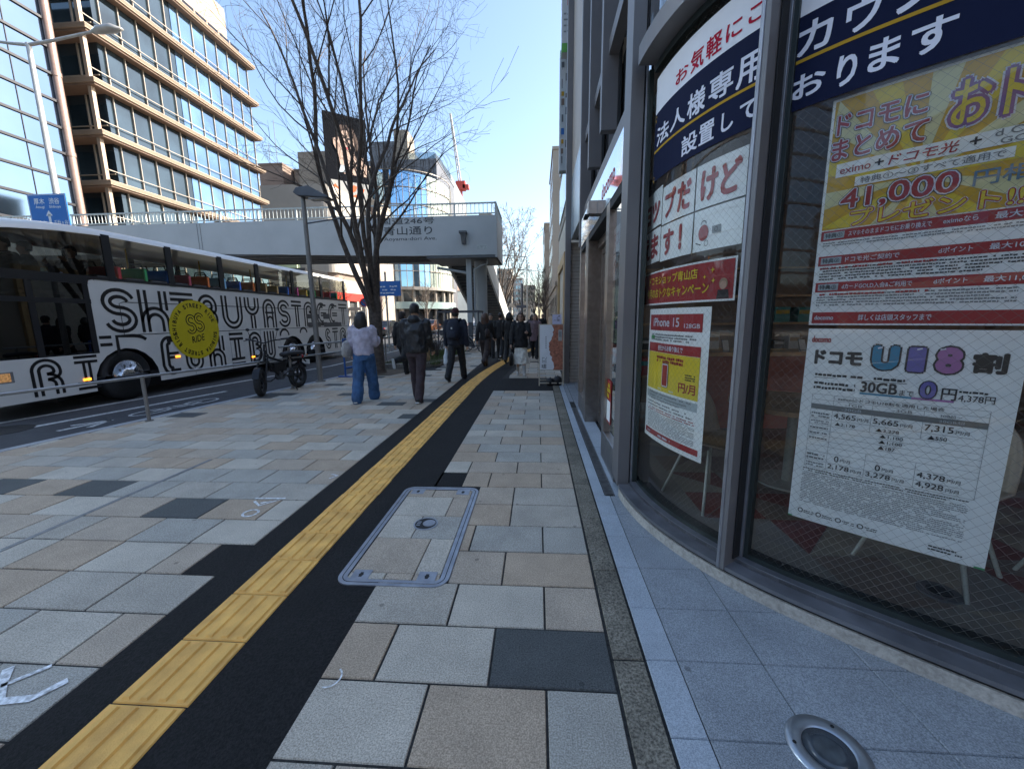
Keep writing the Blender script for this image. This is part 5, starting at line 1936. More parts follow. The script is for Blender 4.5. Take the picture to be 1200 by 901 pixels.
# A-board by the shop front
AL = M("pale wood and alloy sign frame", (0.42, 0.36, 0.28), 0.45, 0.1, var=0.15, scale=12)
ab = thing("sidewalk_sign", "framed pavement sign with torn white and copper poster by the shop end", "sign stand", (.29, 8.34, 0))
ax0, ax1, ay_ = .035, .545, 8.34
m = MB()
for x in (ax0, ax1):
    m.bar((x, ay_ - .01, 0), (x, ay_ + .10, 1.30), .025, .025, AL, (0, 1, 0))
    m.bar((x, ay_ + .42, 0), (x, ay_ + .12, 1.28), .022, .022, AL, (0, 1, 0))
m.bar((ax0, ay_ + .0, .06), (ax1, ay_ + .0, .06), .03, .025, AL)
m.bar((ax0, ay_ + .42, .06), (ax1, ay_ + .42, .06), .03, .025, AL)
m.build("frame", ab)
m = MB()
tilt = lambda u, v, o=0.0: (u, ay_ + .085 * v - .018 - o, v)
m.prism([tilt(ax0, .33), tilt(ax1, .33), tilt(ax1, 1.30), tilt(ax0, 1.30)], (0, .02, 0), AL)
sheet(m, ax0 + .012, .345, ax1 - .012, 1.285, tilt, M("sign poster white", (.70, .71, .73), .5, var=.03), .003)
COP = M("copper rust print", (0.36, 0.13, 0.075), 0.55, var=0.4, scale=22, detail=8)
ed = []
r3 = random.Random(3)
for k in range(26):
    z = .345 + .94 * k / 25
    ed.append((ax0 + .25 + .05 * math.sin(k * .33 + .6) + r3.uniform(-.018, .018) + (.02 if k < 3 else 0), z))
m.add([tilt(p[0], p[1], .0045) for p in ed] + [tilt(ax1 - .012, p[1], .0045) for p in ed], [(i, 26 + i, 27 + i, i + 1) for i in range(25)], COP)
for k in range(6):
    sheet(m, ax0 + .135, 1.02 - k * .045, ax0 + .150, 1.045 - k * .045, tilt, BLK, .005)
text(m, "R館", ax0 + .055, .37, ax0 + .15, .47, tilt, [(BLK, .01)], .005)
greek(m, ax0 + .06, .49, ax0 + .165, .62, tilt, GRY, 4, .005, .5, 90)
sheet(m, ax0 + .40, .95, ax0 + .48, 1.18, tilt, PIPE, .006)
sheet(m, ax0 + .41, 1.03, ax0 + .47, 1.15, tilt, GRY, .008)
m.build("poster_panel", ab)
m = MB()
tp = lambda u, v, o=0.0: (u, ay_ + .095 - o, v)
m.box(.31, .50, ay_ + .095, ay_ + .105, 1.285, 1.50, M("small pale violet card", (.58, .57, .74), .5, var=.03))
text(m, "空席", .40, 1.36, .46, 1.41, tp, [(BLK, .01)], .004)
line(m, [(.40, 1.42), (.46, 1.47)], .008, tp, BLK, .004)
line(m, [(.435, 1.47), (.46, 1.47), (.46, 1.445)], .008, tp, BLK, .004)
greek(m, .335, 1.37, .385, 1.40, tp, GRY, 2, .004, .5, 91)
m.build("top_card", ab)
SB = M("black weight bag cloth", (0.012, 0.012, 0.016), 0.6, var=0.2, scale=20)
for x, lab in ((.27, "black weight bag resting under the pavement sign, farther from the shop"), (.43, "taller black weight bag resting under the pavement sign, nearer the shop")):
    m = MB()
    h_ = .15 if x < .4 else .19
    m.loft([((x, ay_ + .08, .004), .075, .08), ((x, ay_ + .08, .03), .095, .10), ((x, ay_ + .08, h_ * .7), .09, .10), ((x, ay_ + .08, h_), .06, .08)], SB, 16)
    m.tube([(x - .03, ay_ + .02, h_ - .01), (x, ay_ + .02, h_ + .03), (x + .03, ay_ + .02, h_ - .01)], .008, SB, 6)
    o = m.build("weight_bag", None)
    tag(o, lab, "sandbag", "weight bags under the sign")
# ================================================================== footbridge
BRP = M("footbridge grey paint", (0.43, 0.44, 0.435), 0.5, 0.0, var=0.07, scale=0.8, detail=8)
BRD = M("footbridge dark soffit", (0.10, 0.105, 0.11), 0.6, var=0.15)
RAILM = M("footbridge rail paint", (0.46, 0.49, 0.47), 0.45, var=0.08)
STAIRM = M("stair tread steel", (0.16, 0.165, 0.165), 0.6, var=0.15)
fb = thing("footbridge", "grey steel footbridge crossing the road with a stair down behind its round pillar", "footbridge", (-3.2, 20.0, 0))
BYF, BYB = 20.0, 23.2
XR, XL = -1.98, -46.0
zb = lambda x: 4.52 + max(0, min(1, (-6 - x) / 14)) * .42
m = MB()
n = 20
vs, fs = [], []
for i in range(n + 1):
    x = XR + (XL - XR) * i / n
    vs += [(x, BYF, zb(x)), (x, BYF, 6.36), (x, BYF + .12, 6.36), (x, BYF + .12, zb(x))]
for i in range(n):
    for k in range(4):
        fs.append((i * 4 + k, i * 4 + (k + 1) % 4, (i + 1) * 4 + (k + 1) % 4, (i + 1) * 4 + k))
fs += [(0, 1, 2, 3)]
m.add(vs, fs, BRP)
m.add([(a, b + BYB - BYF - .12, c) for a, b, c in vs], fs, BRP)
m.box(XR - .10, XR + .003, BYF + .005, BYB - .005, 4.4, 6.36, BRP)
m.build("side_beam", fb)
m = MB()
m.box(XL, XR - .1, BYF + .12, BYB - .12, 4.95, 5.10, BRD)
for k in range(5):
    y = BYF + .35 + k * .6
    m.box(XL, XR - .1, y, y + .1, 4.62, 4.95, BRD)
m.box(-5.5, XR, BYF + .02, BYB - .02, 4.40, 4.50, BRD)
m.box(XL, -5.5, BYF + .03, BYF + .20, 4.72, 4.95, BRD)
m.build("deck", fb)
m = MB()
sp = 0
x = XR - .05
for yy_ in (BYF + .08, BYB - .08):
    m.bar((XR, yy_, 6.93), (XL, yy_, 6.93), .09, .06, RAILM)
    m.bar((XR, yy_, 6.46), (XL, yy_, 6.46), .06, .05, RAILM)
    x = XR - .05
    k = 0
    while x > XL:
        if k % 10 == 0:
            m.bar((x, yy_, 6.36), (x, yy_, 6.93), .08, .08, RAILM, (0, 1, 0))
        else:
            m.bar((x, yy_, 6.46), (x, yy_, 6.90), .03, .02, RAILM, (0, 1, 0))
        x -= .2
        k += 1
m.bar((XR - .05, BYF, 6.93), (XR - .05, BYB, 6.93), .09, .06, RAILM)
for k in range(14):
    y = BYF + .1 + k * .22
    m.bar((XR - .05, y, 6.36), (XR - .05, y, 6.9), .03, .02, RAILM, (0, 1, 0))
m.build("railing", fb)
m = MB()
for j in range(2):
    m = MB()
    for k in range(30):
        xx = -17.1 - j * .16
        m.tube([(xx, BYF - .012, 4.95 + k * .046), (xx, BYF + .02, 4.95 + k * .046)], .018, BRD, 5, True, False)
    m.build("bolt_row", fb)
q = lambda u, v, o=0.0: (u, BYF - o, v)
m = MB()
INK = M("footbridge sign ink", (0.05, 0.055, 0.06), 0.5, var=0)
text(m, "国道246号", -7.75, 6.02, -5.02, 6.52 - .18, q, [(INK, .02)], .004)
text(m, "青山通り", -7.6, 5.52, -5.15, 5.93, q, [(INK, .02)], .004)
text(m, "Aoyama-dori Ave.", -7.6, 5.22, -4.95, 5.43, q, [(INK, .01)], .004)
m.build("road_name", fb)
m = MB()
sheet(m, -2.98, 4.78, -2.46, 4.98, q, RAILM, .006)
greek(m, -2.95, 4.80, -2.48, 4.96, q, GRY, 3, .008, .4, 93)
m.build("maker_plate", fb)
m = MB()
m.box(-3.78, -3.42, BYF - .34, BYF, 5.50, 5.60, BRD)
m.prism([(-3.72, BYF - .3, 5.5), (-3.46, BYF - .3, 5.5), (-3.50, BYF - .18, 5.02), (-3.68, BYF - .18, 5.02)], (0, .14, 0), BRD)
m.build("floodlight", fb)
m = MB()
m.tube([(-3.02, 21.5, 0), (-3.02, 21.5, 4.6)], .33, BRP, 24)
m.build("pillar", fb)
m = MB()
m.box(-3.62, -3.36, 20.5, 20.8, 1.25, 4.6, BRP)
m.box(-3.60, -3.38, 20.52, 20.78, 0, 1.25, BRD)
m.build("square_pillar", fb)
m = MB()
m.tube([(-3.22, 20.6, 0), (-3.22, 20.6, 3.5), (-3.22, 20.6, 3.9), (-2.85, 20.6, 4.1), (-2.55, 20.6, 4.15), (-2.5, 20.6, 4.5)], .05, BRP, 8)
m.tube([(-5.1, 20.5, 4.0), (-3.5, 20.6, 3.72)], .07, BRP, 8)
m.build("drain_pipe", fb)
# the stair runs down away from us
m = MB()
sa, sb, ta, tb = Vector((-5.15, 22.6, 4.9)), Vector((-4.2, 31.5, .1)), Vector((-3.0, 22.6, 4.9)), Vector((-2.05, 31.5, .1))
up = Vector((0, .48, .88))
for a, b in ((sa, sb), (ta, tb)):
    m.bar(a, b, .10, .42, BRP)
    m.bar(a + Vector((0, 0, 1.0)), b + Vector((0, 0, 1.0)), .06, .06, RAILM)
    for k in range(12):
        p = a + (b - a) * ((k + .5) / 12)
        m.bar(p, p + Vector((0, 0, 1.0)), .04, .04, RAILM, (0, 1, 0))
m.build("stair_stringer", fb)
m = MB()
for a, b in ((sa, sb), (ta, tb)):
    s_ = .06 if a is ta else -.06
    m.add([a + Vector((s_, 0, .1)), b + Vector((s_, 0, .1)), b + Vector((s_, 0, .98)), a + Vector((s_, 0, .98))], [(0, 1, 2, 3)], BRP)
m.build("stair_panel", fb)
m = MB()
N = 29
for k in range(N):
    t = (k + .5) / N
    a, b = sa + (sb - sa) * t, ta + (tb - ta) * t
    m.box(a.x + .05, b.x - .05, a.y - .17, a.y + .17, a.z + .02, a.z + .06, STAIRM)
    m.box(a.x + .05, b.x - .05, a.y + .15, a.y + .17, a.z - .14, a.z + .02, BRD)
m.build("stair_tread", fb)

# ================================================================== buildings over the road
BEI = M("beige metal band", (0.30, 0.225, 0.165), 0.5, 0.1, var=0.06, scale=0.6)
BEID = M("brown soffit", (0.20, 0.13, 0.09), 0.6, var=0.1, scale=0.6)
OFG = M("office window glass", (0.16, 0.27, 0.40), 0.05, 0.85, var=0.35, scale=0.25, spec=1.0, coat=1.0)
OFGD = M("office window glass dark", (0.035, 0.055, 0.07), 0.06, 0.5, var=0.4, scale=0.3, spec=0.8, coat=0.4)
MUL = M("pale window mullion", (0.31, 0.265, 0.22), 0.4, 0.2, var=0.05)
TANT = M("tan roof block tile", (0.33, 0.235, 0.17), 0.7, var=0.14, scale=1.5)
ob = thing("office_building", "beige banded glass office block with projecting ledges above the footbridge", "office building", (-48, 43.5, 0))
OX, OY0, OY1, OXB = -36.5, 33.7, 53.3, -62.0
lev = [-.1, 4.0, 9.4, 13.2, 17.1, 21.0, 24.9, 28.95, 33.2]
for i, z in enumerate(lev[1:]):
    m = MB()
    w_ = .62
    m.box(OXB, OX + w_, OY0 - .35, OY1 + .62, z - .26, z + .10, BEI)
    for k in range(3):
        m.box(OXB, OX + w_ + .04, OY0 - .38, OY1 + .65, z - .17 + k * .09, z - .135 + k * .09, BEI)
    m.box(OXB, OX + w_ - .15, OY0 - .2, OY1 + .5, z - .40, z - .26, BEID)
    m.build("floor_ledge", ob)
for i, (a, b) in enumerate(zip(lev[:-1], lev[1:])):
    z0, z1 = a + .10, b - .40
    m = MB()
    mid = OY0 + (OY1 - OY0) * .46  # near half dark, far half bluer: sky reflection put into the glass colour
    m.box(OXB, OX - .25, OY0 + 1.2, mid, z0, z1, OFGD)
    m.box(OXB, OX - .2, mid, OY1, z0, z1, OFG)
    m.build("window_band", ob)
    m = MB()
    y = OY0 + .1
    k = 0
    while y < OY1 + .1:
        m.box(OX - .22, OX - .10, y - .03, y + .03, z0, z1, MUL)
        y += 1.63
        k += 1
    m.box(OX - .05, OX + .0, OY0 + .1, OY1, z0 + .96, z0 + 1.02, MUL)
    m.box(OX - .35, OX - .05, OY0 - .05, OY0 + .25, z0, z1, BEI)
    for x in (OX - 2.0, OX - 3.9, OX - 6.2):
        m.box(x - .05, x + .05, OY0 + 1.1, OY0 + 1.2, z0, z1, MUL)
    m.box(OXB, OX - .4, OY0 + 1.1, OY0 + 1.18, z0 + .9, z0 + .97, MUL)
    m.build("mullion", ob)
m = MB()
m.box(OXB, OX - .6, OY0 + 1, OY1 - .2, lev[-1] + .1, lev[-1] + .5, BEI)
m.box(OXB, OX - 1.6, OY0 + 5.5, OY1 - .8, lev[-1] + .5, lev[-1] + 5.6, TANT)
m.build("roof_block", ob)
m = MB()
y = OY0 + 1
while y < OY1 - 1:
    m.box(OX - .30, OX - .26, y + .1, y + 1.5, lev[-1] + .15, lev[-1] + 1.2, glass("balcony glass", (.6, .66, .68), 1.2))
    m.box(OX - .33, OX - .27, y, y + .08, lev[-1] + .1, lev[-1] + 1.3, MUL)
    y += 1.63
m.build("roof_balustrade", ob)

MGL = M("blue mirror curtain wall", (0.19, 0.265, 0.36), 0.06, 1.0, var=0.06, scale=0.3)
DKB = M("dark curtain wall bar", (0.025, 0.025, 0.03), 0.4, 0.3, var=0)
PIPEB = M("brown edge column", (0.30, 0.20, 0.16), 0.35, 0.4, var=0.1)
gb = thing("glass_building", "blue mirror glass block with dark horizontal bars at the left edge", "office building", (-50, 0, 0))
m = MB(); m.box(-64, -36.5, -26, 30.9, 0, 30, MGL); m.build("curtain_wall", gb)
m = MB()
z = 1.2
while z < 30:
    m.box(-36.5, -36.38, -26, 30.9, z, z + .17, DKB)
    z += 1.86
y = -26
while y < 30.8:
    m.box(-36.5, -36.46, y, y + .04, 0, 30, DKB)
    y += 3.2
m.build("horizontal_bars", gb)
m = MB()
m.tube([(-36.35, 31.05, 0), (-36.35, 31.05, 30)], .26, PIPEB, 14)
z = 3
while z < 30:
    m.tube([(-36.35, 31.05, z), (-36.35, 31.05, z + .3)], .30, PIPEB, 14)
    z += 5.6
m.build("edge_column", gb)

def far_block(name, label, x0, x1, y0, y1, h, wall, nz=0, ny=0, nx=0, win=None, cat="building", z0=0.0, group=None, inset=.02, faces="RF"):
    t = thing(name, label, cat, ((x0 + x1) / 2, (y0 + y1) / 2, 0), group)
    m = MB(); m.box(x0, x1, y0, y1, z0, h, wall); m.box(x0 - .1, x1 + .1, y0 - .1, y1 + .1, h, h + .3, wall); m.build("wall", t)
    win = win or OFGD
    if nz:
        fh = (h - 1.0) / nz
        for i in range(nz):
            za, zb_ = .9 + i * fh + fh * .28, .9 + i * fh + fh * .82
            W_ = []
            if ny:
                wy = (y1 - y0) / ny
                for k in range(ny):
                    a, b = y0 + wy * (k + .18), y0 + wy * (k + .82)
                    if "R" in faces:
                        W_.append((x1 - .05, x1 + inset, a, b))
                    if "L" in faces:
                        W_.append((x0 - inset, x0 + .05, a, b))
            if nx and "F" in faces:
                wx = (x1 - x0) / nx
                for k in range(nx):
                    W_.append((x0 + wx * (k + .18), x0 + wx * (k + .82), y0 - inset, y0 + .05))
            for q_ in W_:
                m = MB()
                m.box(*q_, za, zb_, win)
                m.build("window", t)
    return t

BRN = M("brown rendered wall", (0.20, 0.145, 0.115), 0.8, var=0.12, scale=0.5)
BRN2 = M("grey brown concrete wall", (0.24, 0.205, 0.165), 0.8, var=0.15, scale=0.5)
CRM = M("pale cream stone wall", (0.29, 0.25, 0.205), 0.7, var=0.07, scale=0.4)
WHT = M("white stone cladding", (0.30, 0.27, 0.235), 0.6, var=0.05, scale=0.5)
DGR = M("dark ribbed metal cladding", (0.115, 0.115, 0.125), 0.5, 0.3, var=0.2, scale=0.7)
SHOPW = M("shopfront glass", (0.05, 0.05, 0.05), 0.1, 0, var=0.6, scale=0.6, spec=.8)

t = far_block("brown_building", "brown roof tower with dark fire stair and aerial, behind the beige office block", -51.2, -46.7, 75, 80, 29.6, BRN, 0)
m = MB()
for k in range(5):
    m.bar((-52.0, 74.6, 12 + k * 2.6), (-49.3, 74.6, 14.4 + k * 2.6), .5, .2, DGR)
m.box(-52.8, -49.0, 74.3, 75, 0, 24, DGR)
m.build("fire_stair", t)
m = MB()
m.tube([(-50.2, 77, 29.9), (-50.2, 77, 34)], .05, DGR, 5); m.tube([(-48.8, 77, 29.9), (-48.8, 77, 38)], .05, DGR, 5)
m.bar((-51.4, 77, 33.2), (-49.2, 77, 32.4), .06, .06, DGR); m.bar((-50.9, 77, 32.4), (-49.6, 77, 31.9), .06, .06, DGR)
m.build("aerial", t)
t = far_block("brown_building", "grey brown roof tower with aerials beside the billboard", -46.3, -41.6, 78, 84, 29.5, BRN2, 0)
m = MB()
m.tube([(-45, 80, 29.8), (-45, 80, 35)], .05, DGR, 5); m.tube([(-43.5, 80, 29.8), (-43.5, 80, 35.5)], .05, DGR, 5); m.bar((-44.6, 80, 35.2), (-42.3, 80, 35.2), .06, .06, DGR); m.bar((-44, 80, 33), (-42.6, 80, 33), .06, .06, DGR)
m.build("aerial", t)
m = MB()
m.prism([(-50.3, 77.5, 20.5), (-46.3, 77.5, 24.8), (-46.3, 77.5, 26.4), (-50.3, 77.5, 22.1)], (0, .5, 0), BRN2)
m.box(-50.6, -46, 78, 78.5, 0, 20.5, BRN2)
m.build("stair_wall", t)
t = far_block("cream_building", "pale cream building carrying the large portrait billboard", -45.5, -29.0, 73.5, 92, 22.4, CRM, 5, 0, 5, BRN)
m = MB(); m.box(-43.0, -33, 74, 84, 22.7, 31.2, BRN2); m.build("roof_tower", t)
# billboard: a woman resting her chin on her hand, on black
bl = thing("billboard", "tall dark rooftop billboard with a portrait of a woman resting her chin", "billboard", (-33, 72, 22.4))
NVB = M("billboard black", (0.010, 0.011, 0.014), 0.9, var=0.1, spec=0.02)
BSK = M("billboard skin print", (0.50, 0.36, 0.29), 0.9, var=0.03, spec=0.05)
BSK2 = M("billboard skin shade print", (0.42, 0.26, 0.19), 0.5, var=0.05)
BHR = M("billboard hair print", (0.075, 0.042, 0.027), 0.5, var=0.2, scale=3)
BLP = M("billboard lips print", (0.50, 0.10, 0.10), 0.5, var=0)
_bc, _bs = math.cos(rad(36)), math.sin(rad(36))
def bq(u, v, o, w_, cx_, cy_, z0, h_):
    t_ = (u - .5) * w_
    return (cx_ + t_ * _bc + o * _bs, cy_ + t_ * _bs - o * _bc, z0 + h_ * v)
q = lambda u, v, o=0.0: bq(u, v, o, 6.9, -33.0, 72.0, 25.2, 10.7)
m = MB(); m.prism([q(0, 0), q(1, 0), q(1, 1), q(0, 1)], (-.4 * _bs, .4 * _bc, 0), NVB); m.build("panel", bl)
def blob(m, P, mt, o):
    m.add([q(p[0], p[1], o) for p in P], [tuple(range(len(P)))], mt)
m = MB()
blob(m, arc(.52, .60, .27, 0, 360, 28, .24)[:-1], BHR, .02)
blob(m, [(.36, .02 + .10), (.95, .12), (.98, .40), (.70, .42), (.62, .50), (.44, .48), (.40, .30)], BSK, .03)
blob(m, [(.0, .0), (.98, .0), (.98, .10), (.40, .12), (.30, .26), (.08, .30), (0, .26)], NVB, .05)
blob(m, arc(.50, .60, .185, 0, 360, 28, .175)[:-1], BSK, .06)
blob(m, [(.33, .66), (.37, .76), (.50, .80), (.64, .76), (.69, .64), (.70, .80), (.56, .86), (.38, .84), (.31, .74)], BHR, .08)
for cx_ in (.42, .575):
    blob(m, arc(cx_, .655, .045, 0, 360, 12, .016)[:-1], M("billboard eye print", (.03, .022, .02), .5, var=0), .09)
    line(m, [(cx_ - .05, .69), (cx_, .70), (cx_ + .05, .69)], .012, q, BHR, .09)
blob(m, [(.49, .64), (.515, .64), (.53, .565), (.475, .565)], BSK2, .085)
blob(m, arc(.505, .51, .052, 0, 360, 14, .018)[:-1], BLP, .09)
blob(m, [(.20, .62), (.26, .64), (.34, .58), (.40, .50), (.46, .40), (.44, .20), (.34, .18), (.30, .40), (.20, .54)], BSK, .10)
for k in range(3):
    line(m, [(.22 + .035 * k, .615 - .01 * k), (.30 + .02 * k, .50)], .008, q, BSK2, .11)
blob(m, [(.28, .13), (.48, .15), (.50, .24), (.34, .25)], LGRY, .12)
m.build("portrait_print", bl)
m = MB()
for k in range(8):
    a_, b_ = q(.06 + k * .125, 1.0, 0), q(.06 + k * .125, 1.045, .8)
    m.bar(a_, b_, .06, .06, DGR)
    m.box(b_[0] - .12, b_[0] + .12, b_[1] - .1, b_[1] + .1, b_[2] - .05, b_[2] + .1, DGR)
m.build("flood_lamps", bl)
m = MB()
q2 = lambda u, v, o=0.0: bq(u, v, o, 7.1, -32.6, 71.6, 20.9, 4.2)
m.prism([q2(0, 0), q2(1, 0), q2(1, 1), q2(0, 1)], (-.4 * _bs, .4 * _bc, 0), M("white rooftop sign board", (.36, .35, .33), .5, var=.03))
ORG = M("orange sign print", (0.62, 0.12, 0.03), 0.5, var=0)
for P in ([(.08, .72), (.16, .86), (.24, .70), (.22, .62), (.10, .62)], [(.58, .90), (.66, .86), (.62, .66), (.54, .60), (.52, .76)], [(.56, .50), (.70, .56), (.78, .44), (.68, .30), (.58, .34)], [(.74, .78), (.84, .80), (.80, .64), (.72, .66)]):
    m.add([q2(p[0], p[1], .02) for p in P], [tuple(range(len(P)))], ORG)
text(m, "DOCOD", .60, .06, .95, .18, q2, [(GRY, .01)], .02)
sheet(m, .08, .12, .24, .34, q2, DGR, .02)
m.build("lower_sign", bl)
# white building with rounded corner and slanted dark window bands
wb = thing("white_building", "white clad building with long dark window bands and a red fascia behind the bus", "building", (-38, 72, 0))
FP = [(-62, 63), (-33.6, 63)] + [(-33.6 + 1.6 * math.sin(rad(a)), 64.6 - 1.6 * math.cos(rad(a))) for a in (15, 30, 45, 60, 75)] + [(-31.9, 66), (-29.0, 92), (-62, 92)]
def slab(mb, z0, z1, mt, grow=0.0):
    n = len(FP)
    cx_, cy_ = -46, 78
    P = []
    for x, y in FP:
        d = Vector((x - cx_, y - cy_)).normalized() * grow
        P.append((x + d.x, y + d.y, z0))
    mb.prism(P, (0, 0, z1 - z0), mt)
m = MB()
for z0, z1 in ((5.9, 8.0), (9.0, 11.0), (12.0, 14.0), (15.0, 22.2)):
    slab(m, z0, z1, WHT)
m.build("wall", wb)
m = MB()
for z0, z1 in ((8.0, 9.0), (11.0, 12.0), (14.0, 15.0)):
    slab(m, z0, z1, BRN, -.5)
m.build("window_band", wb)
m = MB(); slab(m, 4.6, 5.9, M("red fascia", (0.55, 0.03, 0.02), 0.4, var=0.03), .25); m.build("red_fascia", wb)
m = MB(); slab(m, 0, 4.6, SHOPW, -.3)
for k in range(10):
    t_ = k / 9
    x, y = -32.0 + 2.9 * t_, 65.5 + 26 * t_
    m.box(x - .3, x + .25, y, y + .7, 0, 4.6, WHT)
for z in (1.6, 3.0):
    m.box(-33, -29.6, 65.6, 66, z, z + .5, CRM)
m.build("shopfront", wb)
m = MB(); m.box(-52, -37.5, 61.5, 62.4, 8.6, 10.2, M("pale green canopy", (.42, .48, .30), .5, var=.05)); m.build("canopy", wb)
# curved blue glass tower on its podium
cg = thing("curved_glass_building", "curved blue glass building with a pale podium seen under and over the footbridge", "building", (-26, 86, 0))
def cpt(a, r):
    return (-29.5 + r * math.sin(rad(a)), 91 - r * math.cos(rad(a)))
CG = M("sky blue curtain glass", (0.30, 0.50, 0.72), 0.05, 0.9, var=0.10, scale=0.25)
CGP = M("pale green glass fin", (0.42, 0.48, 0.42), 0.15, 0.3, var=0.15, scale=0.6)
m = MB()
for j in range(7):
    z0, z1 = 8.0 + j * 3.2, 8.0 + j * 3.2 + 3.2
    for k in range(24):
        a0, a1 = -60 + k * 7, -60 + (k + 1) * 7
        mt = CG if (4 < k < 15 and (j > 1 or k % 3)) else (CGP if (k > 14 or k < 3) else OFG)
        p, q_ = cpt(a0, 10), cpt(a1, 10)
        top = z1 if j < 6 else z1 - .04 * max(0, (k - 6)) * 1.6
        m.add([(p[0], p[1], z0), (q_[0], q_[1], z0), (q_[0], q_[1], top), (p[0], p[1], top)], [(0, 1, 2, 3)], mt)
m.add([(*cpt(-60 + k * 7, 9.9), 29.5) for k in range(25)], [tuple(range(25))], DGR)
m.build("curtain_wall", cg)
m = MB()
for k in range(25):
    p, q_ = cpt(-60 + k * 7, 10.0), cpt(-60 + k * 7, 10.25)
    m.bar((q_[0], q_[1], 8), (q_[0], q_[1], 29.6), .10, .10, MUL, (0, 1, 0))
for j in range(8):
    pts = [(*cpt(-60 + k * 7, 10.1), 8.0 + j * 3.2) for k in range(25)]
    m.tube(pts, .10, MUL, 4, False, False)
m.build("glass_fins", cg)
m = MB()
for z0, z1, r, mt in ((0, 3.6, 9.2, SHOPW), (3.6, 5.0, 10.6, M("podium glass band", (.34, .44, .42), .15, .2, var=.1, scale=.5)), (5.0, 7.4, 9.4, SHOPW), (7.4, 8.0, 10.7, WHT)):
    P = [(*cpt(-60 + k * 7, r), z0) for k in range(25)]
    m.prism(P, (0, 0, z1 - z0), mt)
for k in range(0, 25, 2):
    p = cpt(-60 + k * 7, 9.8)
    m.tube([(p[0], p[1], 0), (p[0], p[1], 8)], .35, CRM, 10)
m.build("podium", cg)
# dark clad buildings behind it
t = far_block("dark_building", "dark ribbed metal clad building with stepped roof behind the blue glass tower", -40.5, -23.6, 98, 118, 38.0, DGR, 0)
m = MB()
x = -40.4
r4 = random.Random(9)
while x < -23.8:
    w_ = r4.uniform(.4, 1.1)
    m.box(x, x + w_ * .8, 97.85, 98, 8, 38 - r4.random() * .2, DGR)
    x += w_
m.build("cladding_rib", t)
m = MB(); m.box(-39.5, -31.0, 99, 110, 38.3, 42.8, DGR); m.box(-33.6, -30.4, 98.6, 104, 38.3, 45, BRN2); m.build("roof_block", t)
m = MB(); m.box(-30.3, -24, 98.3, 98.4, 38.3, 39.8, MATS["balcony glass"]); m.build("roof_balustrade", t)
SLANT = M("grey glass gable", (0.22, 0.25, 0.27), 0.2, 0.2, var=0.1, scale=0.3)
t = thing("gable_building", "slanted glass gable with brown panels right of the dark clad building", "building", (-24, 125, 0))
m = MB()
m.prism([(-29.0, 120, 0), (-21.8, 128, 0), (-21.8, 128, 36), (-25.3, 122, 43), (-29, 120, 48)], (-6, 6, 0), SLANT)
m.build("wall", t)
m = MB()
for z in (10, 22, 31):
    m.prism([(-25.2, 123.0, z), (-22.2, 127.4, z), (-22.2, 127.4, z + 4.5), (-25.2, 123.0, z + 8)], (.05, -.05, 0), BRN)
m.build("panel", t)
# tower crane far off
cr = thing("tower_crane", "red and white tower crane far behind the footbridge", "crane", (-33.4, 180, 0))
CRR = M("crane red", (0.50, 0.05, 0.03), 0.5, var=0.05)
CRW = M("crane white", (0.60, 0.60, 0.60), 0.5, var=0.05)
m = MB()
for i in range(16):
    z = 3.5 * i
    mt = CRR if i in (12, 13, 15) else CRW
    for dx, dy in ((-.7, -.7), (.7, -.7), (.7, .7), (-.7, .7)):
        m.bar((-33.4 + dx, 180 + dy, z), (-33.4 + dx, 180 + dy, z + 3.5), .4, .4, mt, (0, 1, 0))
    m.bar((-34.1, 179.3, z), (-32.7, 179.3, z + 3.5), .3, .3, mt)
    m.bar((-32.7, 179.3, z), (-34.1, 179.3, z + 3.5), .3, .3, mt)
m.build("mast", cr)
m = MB(); m.box(-35, -31, 178.5, 181.5, 56, 59.5, CRR); m.box(-32, -29.5, 178.5, 181.5, 56.5, 58, CRR); m.build("cab", cr)
m = MB()
for s in (-.5, .5):
    m.bar((-33.4 + s, 180, 59.5), (-34.2 + s * .3, 168, 80.8), .45, .45, CRW)
for k in range(9):
    a = Vector((-33.4, 180, 59.5)).lerp(Vector((-34.2, 168, 80.8)), k / 9)
    b = Vector((-33.4, 180, 59.5)).lerp(Vector((-34.2, 168, 80.8)), (k + 1) / 9)
    m.bar(a - Vector((.45, 0, 0)), b + Vector((.45, 0, 0)), .12, .12, CRR if k % 2 else CRW)
m.build("jib", cr)
# end of the street
t = far_block("pale_tower", "tall pale tower with rows of windows right behind the footbridge stair", -21.2, -16.7, 150, 165, 38.5, WHT, 10, 4, 3, OFG)
far_block("low_tower", "grey blue tower of many floors at the end of the street", -13.6, -8.2, 225, 240, 23, M("hazy grey wall", (.34, .35, .37), .7, var=.06, scale=.2), 7, 3, 4, OFG)
far_block("low_tower", "pale stone block filling the end of the street left of the grey blue tower", -21.5, -13.8, 215, 235, 27, CRM, 7, 3, 5, OFGD)
far_block("low_tower", "cream block at the street end behind the lamp posts on the right", -8.0, -1.5, 235, 250, 20, CRM, 6, 3, 5, OFGD)
far_block("low_tower", "brown narrow tower low at the street end", -17.2, -14.2, 130, 140, 14, BRN2, 4, 2, 2, OFGD)
m = MB(); m.box(-40, 6, 160, 164, 5.9, 7.2, CRM)
for x in (-14, -4):
    m.box(x, x + 1, 161, 163, 0, 5.9, CRM)
o = m.build("far_footbridge", None); tag(o, "pale far footbridge low across the street end", "footbridge")

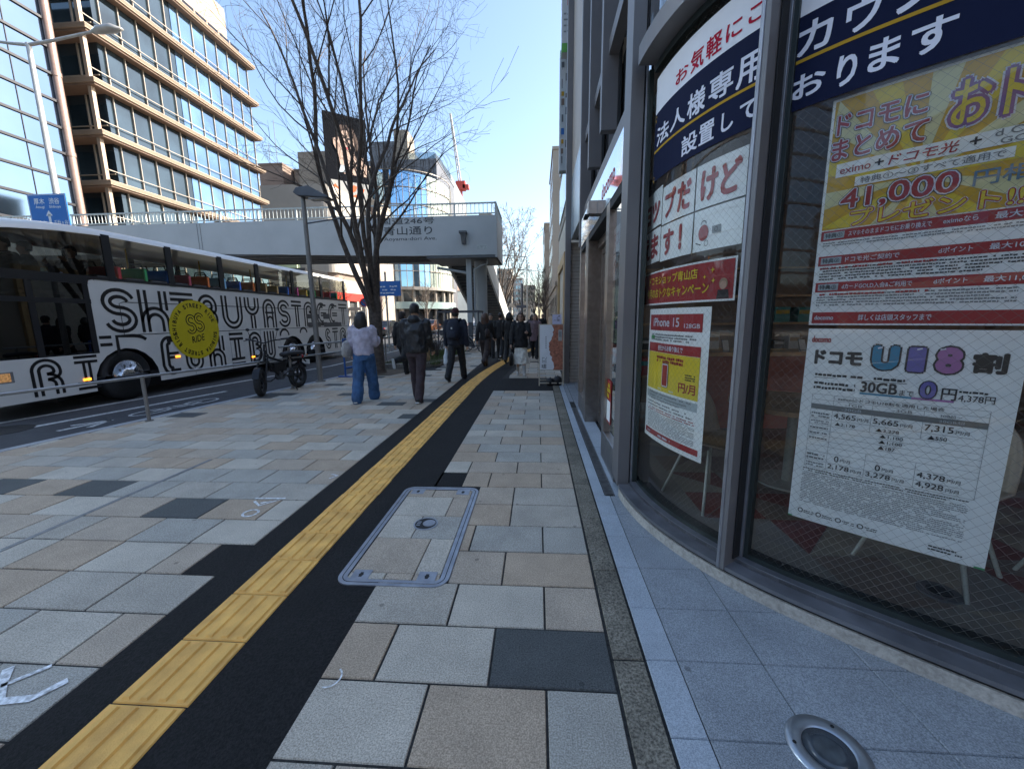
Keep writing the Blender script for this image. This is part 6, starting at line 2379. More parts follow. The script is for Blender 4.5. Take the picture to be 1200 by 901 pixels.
# ---- our side of the street, past the shop
t = thing("teal_window_building", "pale stone building with teal windows just past the phone shop", "building", (6, 18.5, 0))
m = MB(); m.box(.92, 12, 9.2, 17.2, 0, 12.6, CRM); m.box(.86, 12, 12.0, 17.2, 4.55, 4.75, WHT); m.box(.88, .92, 12.6, 17.1, 0.4, 4.5, TILE); m.build("wall", t)
TEAL = M("teal window glass", (0.02, 0.16, 0.15), 0.08, 0, var=.15, scale=.4, spec=.9)
for z in (5.1, 6.9, 8.8, 10.6):
    m = MB(); m.box(.88, .93, 12.8, 16.9, z, z + 1.3, TEAL); m.build("window_band", t)
m = MB(); m.box(.80, .92, 12.5, 12.9, 0, 3.1, M("tan door frame", (.50, .33, .16), .5, var=.1)); m.box(.80, .92, 16, 16.4, 0, 3.1, MATS["tan door frame"]); m.box(.80, .92, 12.5, 16.4, 3.1, 3.4, MATS["tan door frame"]); m.build("door_frame", t)
# blade signs
sgn = thing("blade_sign", "tall white blade sign with small dark pictures above the teal windows", "shop sign", (.78, 13.2, 6))
SW_ = M("blade sign white", (.52, .53, .54), .4, var=.03)
m = MB(); m.box(.655, .93, 13.0, 13.3, 5.85, 9.05, SW_); m.box(.66, .925, 12.99, 13.31, 9.0, 9.1, BRN); m.build("panel", sgn)
m = MB()
q = lambda u, v, o=0.0: (u, 13.0 - o, v)
ic = [(.70, 8.65, .08, .15, DGR), (.71, 8.1, .02, .25, DGR), (.70, 7.9, .08, .12, GOLD), (.70, 7.65, .09, .18, BRN), (.715, 7.2, .05, .2, DGR), (.70, 6.85, .09, .18, SBLUE), (.705, 6.6, .07, .12, GOLD), (.70, 6.32, .07, .15, BRN), (.71, 6.05, .04, .2, DGR),
      (.82, 8.3, .07, .2, GRY), (.82, 7.85, .07, .12, BRN), (.82, 7.4, .06, .2, GRY), (.82, 6.5, .06, .2, GRY)]
for x, z, w_, h_, mt in ic:
    if x < .8:
        sheet(m, x, z, x + w_, z + h_, q, mt, .004)
        sheet(m, x + w_ * .2, z - .06, x + w_ * .35, z, q, GRY, .004)
    else:
        sheet(m, x, z, x + w_, z + h_, q, mt, .004)
m.build("sign_pictures", sgn)
sgn = thing("blade_sign", "green and white blade sign with blue top high beside the dark shop facade", "shop sign", (.78, 12.6, 10))
GRN2 = M("sign leaf green", (.10, .34, .05), .4, var=.3, scale=3)
m = MB()
m.box(.672, .93, 12.5, 12.78, 8.75, 11.9, SW_)
m.build("panel", sgn)
m = MB()
q = lambda u, v, o=0.0: (.672 - o, 12.5 + u, v)
q3 = lambda u, v, o=0.0: (u, 12.5 - o, v)
for f_, a, b in ((q, 0, .28), (q3, .672, .93)):
    sheet(m, a, 11.2, b, 11.9, f_, SBLUE, .004)
    sheet(m, a, 10.3, b, 11.2, f_, GRN2, .004)
    sheet(m, a, 10.2, b, 10.3, f_, M("sign dark green", (.02, .16, .03), .4, var=0), .005)
    sheet(m, a, 8.75, b, 8.98, f_, GRN2, .004)
    sheet(m, a + (b - a) * .55, 9.9, a + (b - a) * .8, 10.1, f_, CRR, .005)
    greek(m, a + (b - a) * .2, 9.1, a + (b - a) * .9, 9.8, f_, GRY, 5, .005, .3, 95)
m.build("sign_print", sgn)
far_block("shade_block", "plain grey brown block set back beyond the teal windowed building", 1.75, 12, 17.4, 27.8, 9.5, BRN2, 4, 4, 1, OFGD, faces="LF")  # hidden block added so the street stays in shade
t = far_block("low_shop", "low brown shop in the gap past the teal windowed building", 1.3, 10, 28.0, 41, 3.6, BRN2, 1, 4, 0, SHOPW, faces="L")
t = far_block("slim_tower", "slim pale tower with lit window column on the right of the street", 1.62, 9, 45, 56, 18.8, CRM, 8, 5, 1, M("warm grey window", (.30, .27, .22), .2, var=.2, scale=.5), faces="LF")
t = far_block("slim_tower", "grey brown tower farthest along the right of the street", 1.25, 10, 75, 95, 18.0, BRN2, 7, 6, 1, OFGD, faces="LF")
far_block("low_shop", "cream shop block between the two towers on the right", 1.9, 10, 57.5, 72, 8.5, CRM, 3, 5, 1, OFGD, faces="LF")
far_block("low_shop", "long pale block far along the right pavement", 1.6, 10, 97, 150, 10, CRM, 3, 12, 1, OFGD, faces="LF")

# ---- behind the viewer: what the glass front mirrors
t = thing("brown_banded_building", "dark brown building with pale curved balcony bands mirrored in the shop glass", "building", (-20, -34, 0))
m = MB(); m.box(-46, -2, -60, -31, 0, 16.5, BRN); m.build("wall", t)
for k in range(4):
    m = MB()
    z = 3.4 + k * 3.2
    pts = [(-46 + 2.2 * j, -31 + 1.6 * math.sin(math.pi * j / 20)) for j in range(21)]
    m.prism([(p[0], p[1], z) for p in pts], (0, 0, .45), CRM)
    m.build("balcony_band", t)
    for j in range(16):
        m = MB()
        m.box(-45 + j * 2.7, -43.4 + j * 2.7, -31.05, -30.9, z + .6, z + 2.3, OFG)
        m.build("window", t)
far_block("neighbour_building", "grey brown neighbour building continuing the row behind the viewer", 4.5, 16, -40, -7, 6.5, BRN2, 2, 12, 3, OFGD, faces="L")
# ================================================================== trees, bed, shrubs
BARK = M("zelkova bark", (0.05, 0.036, 0.028), 0.85, col2=(0.115, 0.085, 0.066), scale=14, bump=0.6, bscale=40)
BARKL = M("warm bark", (0.06, 0.045, 0.035), 0.85, col2=(0.13, 0.10, 0.08), scale=14)

def limb(mb, r, p, d, L_, rad0, level, maxlev, mat, trop=.12, nchild=7, rmin=.0035):
    n = max(3, int(L_ / .45)) if level < 2 else 4
    pts, rs = [p.copy()], [rad0]
    q = p.copy()
    dd = d.copy()
    for i in range(n):
        w_ = .10 if level < 2 else .20
        dd = (dd + Vector((r.gauss(0, w_), r.gauss(0, w_), r.gauss(0, w_) + trop))).normalized()
        q = q + dd * (L_ / n)
        pts.append(q.copy())
        rs.append(max(rmin, rad0 * (1 - .80 * (i + 1) / n)))
    mb.tube(pts, rs, mat, 7 if level == 0 else (5 if level == 1 else 3), False)
    if level >= maxlev:
        return
    k = nchild if level < 2 else max(3, nchild - 2)
    for c in range(k):
        t = .18 + .80 * (c + r.random() * .8) / k
        i = min(int(t * n), n - 1)
        f = t * n - i
        pp = pts[i].lerp(pts[i + 1], min(f, 1))
        base = (pts[i + 1] - pts[i]).normalized()
        a = base.orthogonal().normalized()
        a.rotate(Matrix.Rotation(r.uniform(0, 2 * math.pi), 3, base))
        ang = r.uniform(.35, .75) if level < 2 else r.uniform(.45, 1.0)
        nd = (base * math.cos(ang) + a * math.sin(ang)).normalized()
        rr_ = max(rmin, (rs[i] + (rs[i + 1] - rs[i]) * min(f, 1)) * r.uniform(.42, .62))
        limb(mb, r, pp, nd, L_ * r.uniform(.34, .55) * (1.05 - .35 * t), rr_, level + 1, maxlev, mat, trop * .8, nchild, rmin)

def tree(name, label, x, y, fork, tr, limbs, L_, mat, seed, maxlev=3, nchild=7, z0=0.0, group=None, tilt0=(.12, .5), rmin=.0035, lean=(0, 0), bias=0.0):
    r = random.Random(seed)
    t = thing(name, label, "tree", (x, y, z0), group)
    m = MB()
    pts = [Vector((x, y, z0 - .05)), Vector((x, y, z0 + .12)), Vector((x + .02, y, z0 + fork * .5)), Vector((x + .03 + lean[0], y + lean[1], z0 + fork)), Vector((x + .03 + lean[0], y + lean[1], z0 + fork * 1.12))]
    m.tube(pts, [tr * 1.45, tr * 1.12, tr * .95, tr * .98, tr * .7], mat, 16, True)
    m.build("trunk", t)
    m = MB()
    for k in range(limbs):
        a = 2 * math.pi * (k + r.uniform(-.2, .2)) / limbs
        tl = r.uniform(*tilt0)
        if k == 0:
            tl = .06
        d = Vector((math.cos(a) * math.sin(tl) + bias, math.sin(a) * math.sin(tl), math.cos(tl))).normalized()
        st = Vector((x + .03 + lean[0] + math.cos(a) * tr * .5, y + lean[1] + math.sin(a) * tr * .5, z0 + fork * r.uniform(.86, 1.05)))
        limb(m, r, st, d, L_ * r.uniform(.8, 1.1), tr * r.uniform(.30, .44), 0, maxlev, mat, .012 if maxlev > 2 else .03, nchild, rmin)
    m.build("crown", t)
    return t
tree("street_tree", "bare vase-shaped street tree rising past the footbridge beside the woman in jeans", -4.34, 10.4, 1.85, .172, 10, 8.3, BARK, 41, 3, 7, 0.0, None, (.08, .30), .0026, (0, 0), -.05)
tree("street_tree", "bare crooked street tree just right of the footbridge stair", -3.1, 37, 2.8, .20, 8, 7.2, BARK, 5, 3, 6, 0.0, "bare trees along the street", (.25, .75), .012)
for k, (x, y, s, lab) in enumerate(((-4.6, 56, 8, "bare street tree farther off under the pale tower"), (.9, 50, 9, "bare tree hanging over the right pavement before the slim tower"), (1.0, 62, 12, "second bare tree over the right pavement beyond the slim tower"),
                              (-.6, 68, 22, "bare tree in the middle of the street end beside the utility pole"), (-3.6, 84, 25, "bare tree at the street end left of the utility pole"), (.4, 100, 27, "farthest bare tree at the foot of the right hand towers"),
                              (-30, 58, 13, "bare tan tree before the curved glass podium"), (-24, 60, 16, "bare tan tree before the white building with red fascia"), (-18.5, 66, 18, "bare pale tree nearer the pillar over the road"))):
    tree("street_tree", lab, x, y, 2.4, .16, 7, 5.2 if x > -10 else 4.6, BARK if x > -10 else BARKL, s, 2, 7, 0.0, "bare trees along the street", (.2, .7), .014)

SOIL = M("bed soil", (0.10, 0.075, 0.05), 0.9, var=0.35, scale=9, bump=0.6, bscale=30)
EDGE = stone("bed edging stone", (0.16, 0.14, 0.12), (0.32, 0.29, 0.25), 40, 0.3)
g = MB()
P = [(-4.75, 9.75), (-3.8, 9.85), (-3.55, 10.6), (-3.75, 11.25), (-4.75, 11.25)]
g.add([(p[0], p[1], .004) for p in P], [tuple(range(len(P)))], SOIL)
g.build("tree_pit_soil", kind="structure")
bed = thing("planting_bed", "raised planting bed with curved stone edging and green tufts behind the tree", "planting bed", (-3.8, 14, 0))
BP = [(-4.72, 11.35), (-3.75, 11.35), (-3.2, 11.75), (-2.95, 12.5), (-2.85, 14.2), (-3.1, 16.2), (-4.72, 16.4)]
m = MB()
n = len(BP)
for i in range(n):
    a, b = BP[i], BP[(i + 1) % n]
    m.bar((a[0], a[1], .07), (b[0], b[1], .07), .14, .15, EDGE)
m.build("edging", bed, .01)
m = MB()
m.add([(p[0], p[1], .10) for p in BP], [tuple(range(n))], SOIL)
m.build("soil", bed)
GRS = M("bed grass blade", (0.045, 0.085, 0.015), 0.6, col2=(0.10, 0.13, 0.03), scale=5)
m = MB()
r5 = random.Random(4)
for k in range(5200):
    x, y = r5.uniform(-4.65, -2.95), r5.uniform(11.45, 16.2)
    if noise.noise(Vector((x * 1.3, y * 1.3, 2))) < -.12:
        continue
    h_ = r5.uniform(.06, .19)
    a = r5.uniform(0, 6.28)
    dx, dy = math.cos(a) * .008, math.sin(a) * .008
    lx, ly = r5.gauss(0, .05), r5.gauss(0, .05)
    m.add([(x - dx, y - dy, .09), (x + dx, y + dy, .09), (x + lx, y + ly, .10 + h_)], [(0, 1, 2)], GRS)
go = m.build("grass", None)
go["kind"] = "stuff"
tag(go, "short green grass tufts growing in the planting bed", "grass")
TWIG = M("shrub twig", (0.06, 0.04, 0.03), 0.8, var=0.2)
def shrub(x, y, h_, seed, lab):
    r = random.Random(seed)
    m = MB()
    for k in range(9):
        a, tl = r.uniform(0, 6.28), r.uniform(.1, .5)
        d = Vector((math.cos(a) * math.sin(tl), math.sin(a) * math.sin(tl), math.cos(tl)))
        limb(m, r, Vector((x + r.gauss(0, .05), y + r.gauss(0, .05), .09)), d, h_ * r.uniform(.7, 1), .014, 1, 3, TWIG, .03, 6, .003)
    o = m.build("bare_shrub", None)
    return tag(o, lab, "shrub", "bare shrubs in the planting bed")
shrub(-3.95, 12.0, 1.05, 1, "knobbly bare shrub just right of the big tree trunk")
shrub(-3.5, 13.4, .9, 2, "bare shrub behind the man in the black padded jacket")
shrub(-4.3, 14.6, 1.1, 3, "bare shrub at the back of the planting bed by the kerb")
# low hedge of grass-like stems by the far kerb, and the rail beyond the tree
r2_ = thing("guard_rail", "pale steel pipe rail along the kerb beyond the big tree", "guard rail", (-4.8, 16, 0))
for y in (12.2, 14.7, 17.2, 19.7, 22.2):
    m = MB(); m.tube([(-4.80, y, 0), (-4.80, y, .9)], .024, PIPE, 8); m.build("post", r2_)
for z, nm in ((.88, "upper_pipe"), (.58, "lower_pipe")):
    m = MB(); m.tube([(-4.80, 11.9, z), (-4.80, 24, z)], .021, PIPE, 8); m.build(nm, r2_)
# wooden stake in the bed
m = MB(); m.tube([(-3.55, 12.6, .05), (-3.55, 12.6, 1.15)], .055, M("tan timber stake", (.36, .22, .11), .7, var=.2, scale=10), 10)
m.tube([(-3.55, 12.6, 1.15), (-3.55, 12.6, 1.18)], .045, MATS["tan timber stake"], 10)
o = m.build("timber_stake", None); tag(o, "round tan timber stake in the planting bed behind the man in black", "stake")
# ================================================================== people
SKIN = M("skin", (0.45, 0.27, 0.19), 0.5, var=0.06, scale=9)
HAIRB = M("black hair", (0.014, 0.011, 0.010), 0.45, var=0.3, scale=60)
HAIRN = M("brown hair", (0.07, 0.032, 0.018), 0.45, var=0.35, scale=60)
EYE = M("eye", (0.02, 0.015, 0.013), 0.2, var=0)
LIP = M("lip", (0.36, 0.13, 0.11), 0.5, var=0)

def remesh(o, vox, smooth=2, fold=0.0, seed=0.0, fsc=7.0):
    """melt the overlapping lofts of one garment or body into one continuous skin and give it folds"""
    md = o.modifiers.new("r", 'REMESH')
    md.mode = 'VOXEL'
    md.voxel_size = vox
    md.use_smooth_shade = True
    if smooth:
        sm = o.modifiers.new("s", 'SMOOTH')
        sm.iterations = smooth
        sm.factor = .5
    me = evaluated_mesh(o)
    mats = list(o.data.materials)
    old = o.data
    o.modifiers.clear()
    o.data = me
    me.name = o.name
    me.materials.clear()
    for m_ in mats:
        me.materials.append(m_)
    bpy.data.meshes.remove(old)
    if fold > 0:
        nv = len(me.vertices)
        co, no = [0.0] * (3 * nv), [0.0] * (3 * nv)
        me.vertices.foreach_get("co", co)
        me.vertices.foreach_get("normal", no)
        for i in range(0, 3 * nv, 3):
            q = Vector((co[i] * fsc * 1.3, co[i + 1] * fsc * 1.3, co[i + 2] * fsc * .9 + seed))
            a = (noise.noise(q) + .5 * noise.noise(q * 2.3)) * fold
            co[i] += no[i] * a
            co[i + 1] += no[i + 1] * a
            co[i + 2] += no[i + 2] * a
        me.vertices.foreach_set("co", co)
    me.polygons.foreach_set("use_smooth", [True] * len(me.polygons))
    me.update()

def seg(mb, a, b, ra, rb, m, n=10, bulge=0.0, k=5):
    a, b = Vector(a), Vector(b)
    pts, rs = [], []
    for i in range(k + 1):
        t = i / k
        pts.append(a.lerp(b, t))
        rs.append(ra + (rb - ra) * t + bulge * math.sin(t * math.pi))
    mb.tube(pts, rs, m, n)
    mb.ball(a, ra, m, n=8)
    mb.ball(b, rb, m, n=8)

def person(label, x, y, face, h, legs, arms, top, bottom, shoe, hair, hairlen=0.0, topfold=.012, long_coat=0.0, wide=0.0, skirt=None, cap=None,
           group="people walking on the pavement", build=1.0, vox=.012, lean=0.0, turn=0.0, z=0.0, hood=False, topw=0.0, sole=None, seed=1.0, boots=None, detail=True):
    """face: heading in degrees, 0 = away from the viewer (+Y). legs: ((thigh, knee), (thigh, knee)) left, right in degrees; arms: ((swing, elbow, out), ...)"""
    t = thing("person", label, "person", (x, y, z), group)
    k = h / 1.7
    Rz = Matrix.Rotation(rad(face), 4, 'Z')
    T0 = Matrix.Translation((x, y, z)) @ Rz
    hipz = .90 * k
    # let the lower foot touch the ground
    def leg_pts(side, th, kn):
        a, b = rad(th), rad(th - kn)
        hip = Vector((side * .088 * k, 0, hipz))
        knee = hip + Vector((side * .005, math.sin(a), -math.cos(a))) * (.43 * k)
        ank = knee + Vector((0, math.sin(b), -math.cos(b))) * (.405 * k)
        return hip, knee, ank, b
    Ls = [leg_pts(-1, *legs[0]), leg_pts(1, *legs[1])]
    low = min(l[2].z - .075 * k * (1 if abs(l[3]) < .6 else 1.3) for l in Ls)
    dz = -low
    sh = Vector((0, 0, dz))
    ln = math.tan(rad(lean))
    def U(v):
        v = Vector(v)
        return v
    def W(v):
        return T0 @ (Vector(v) + sh)
    def bend(p):
        p = Vector(p)
        if p.z > hipz:
            p.y += (p.z - hipz) * ln
        return p
    zs = 1.40 * k
    shw = .178 * k * build
    Am = []
    for s, (sw, el, out) in zip((-1, 1), arms):
        S0 = bend((s * shw, 0, zs - .02 * k))
        a = rad(sw)
        d = Vector((s * math.sin(rad(out)), math.sin(a) * math.cos(rad(out)), -math.cos(a) * math.cos(rad(out))))
        E = S0 + d * (.285 * k)
        b = rad(sw + el)
        inn = -.25 if el > 50 else 0.0
        d2 = Vector((s * math.sin(rad(out * .4)) + s * inn, math.sin(b), -math.cos(b))).normalized()
        Wr = E + d2 * (.25 * k)
        Am.append((S0, E, Wr, d2, s))
    hc = bend((0, .015 * k, 1.58 * k))
    # ---------- body: one continuous skin
    b = MB()
    TT = lambda p: W(p)
    def rings(mb, lst, m, n=18):
        vs, fs = [], []
        for c, rx, ry in lst:
            c = bend(c)
            for i in range(n):
                q = 2 * math.pi * i / n
                vs.append(TT((c.x + rx * math.cos(q), c.y + ry * math.sin(q), c.z)))
        for i in range(len(lst) - 1):
            for j in range(n):
                fs.append((i * n + j, i * n + (j + 1) % n, (i + 1) * n + (j + 1) % n, (i + 1) * n + j))
        fs.append(tuple(range(n - 1, -1, -1)))
        o_ = (len(lst) - 1) * n
        fs.append(tuple(o_ + j for j in range(n)))
        mb.add(vs, fs, m, True)
    rings(b, [((0, 0, .84 * k), .12 * k, .09 * k), ((0, 0, .92 * k), .14 * k, .10 * k), ((0, 0, 1.05 * k), .115 * k, .085 * k), ((0, 0, 1.25 * k), .145 * k, .10 * k), ((0, 0, 1.38 * k), .15 * k, .085 * k), ((0, 0, 1.43 * k), .075 * k, .06 * k), ((0, .005, 1.46 * k), .052 * k, .055 * k), ((0, .012 * k, 1.54 * k), .05 * k, .055 * k)], SKIN)
    for hip, kn_, an, _ in Ls:
        seg(b, W(hip), W(kn_), .075 * k, .05 * k, SKIN)
        seg(b, W(kn_), W(an), .05 * k, .034 * k, SKIN, bulge=.006)
    # head
    tr = Matrix.Rotation(rad(turn), 4, 'Z')
    def HP(p):
        q = tr @ Vector(p)
        return W(hc + q * k)
    hr = [(-.118, .030, .025, .035), (-.105, .045, .045, .022), (-.075, .058, .066, .010), (-.03, .068, .080, .004), (.02, .074, .092, 0), (.065, .074, .094, -.004), (.10, .060, .078, -.006), (.122, .03, .04, -.006)]
    n = 18
    vs, fs = [], []
    for zz, rx, ry, oy in hr:
        for i in range(n):
            q = 2 * math.pi * i / n
            vs.append(HP((rx * math.cos(q), oy + ry * math.sin(q), zz)))
    for i in range(len(hr) - 1):
        for j in range(n):
            fs.append((i * n + j, i * n + (j + 1) % n, (i + 1) * n + (j + 1) % n, (i + 1) * n + j))
    fs.append(tuple(range(n - 1, -1, -1)))
    fs.append(tuple((len(hr) - 1) * n + j for j in range(n)))
    b.add(vs, fs, SKIN, True)
    b.tube([HP((0, .078, .02)), HP((0, .098, -.02)), HP((0, .085, -.035))], [.009 * k, .015 * k, .012 * k], SKIN, 6)
    for s in (-1, 1):
        b.ball(HP((s * .074, -.002, -.005)), .024 * k, SKIN, (.5, .8, 1.2), 8)
    # arms and hands with five fingers
    for S0, E, Wr, d2, s in Am:
        seg(b, W(S0), W(E), .045 * k, .036 * k, SKIN)
        seg(b, W(E), W(Wr), .036 * k, .026 * k, SKIN)
        f = d2
        side = f.cross(Vector((s, 0, 0)))
        side = side.normalized() if side.length > .2 else Vector((0, 1, 0))
        palm = side.cross(f).normalized()
        c0 = Wr + f * .02 * k
        b.tube([W(Wr), W(c0 + f * .03 * k), W(c0 + f * .075 * k)], [.024 * k, .034 * k, .030 * k], SKIN, 8)
        inward = Vector((-s, 0, 0))
        for q, (o_, L_) in enumerate(((-.027, .062), (-.009, .072), (.009, .068), (.027, .054))):
            p0 = c0 + f * .07 * k + side * (o_ * k)
            p1 = p0 + (f * .8 + inward * .5).normalized() * (L_ * .5 * k)
            p2 = p1 + (f * .35 + inward * .9).normalized() * (L_ * .5 * k)
            b.tube([W(p0), W(p1), W(p2)], [.0088 * k, .0082 * k, .0068 * k], SKIN, 6)
        p0 = c0 + f * .02 * k + side * (.028 * k)
        p1 = p0 + (f * .6 + side * .7 + inward * .3).normalized() * .035 * k
        p2 = p1 + (f * .9 + inward * .5).normalized() * .028 * k
        b.tube([W(p0), W(p1), W(p2)], [.011 * k, .010 * k, .008 * k], SKIN, 6)
    bo = b.build("body", t)
    remesh(bo, .008 if detail else .012, 1)
    # ---------- face marks
    fm_ = MB()
    for s in (-1, 1):
        fm_.ball(HP((s * .030, .084, .012)), .0095 * k, EYE, (1.3, .5, .7), 8)
        fm_.tube([HP((s * .014, .091, .032)), HP((s * .032, .089, .036)), HP((s * .050, .076, .030))], .0042 * k, hair[0], 5)
    fm_.tube([HP((-.022, .080, -.068)), HP((0, .088, -.066)), HP((.022, .080, -.068))], [.004 * k, .0075 * k, .004 * k], LIP, 6)
    fm_.build("face_features", t)
    # ---------- hair
    hb_ = MB()
    hm = hair[0]
    cr = [(-.035, .066, .050, -.050), (.0, .078, .075, -.032), (.04, .084, .098, -.014), (.08, .080, .098, -.010), (.112, .064, .080, -.010), (.134, .03, .04, -.01)]
    if cap is None:
        vs, fs = [], []
        for zz, rx, ry, oy in cr:
            for i in range(n):
                q = 2 * math.pi * i / n
                vs.append(HP((rx * math.cos(q), oy + ry * math.sin(q), zz)))
        for i in range(len(cr) - 1):
            for j in range(n):
                fs.append((i * n + j, i * n + (j + 1) % n, (i + 1) * n + (j + 1) % n, (i + 1) * n + j))
        fs.append(tuple(range(n - 1, -1, -1)))
        fs.append(tuple((len(cr) - 1) * n + j for j in range(n)))
        hb_.add(vs, fs, hm, True)
    else:
        vs, fs = [], []
        for zz, rx, ry, oy in [(-.06, .060, .045, -.050), (-.02, .074, .066, -.036), (.02, .079, .085, -.02), (.03, .05, .06, -.01)]:
            for i in range(n):
                q = 2 * math.pi * i / n
                vs.append(HP((rx * math.cos(q), oy + ry * math.sin(q), zz)))
        for i in range(3):
            for j in range(n):
                fs.append((i * n + j, i * n + (j + 1) % n, (i + 1) * n + (j + 1) % n, (i + 1) * n + j))
        fs.append(tuple(range(n - 1, -1, -1)))
        fs.append(tuple(3 * n + j for j in range(n)))
        hb_.add(vs, fs, hm, True)
    if hairlen > 0:
        for q in range(-4, 5):
            a = q * 21
            ex, ey = math.sin(rad(a)), -math.cos(rad(a))
            p = [HP((ex * .070, ey * .085 - .01, .06)), HP((ex * .086, ey * .098 - .01, -.02)), HP((ex * .092, ey * .095 - .012, -.02 - hairlen * .55)), HP((ex * .080, ey * .085 - .015, -.02 - hairlen * (1.0 - .10 * abs(q) / 4)))]
            hb_.tube(p, [.030 * k, .040 * k, .040 * k, .022 * k], hm, 8)
    else:
        for q in (-1, 1):
            hb_.ball(HP((q * .066, -.02, -.02)), .028 * k, hm, (.6, 1.1, 1.2), 8)
    ho = hb_.build("hair", t)
    remesh(ho, .011, 1, .006 if hairlen else .004, seed, 16)
    if cap is not None:
        cb = MB()
        vs, fs = [], []
        for zz, rx, ry, oy in [(.015, .084, .102, -.006), (.045, .088, .106, -.006), (.09, .082, .098, -.006), (.125, .06, .075, -.008), (.142, .025, .03, -.008)]:
            for i in range(n):
                q = 2 * math.pi * i / n
                vs.append(HP((rx * math.cos(q), oy + ry * math.sin(q), zz)))
        for i in range(4):
            for j in range(n):
                fs.append((i * n + j, i * n + (j + 1) % n, (i + 1) * n + (j + 1) % n, (i + 1) * n + j))
        fs.append(tuple(range(n - 1, -1, -1)))
        fs.append(tuple(4 * n + j for j in range(n)))
        cb.add(vs, fs, cap, True)
        co = cb.build("hat", t)
        remesh(co, .012, 1, .004, seed, 14)
    # ---------- trousers
    if bottom is not None:
        tb = MB()
        rings(tb, [((0, 0, .80 * k), .150 * k, .115 * k), ((0, 0, .90 * k), .165 * k, .125 * k), ((0, 0, .98 * k), .150 * k, .115 * k), ((0, 0, 1.04 * k), .140 * k, .105 * k)], bottom)
        for hip, kn_, an, bb_ in Ls:
            w_ = wide
            seg(tb, W(hip), W(kn_), (.098 + w_ * .3) * k, (.072 + w_ * .7) * k, bottom, 12)
            end = kn_.lerp(an, 1.06)
            seg(tb, W(kn_), W(end), (.072 + w_ * .7) * k, (.060 + w_) * k, bottom, 12)
        to = tb.build("trousers", t)
        remesh(to, vox, 2, topfold * .8, seed + 3, 9)
    # ---------- shoes
    for i_, (hip, kn_, an, bb_) in enumerate(Ls):
        s_ = MB()
        fd_ = Vector((0, math.cos(bb_ * .9), math.sin(bb_ * .9)))
        dn = Vector((0, math.sin(bb_ * .9), -math.cos(bb_ * .9)))
        c = an + dn * .045 * k
        pr = [(-.075, .030, .026), (-.05, .036, .034), (0, .037, .036), (.06, .040, .028), (.12, .042, .022), (.165, .030, .015)]
        pts = [W(c + fd_ * (p * k) + dn * (.028 - r2__) * k * .8) for p, r1_, r2__ in pr]
        s_.tube(pts, [r1_ * k for p, r1_, r2__ in pr], shoe, 10)
        s_.tube([W(an + dn * (-.03 if not boots else -boots) * k), W(c)], [.046 * k if not boots else .055 * k, .040 * k], shoe, 10)
        so = s_.build("shoe", t)
        remesh(so, .010, 1)
        if sole:
            q_ = MB()
            pts = [(c + fd_ * (p * k) + dn * .030 * k) for p in (-.085, -.03, .05, .12, .172)]
            wd = [.030, .037, .040, .042, .026]
            vs = []
            for o2 in (0, .022):
                for sgn in (-1, 1):
                    for p, w2 in zip(pts, wd):
                        vs.append(W(p + Vector((sgn * w2 * k, 0, 0)) + dn * o2 * k))
            fs = []
            for j in range(4):
                fs += [(j, j + 1, 5 + j + 1, 5 + j), (10 + j, 15 + j, 16 + j, 11 + j), (j, 10 + j, 11 + j, j + 1), (5 + j, 5 + j + 1, 15 + j + 1, 15 + j)]
            fs += [(0, 5, 15, 10), (4, 14, 19, 9)]
            q_.add(vs, fs, sole)
            q_.build("sole", so)
    # ---------- skirt
    if skirt is not None:
        kb = MB()
        rings(kb, [((0, 0, .33 * k), .215 * k, .17 * k), ((0, 0, .5 * k), .20 * k, .16 * k), ((0, 0, .80 * k), .160 * k, .13 * k), ((0, 0, 1.0 * k), .13 * k, .10 * k)], skirt)
        ko = kb.build("skirt", t)
        remesh(ko, vox, 1, .022, seed, 14)
    # ---------- jacket
    jb = MB()
    w2 = topw
    bot = (.90 - long_coat) * k
    lst = [((0, 0, bot), (.165 + w2 + long_coat * .12) * k * build, (.128 + w2 + long_coat * .10) * k), ((0, 0, bot + .05 * k), (.170 + w2 + long_coat * .08) * k * build, (.135 + w2 + long_coat * .06) * k)]
    if long_coat > .15:
        lst += [((0, 0, .88 * k), (.172 + w2) * k * build, (.135 + w2) * k)]
    lst += [((0, 0, 1.06 * k), (.165 + w2) * k * build, (.128 + w2) * k), ((0, 0, 1.25 * k), (.180 + w2 * .8) * k * build, (.135 + w2 * .8) * k), ((0, 0, 1.36 * k), (.172 + w2 * .4) * k * build, (.115 + w2 * .4) * k), ((0, 0, 1.43 * k), .105 * k * build, .085 * k), ((0, .004, 1.475 * k), .068 * k, .068 * k)]
    rings(jb, lst, top, 20)
    for S0, E, Wr, d2, s in Am:
        seg(jb, W(S0), W(E), (.072 + w2 * .5) * k, (.060 + w2 * .6) * k, top, 12)
        seg(jb, W(E), W(Wr - d2 * .01 * k), (.060 + w2 * .6) * k, (.046 + w2 * .5) * k, top, 12)
    if hood:
        jb.ball(W(bend((0, -.075 * k, 1.44 * k))), .095 * k, top, (1.15, .75, .8), 12)
    jo = jb.build("jacket", t)
    remesh(jo, vox, 2, topfold, seed, 10)
    t["_"] = 0
    del t["_"]
    return t, W, Am, bend, k

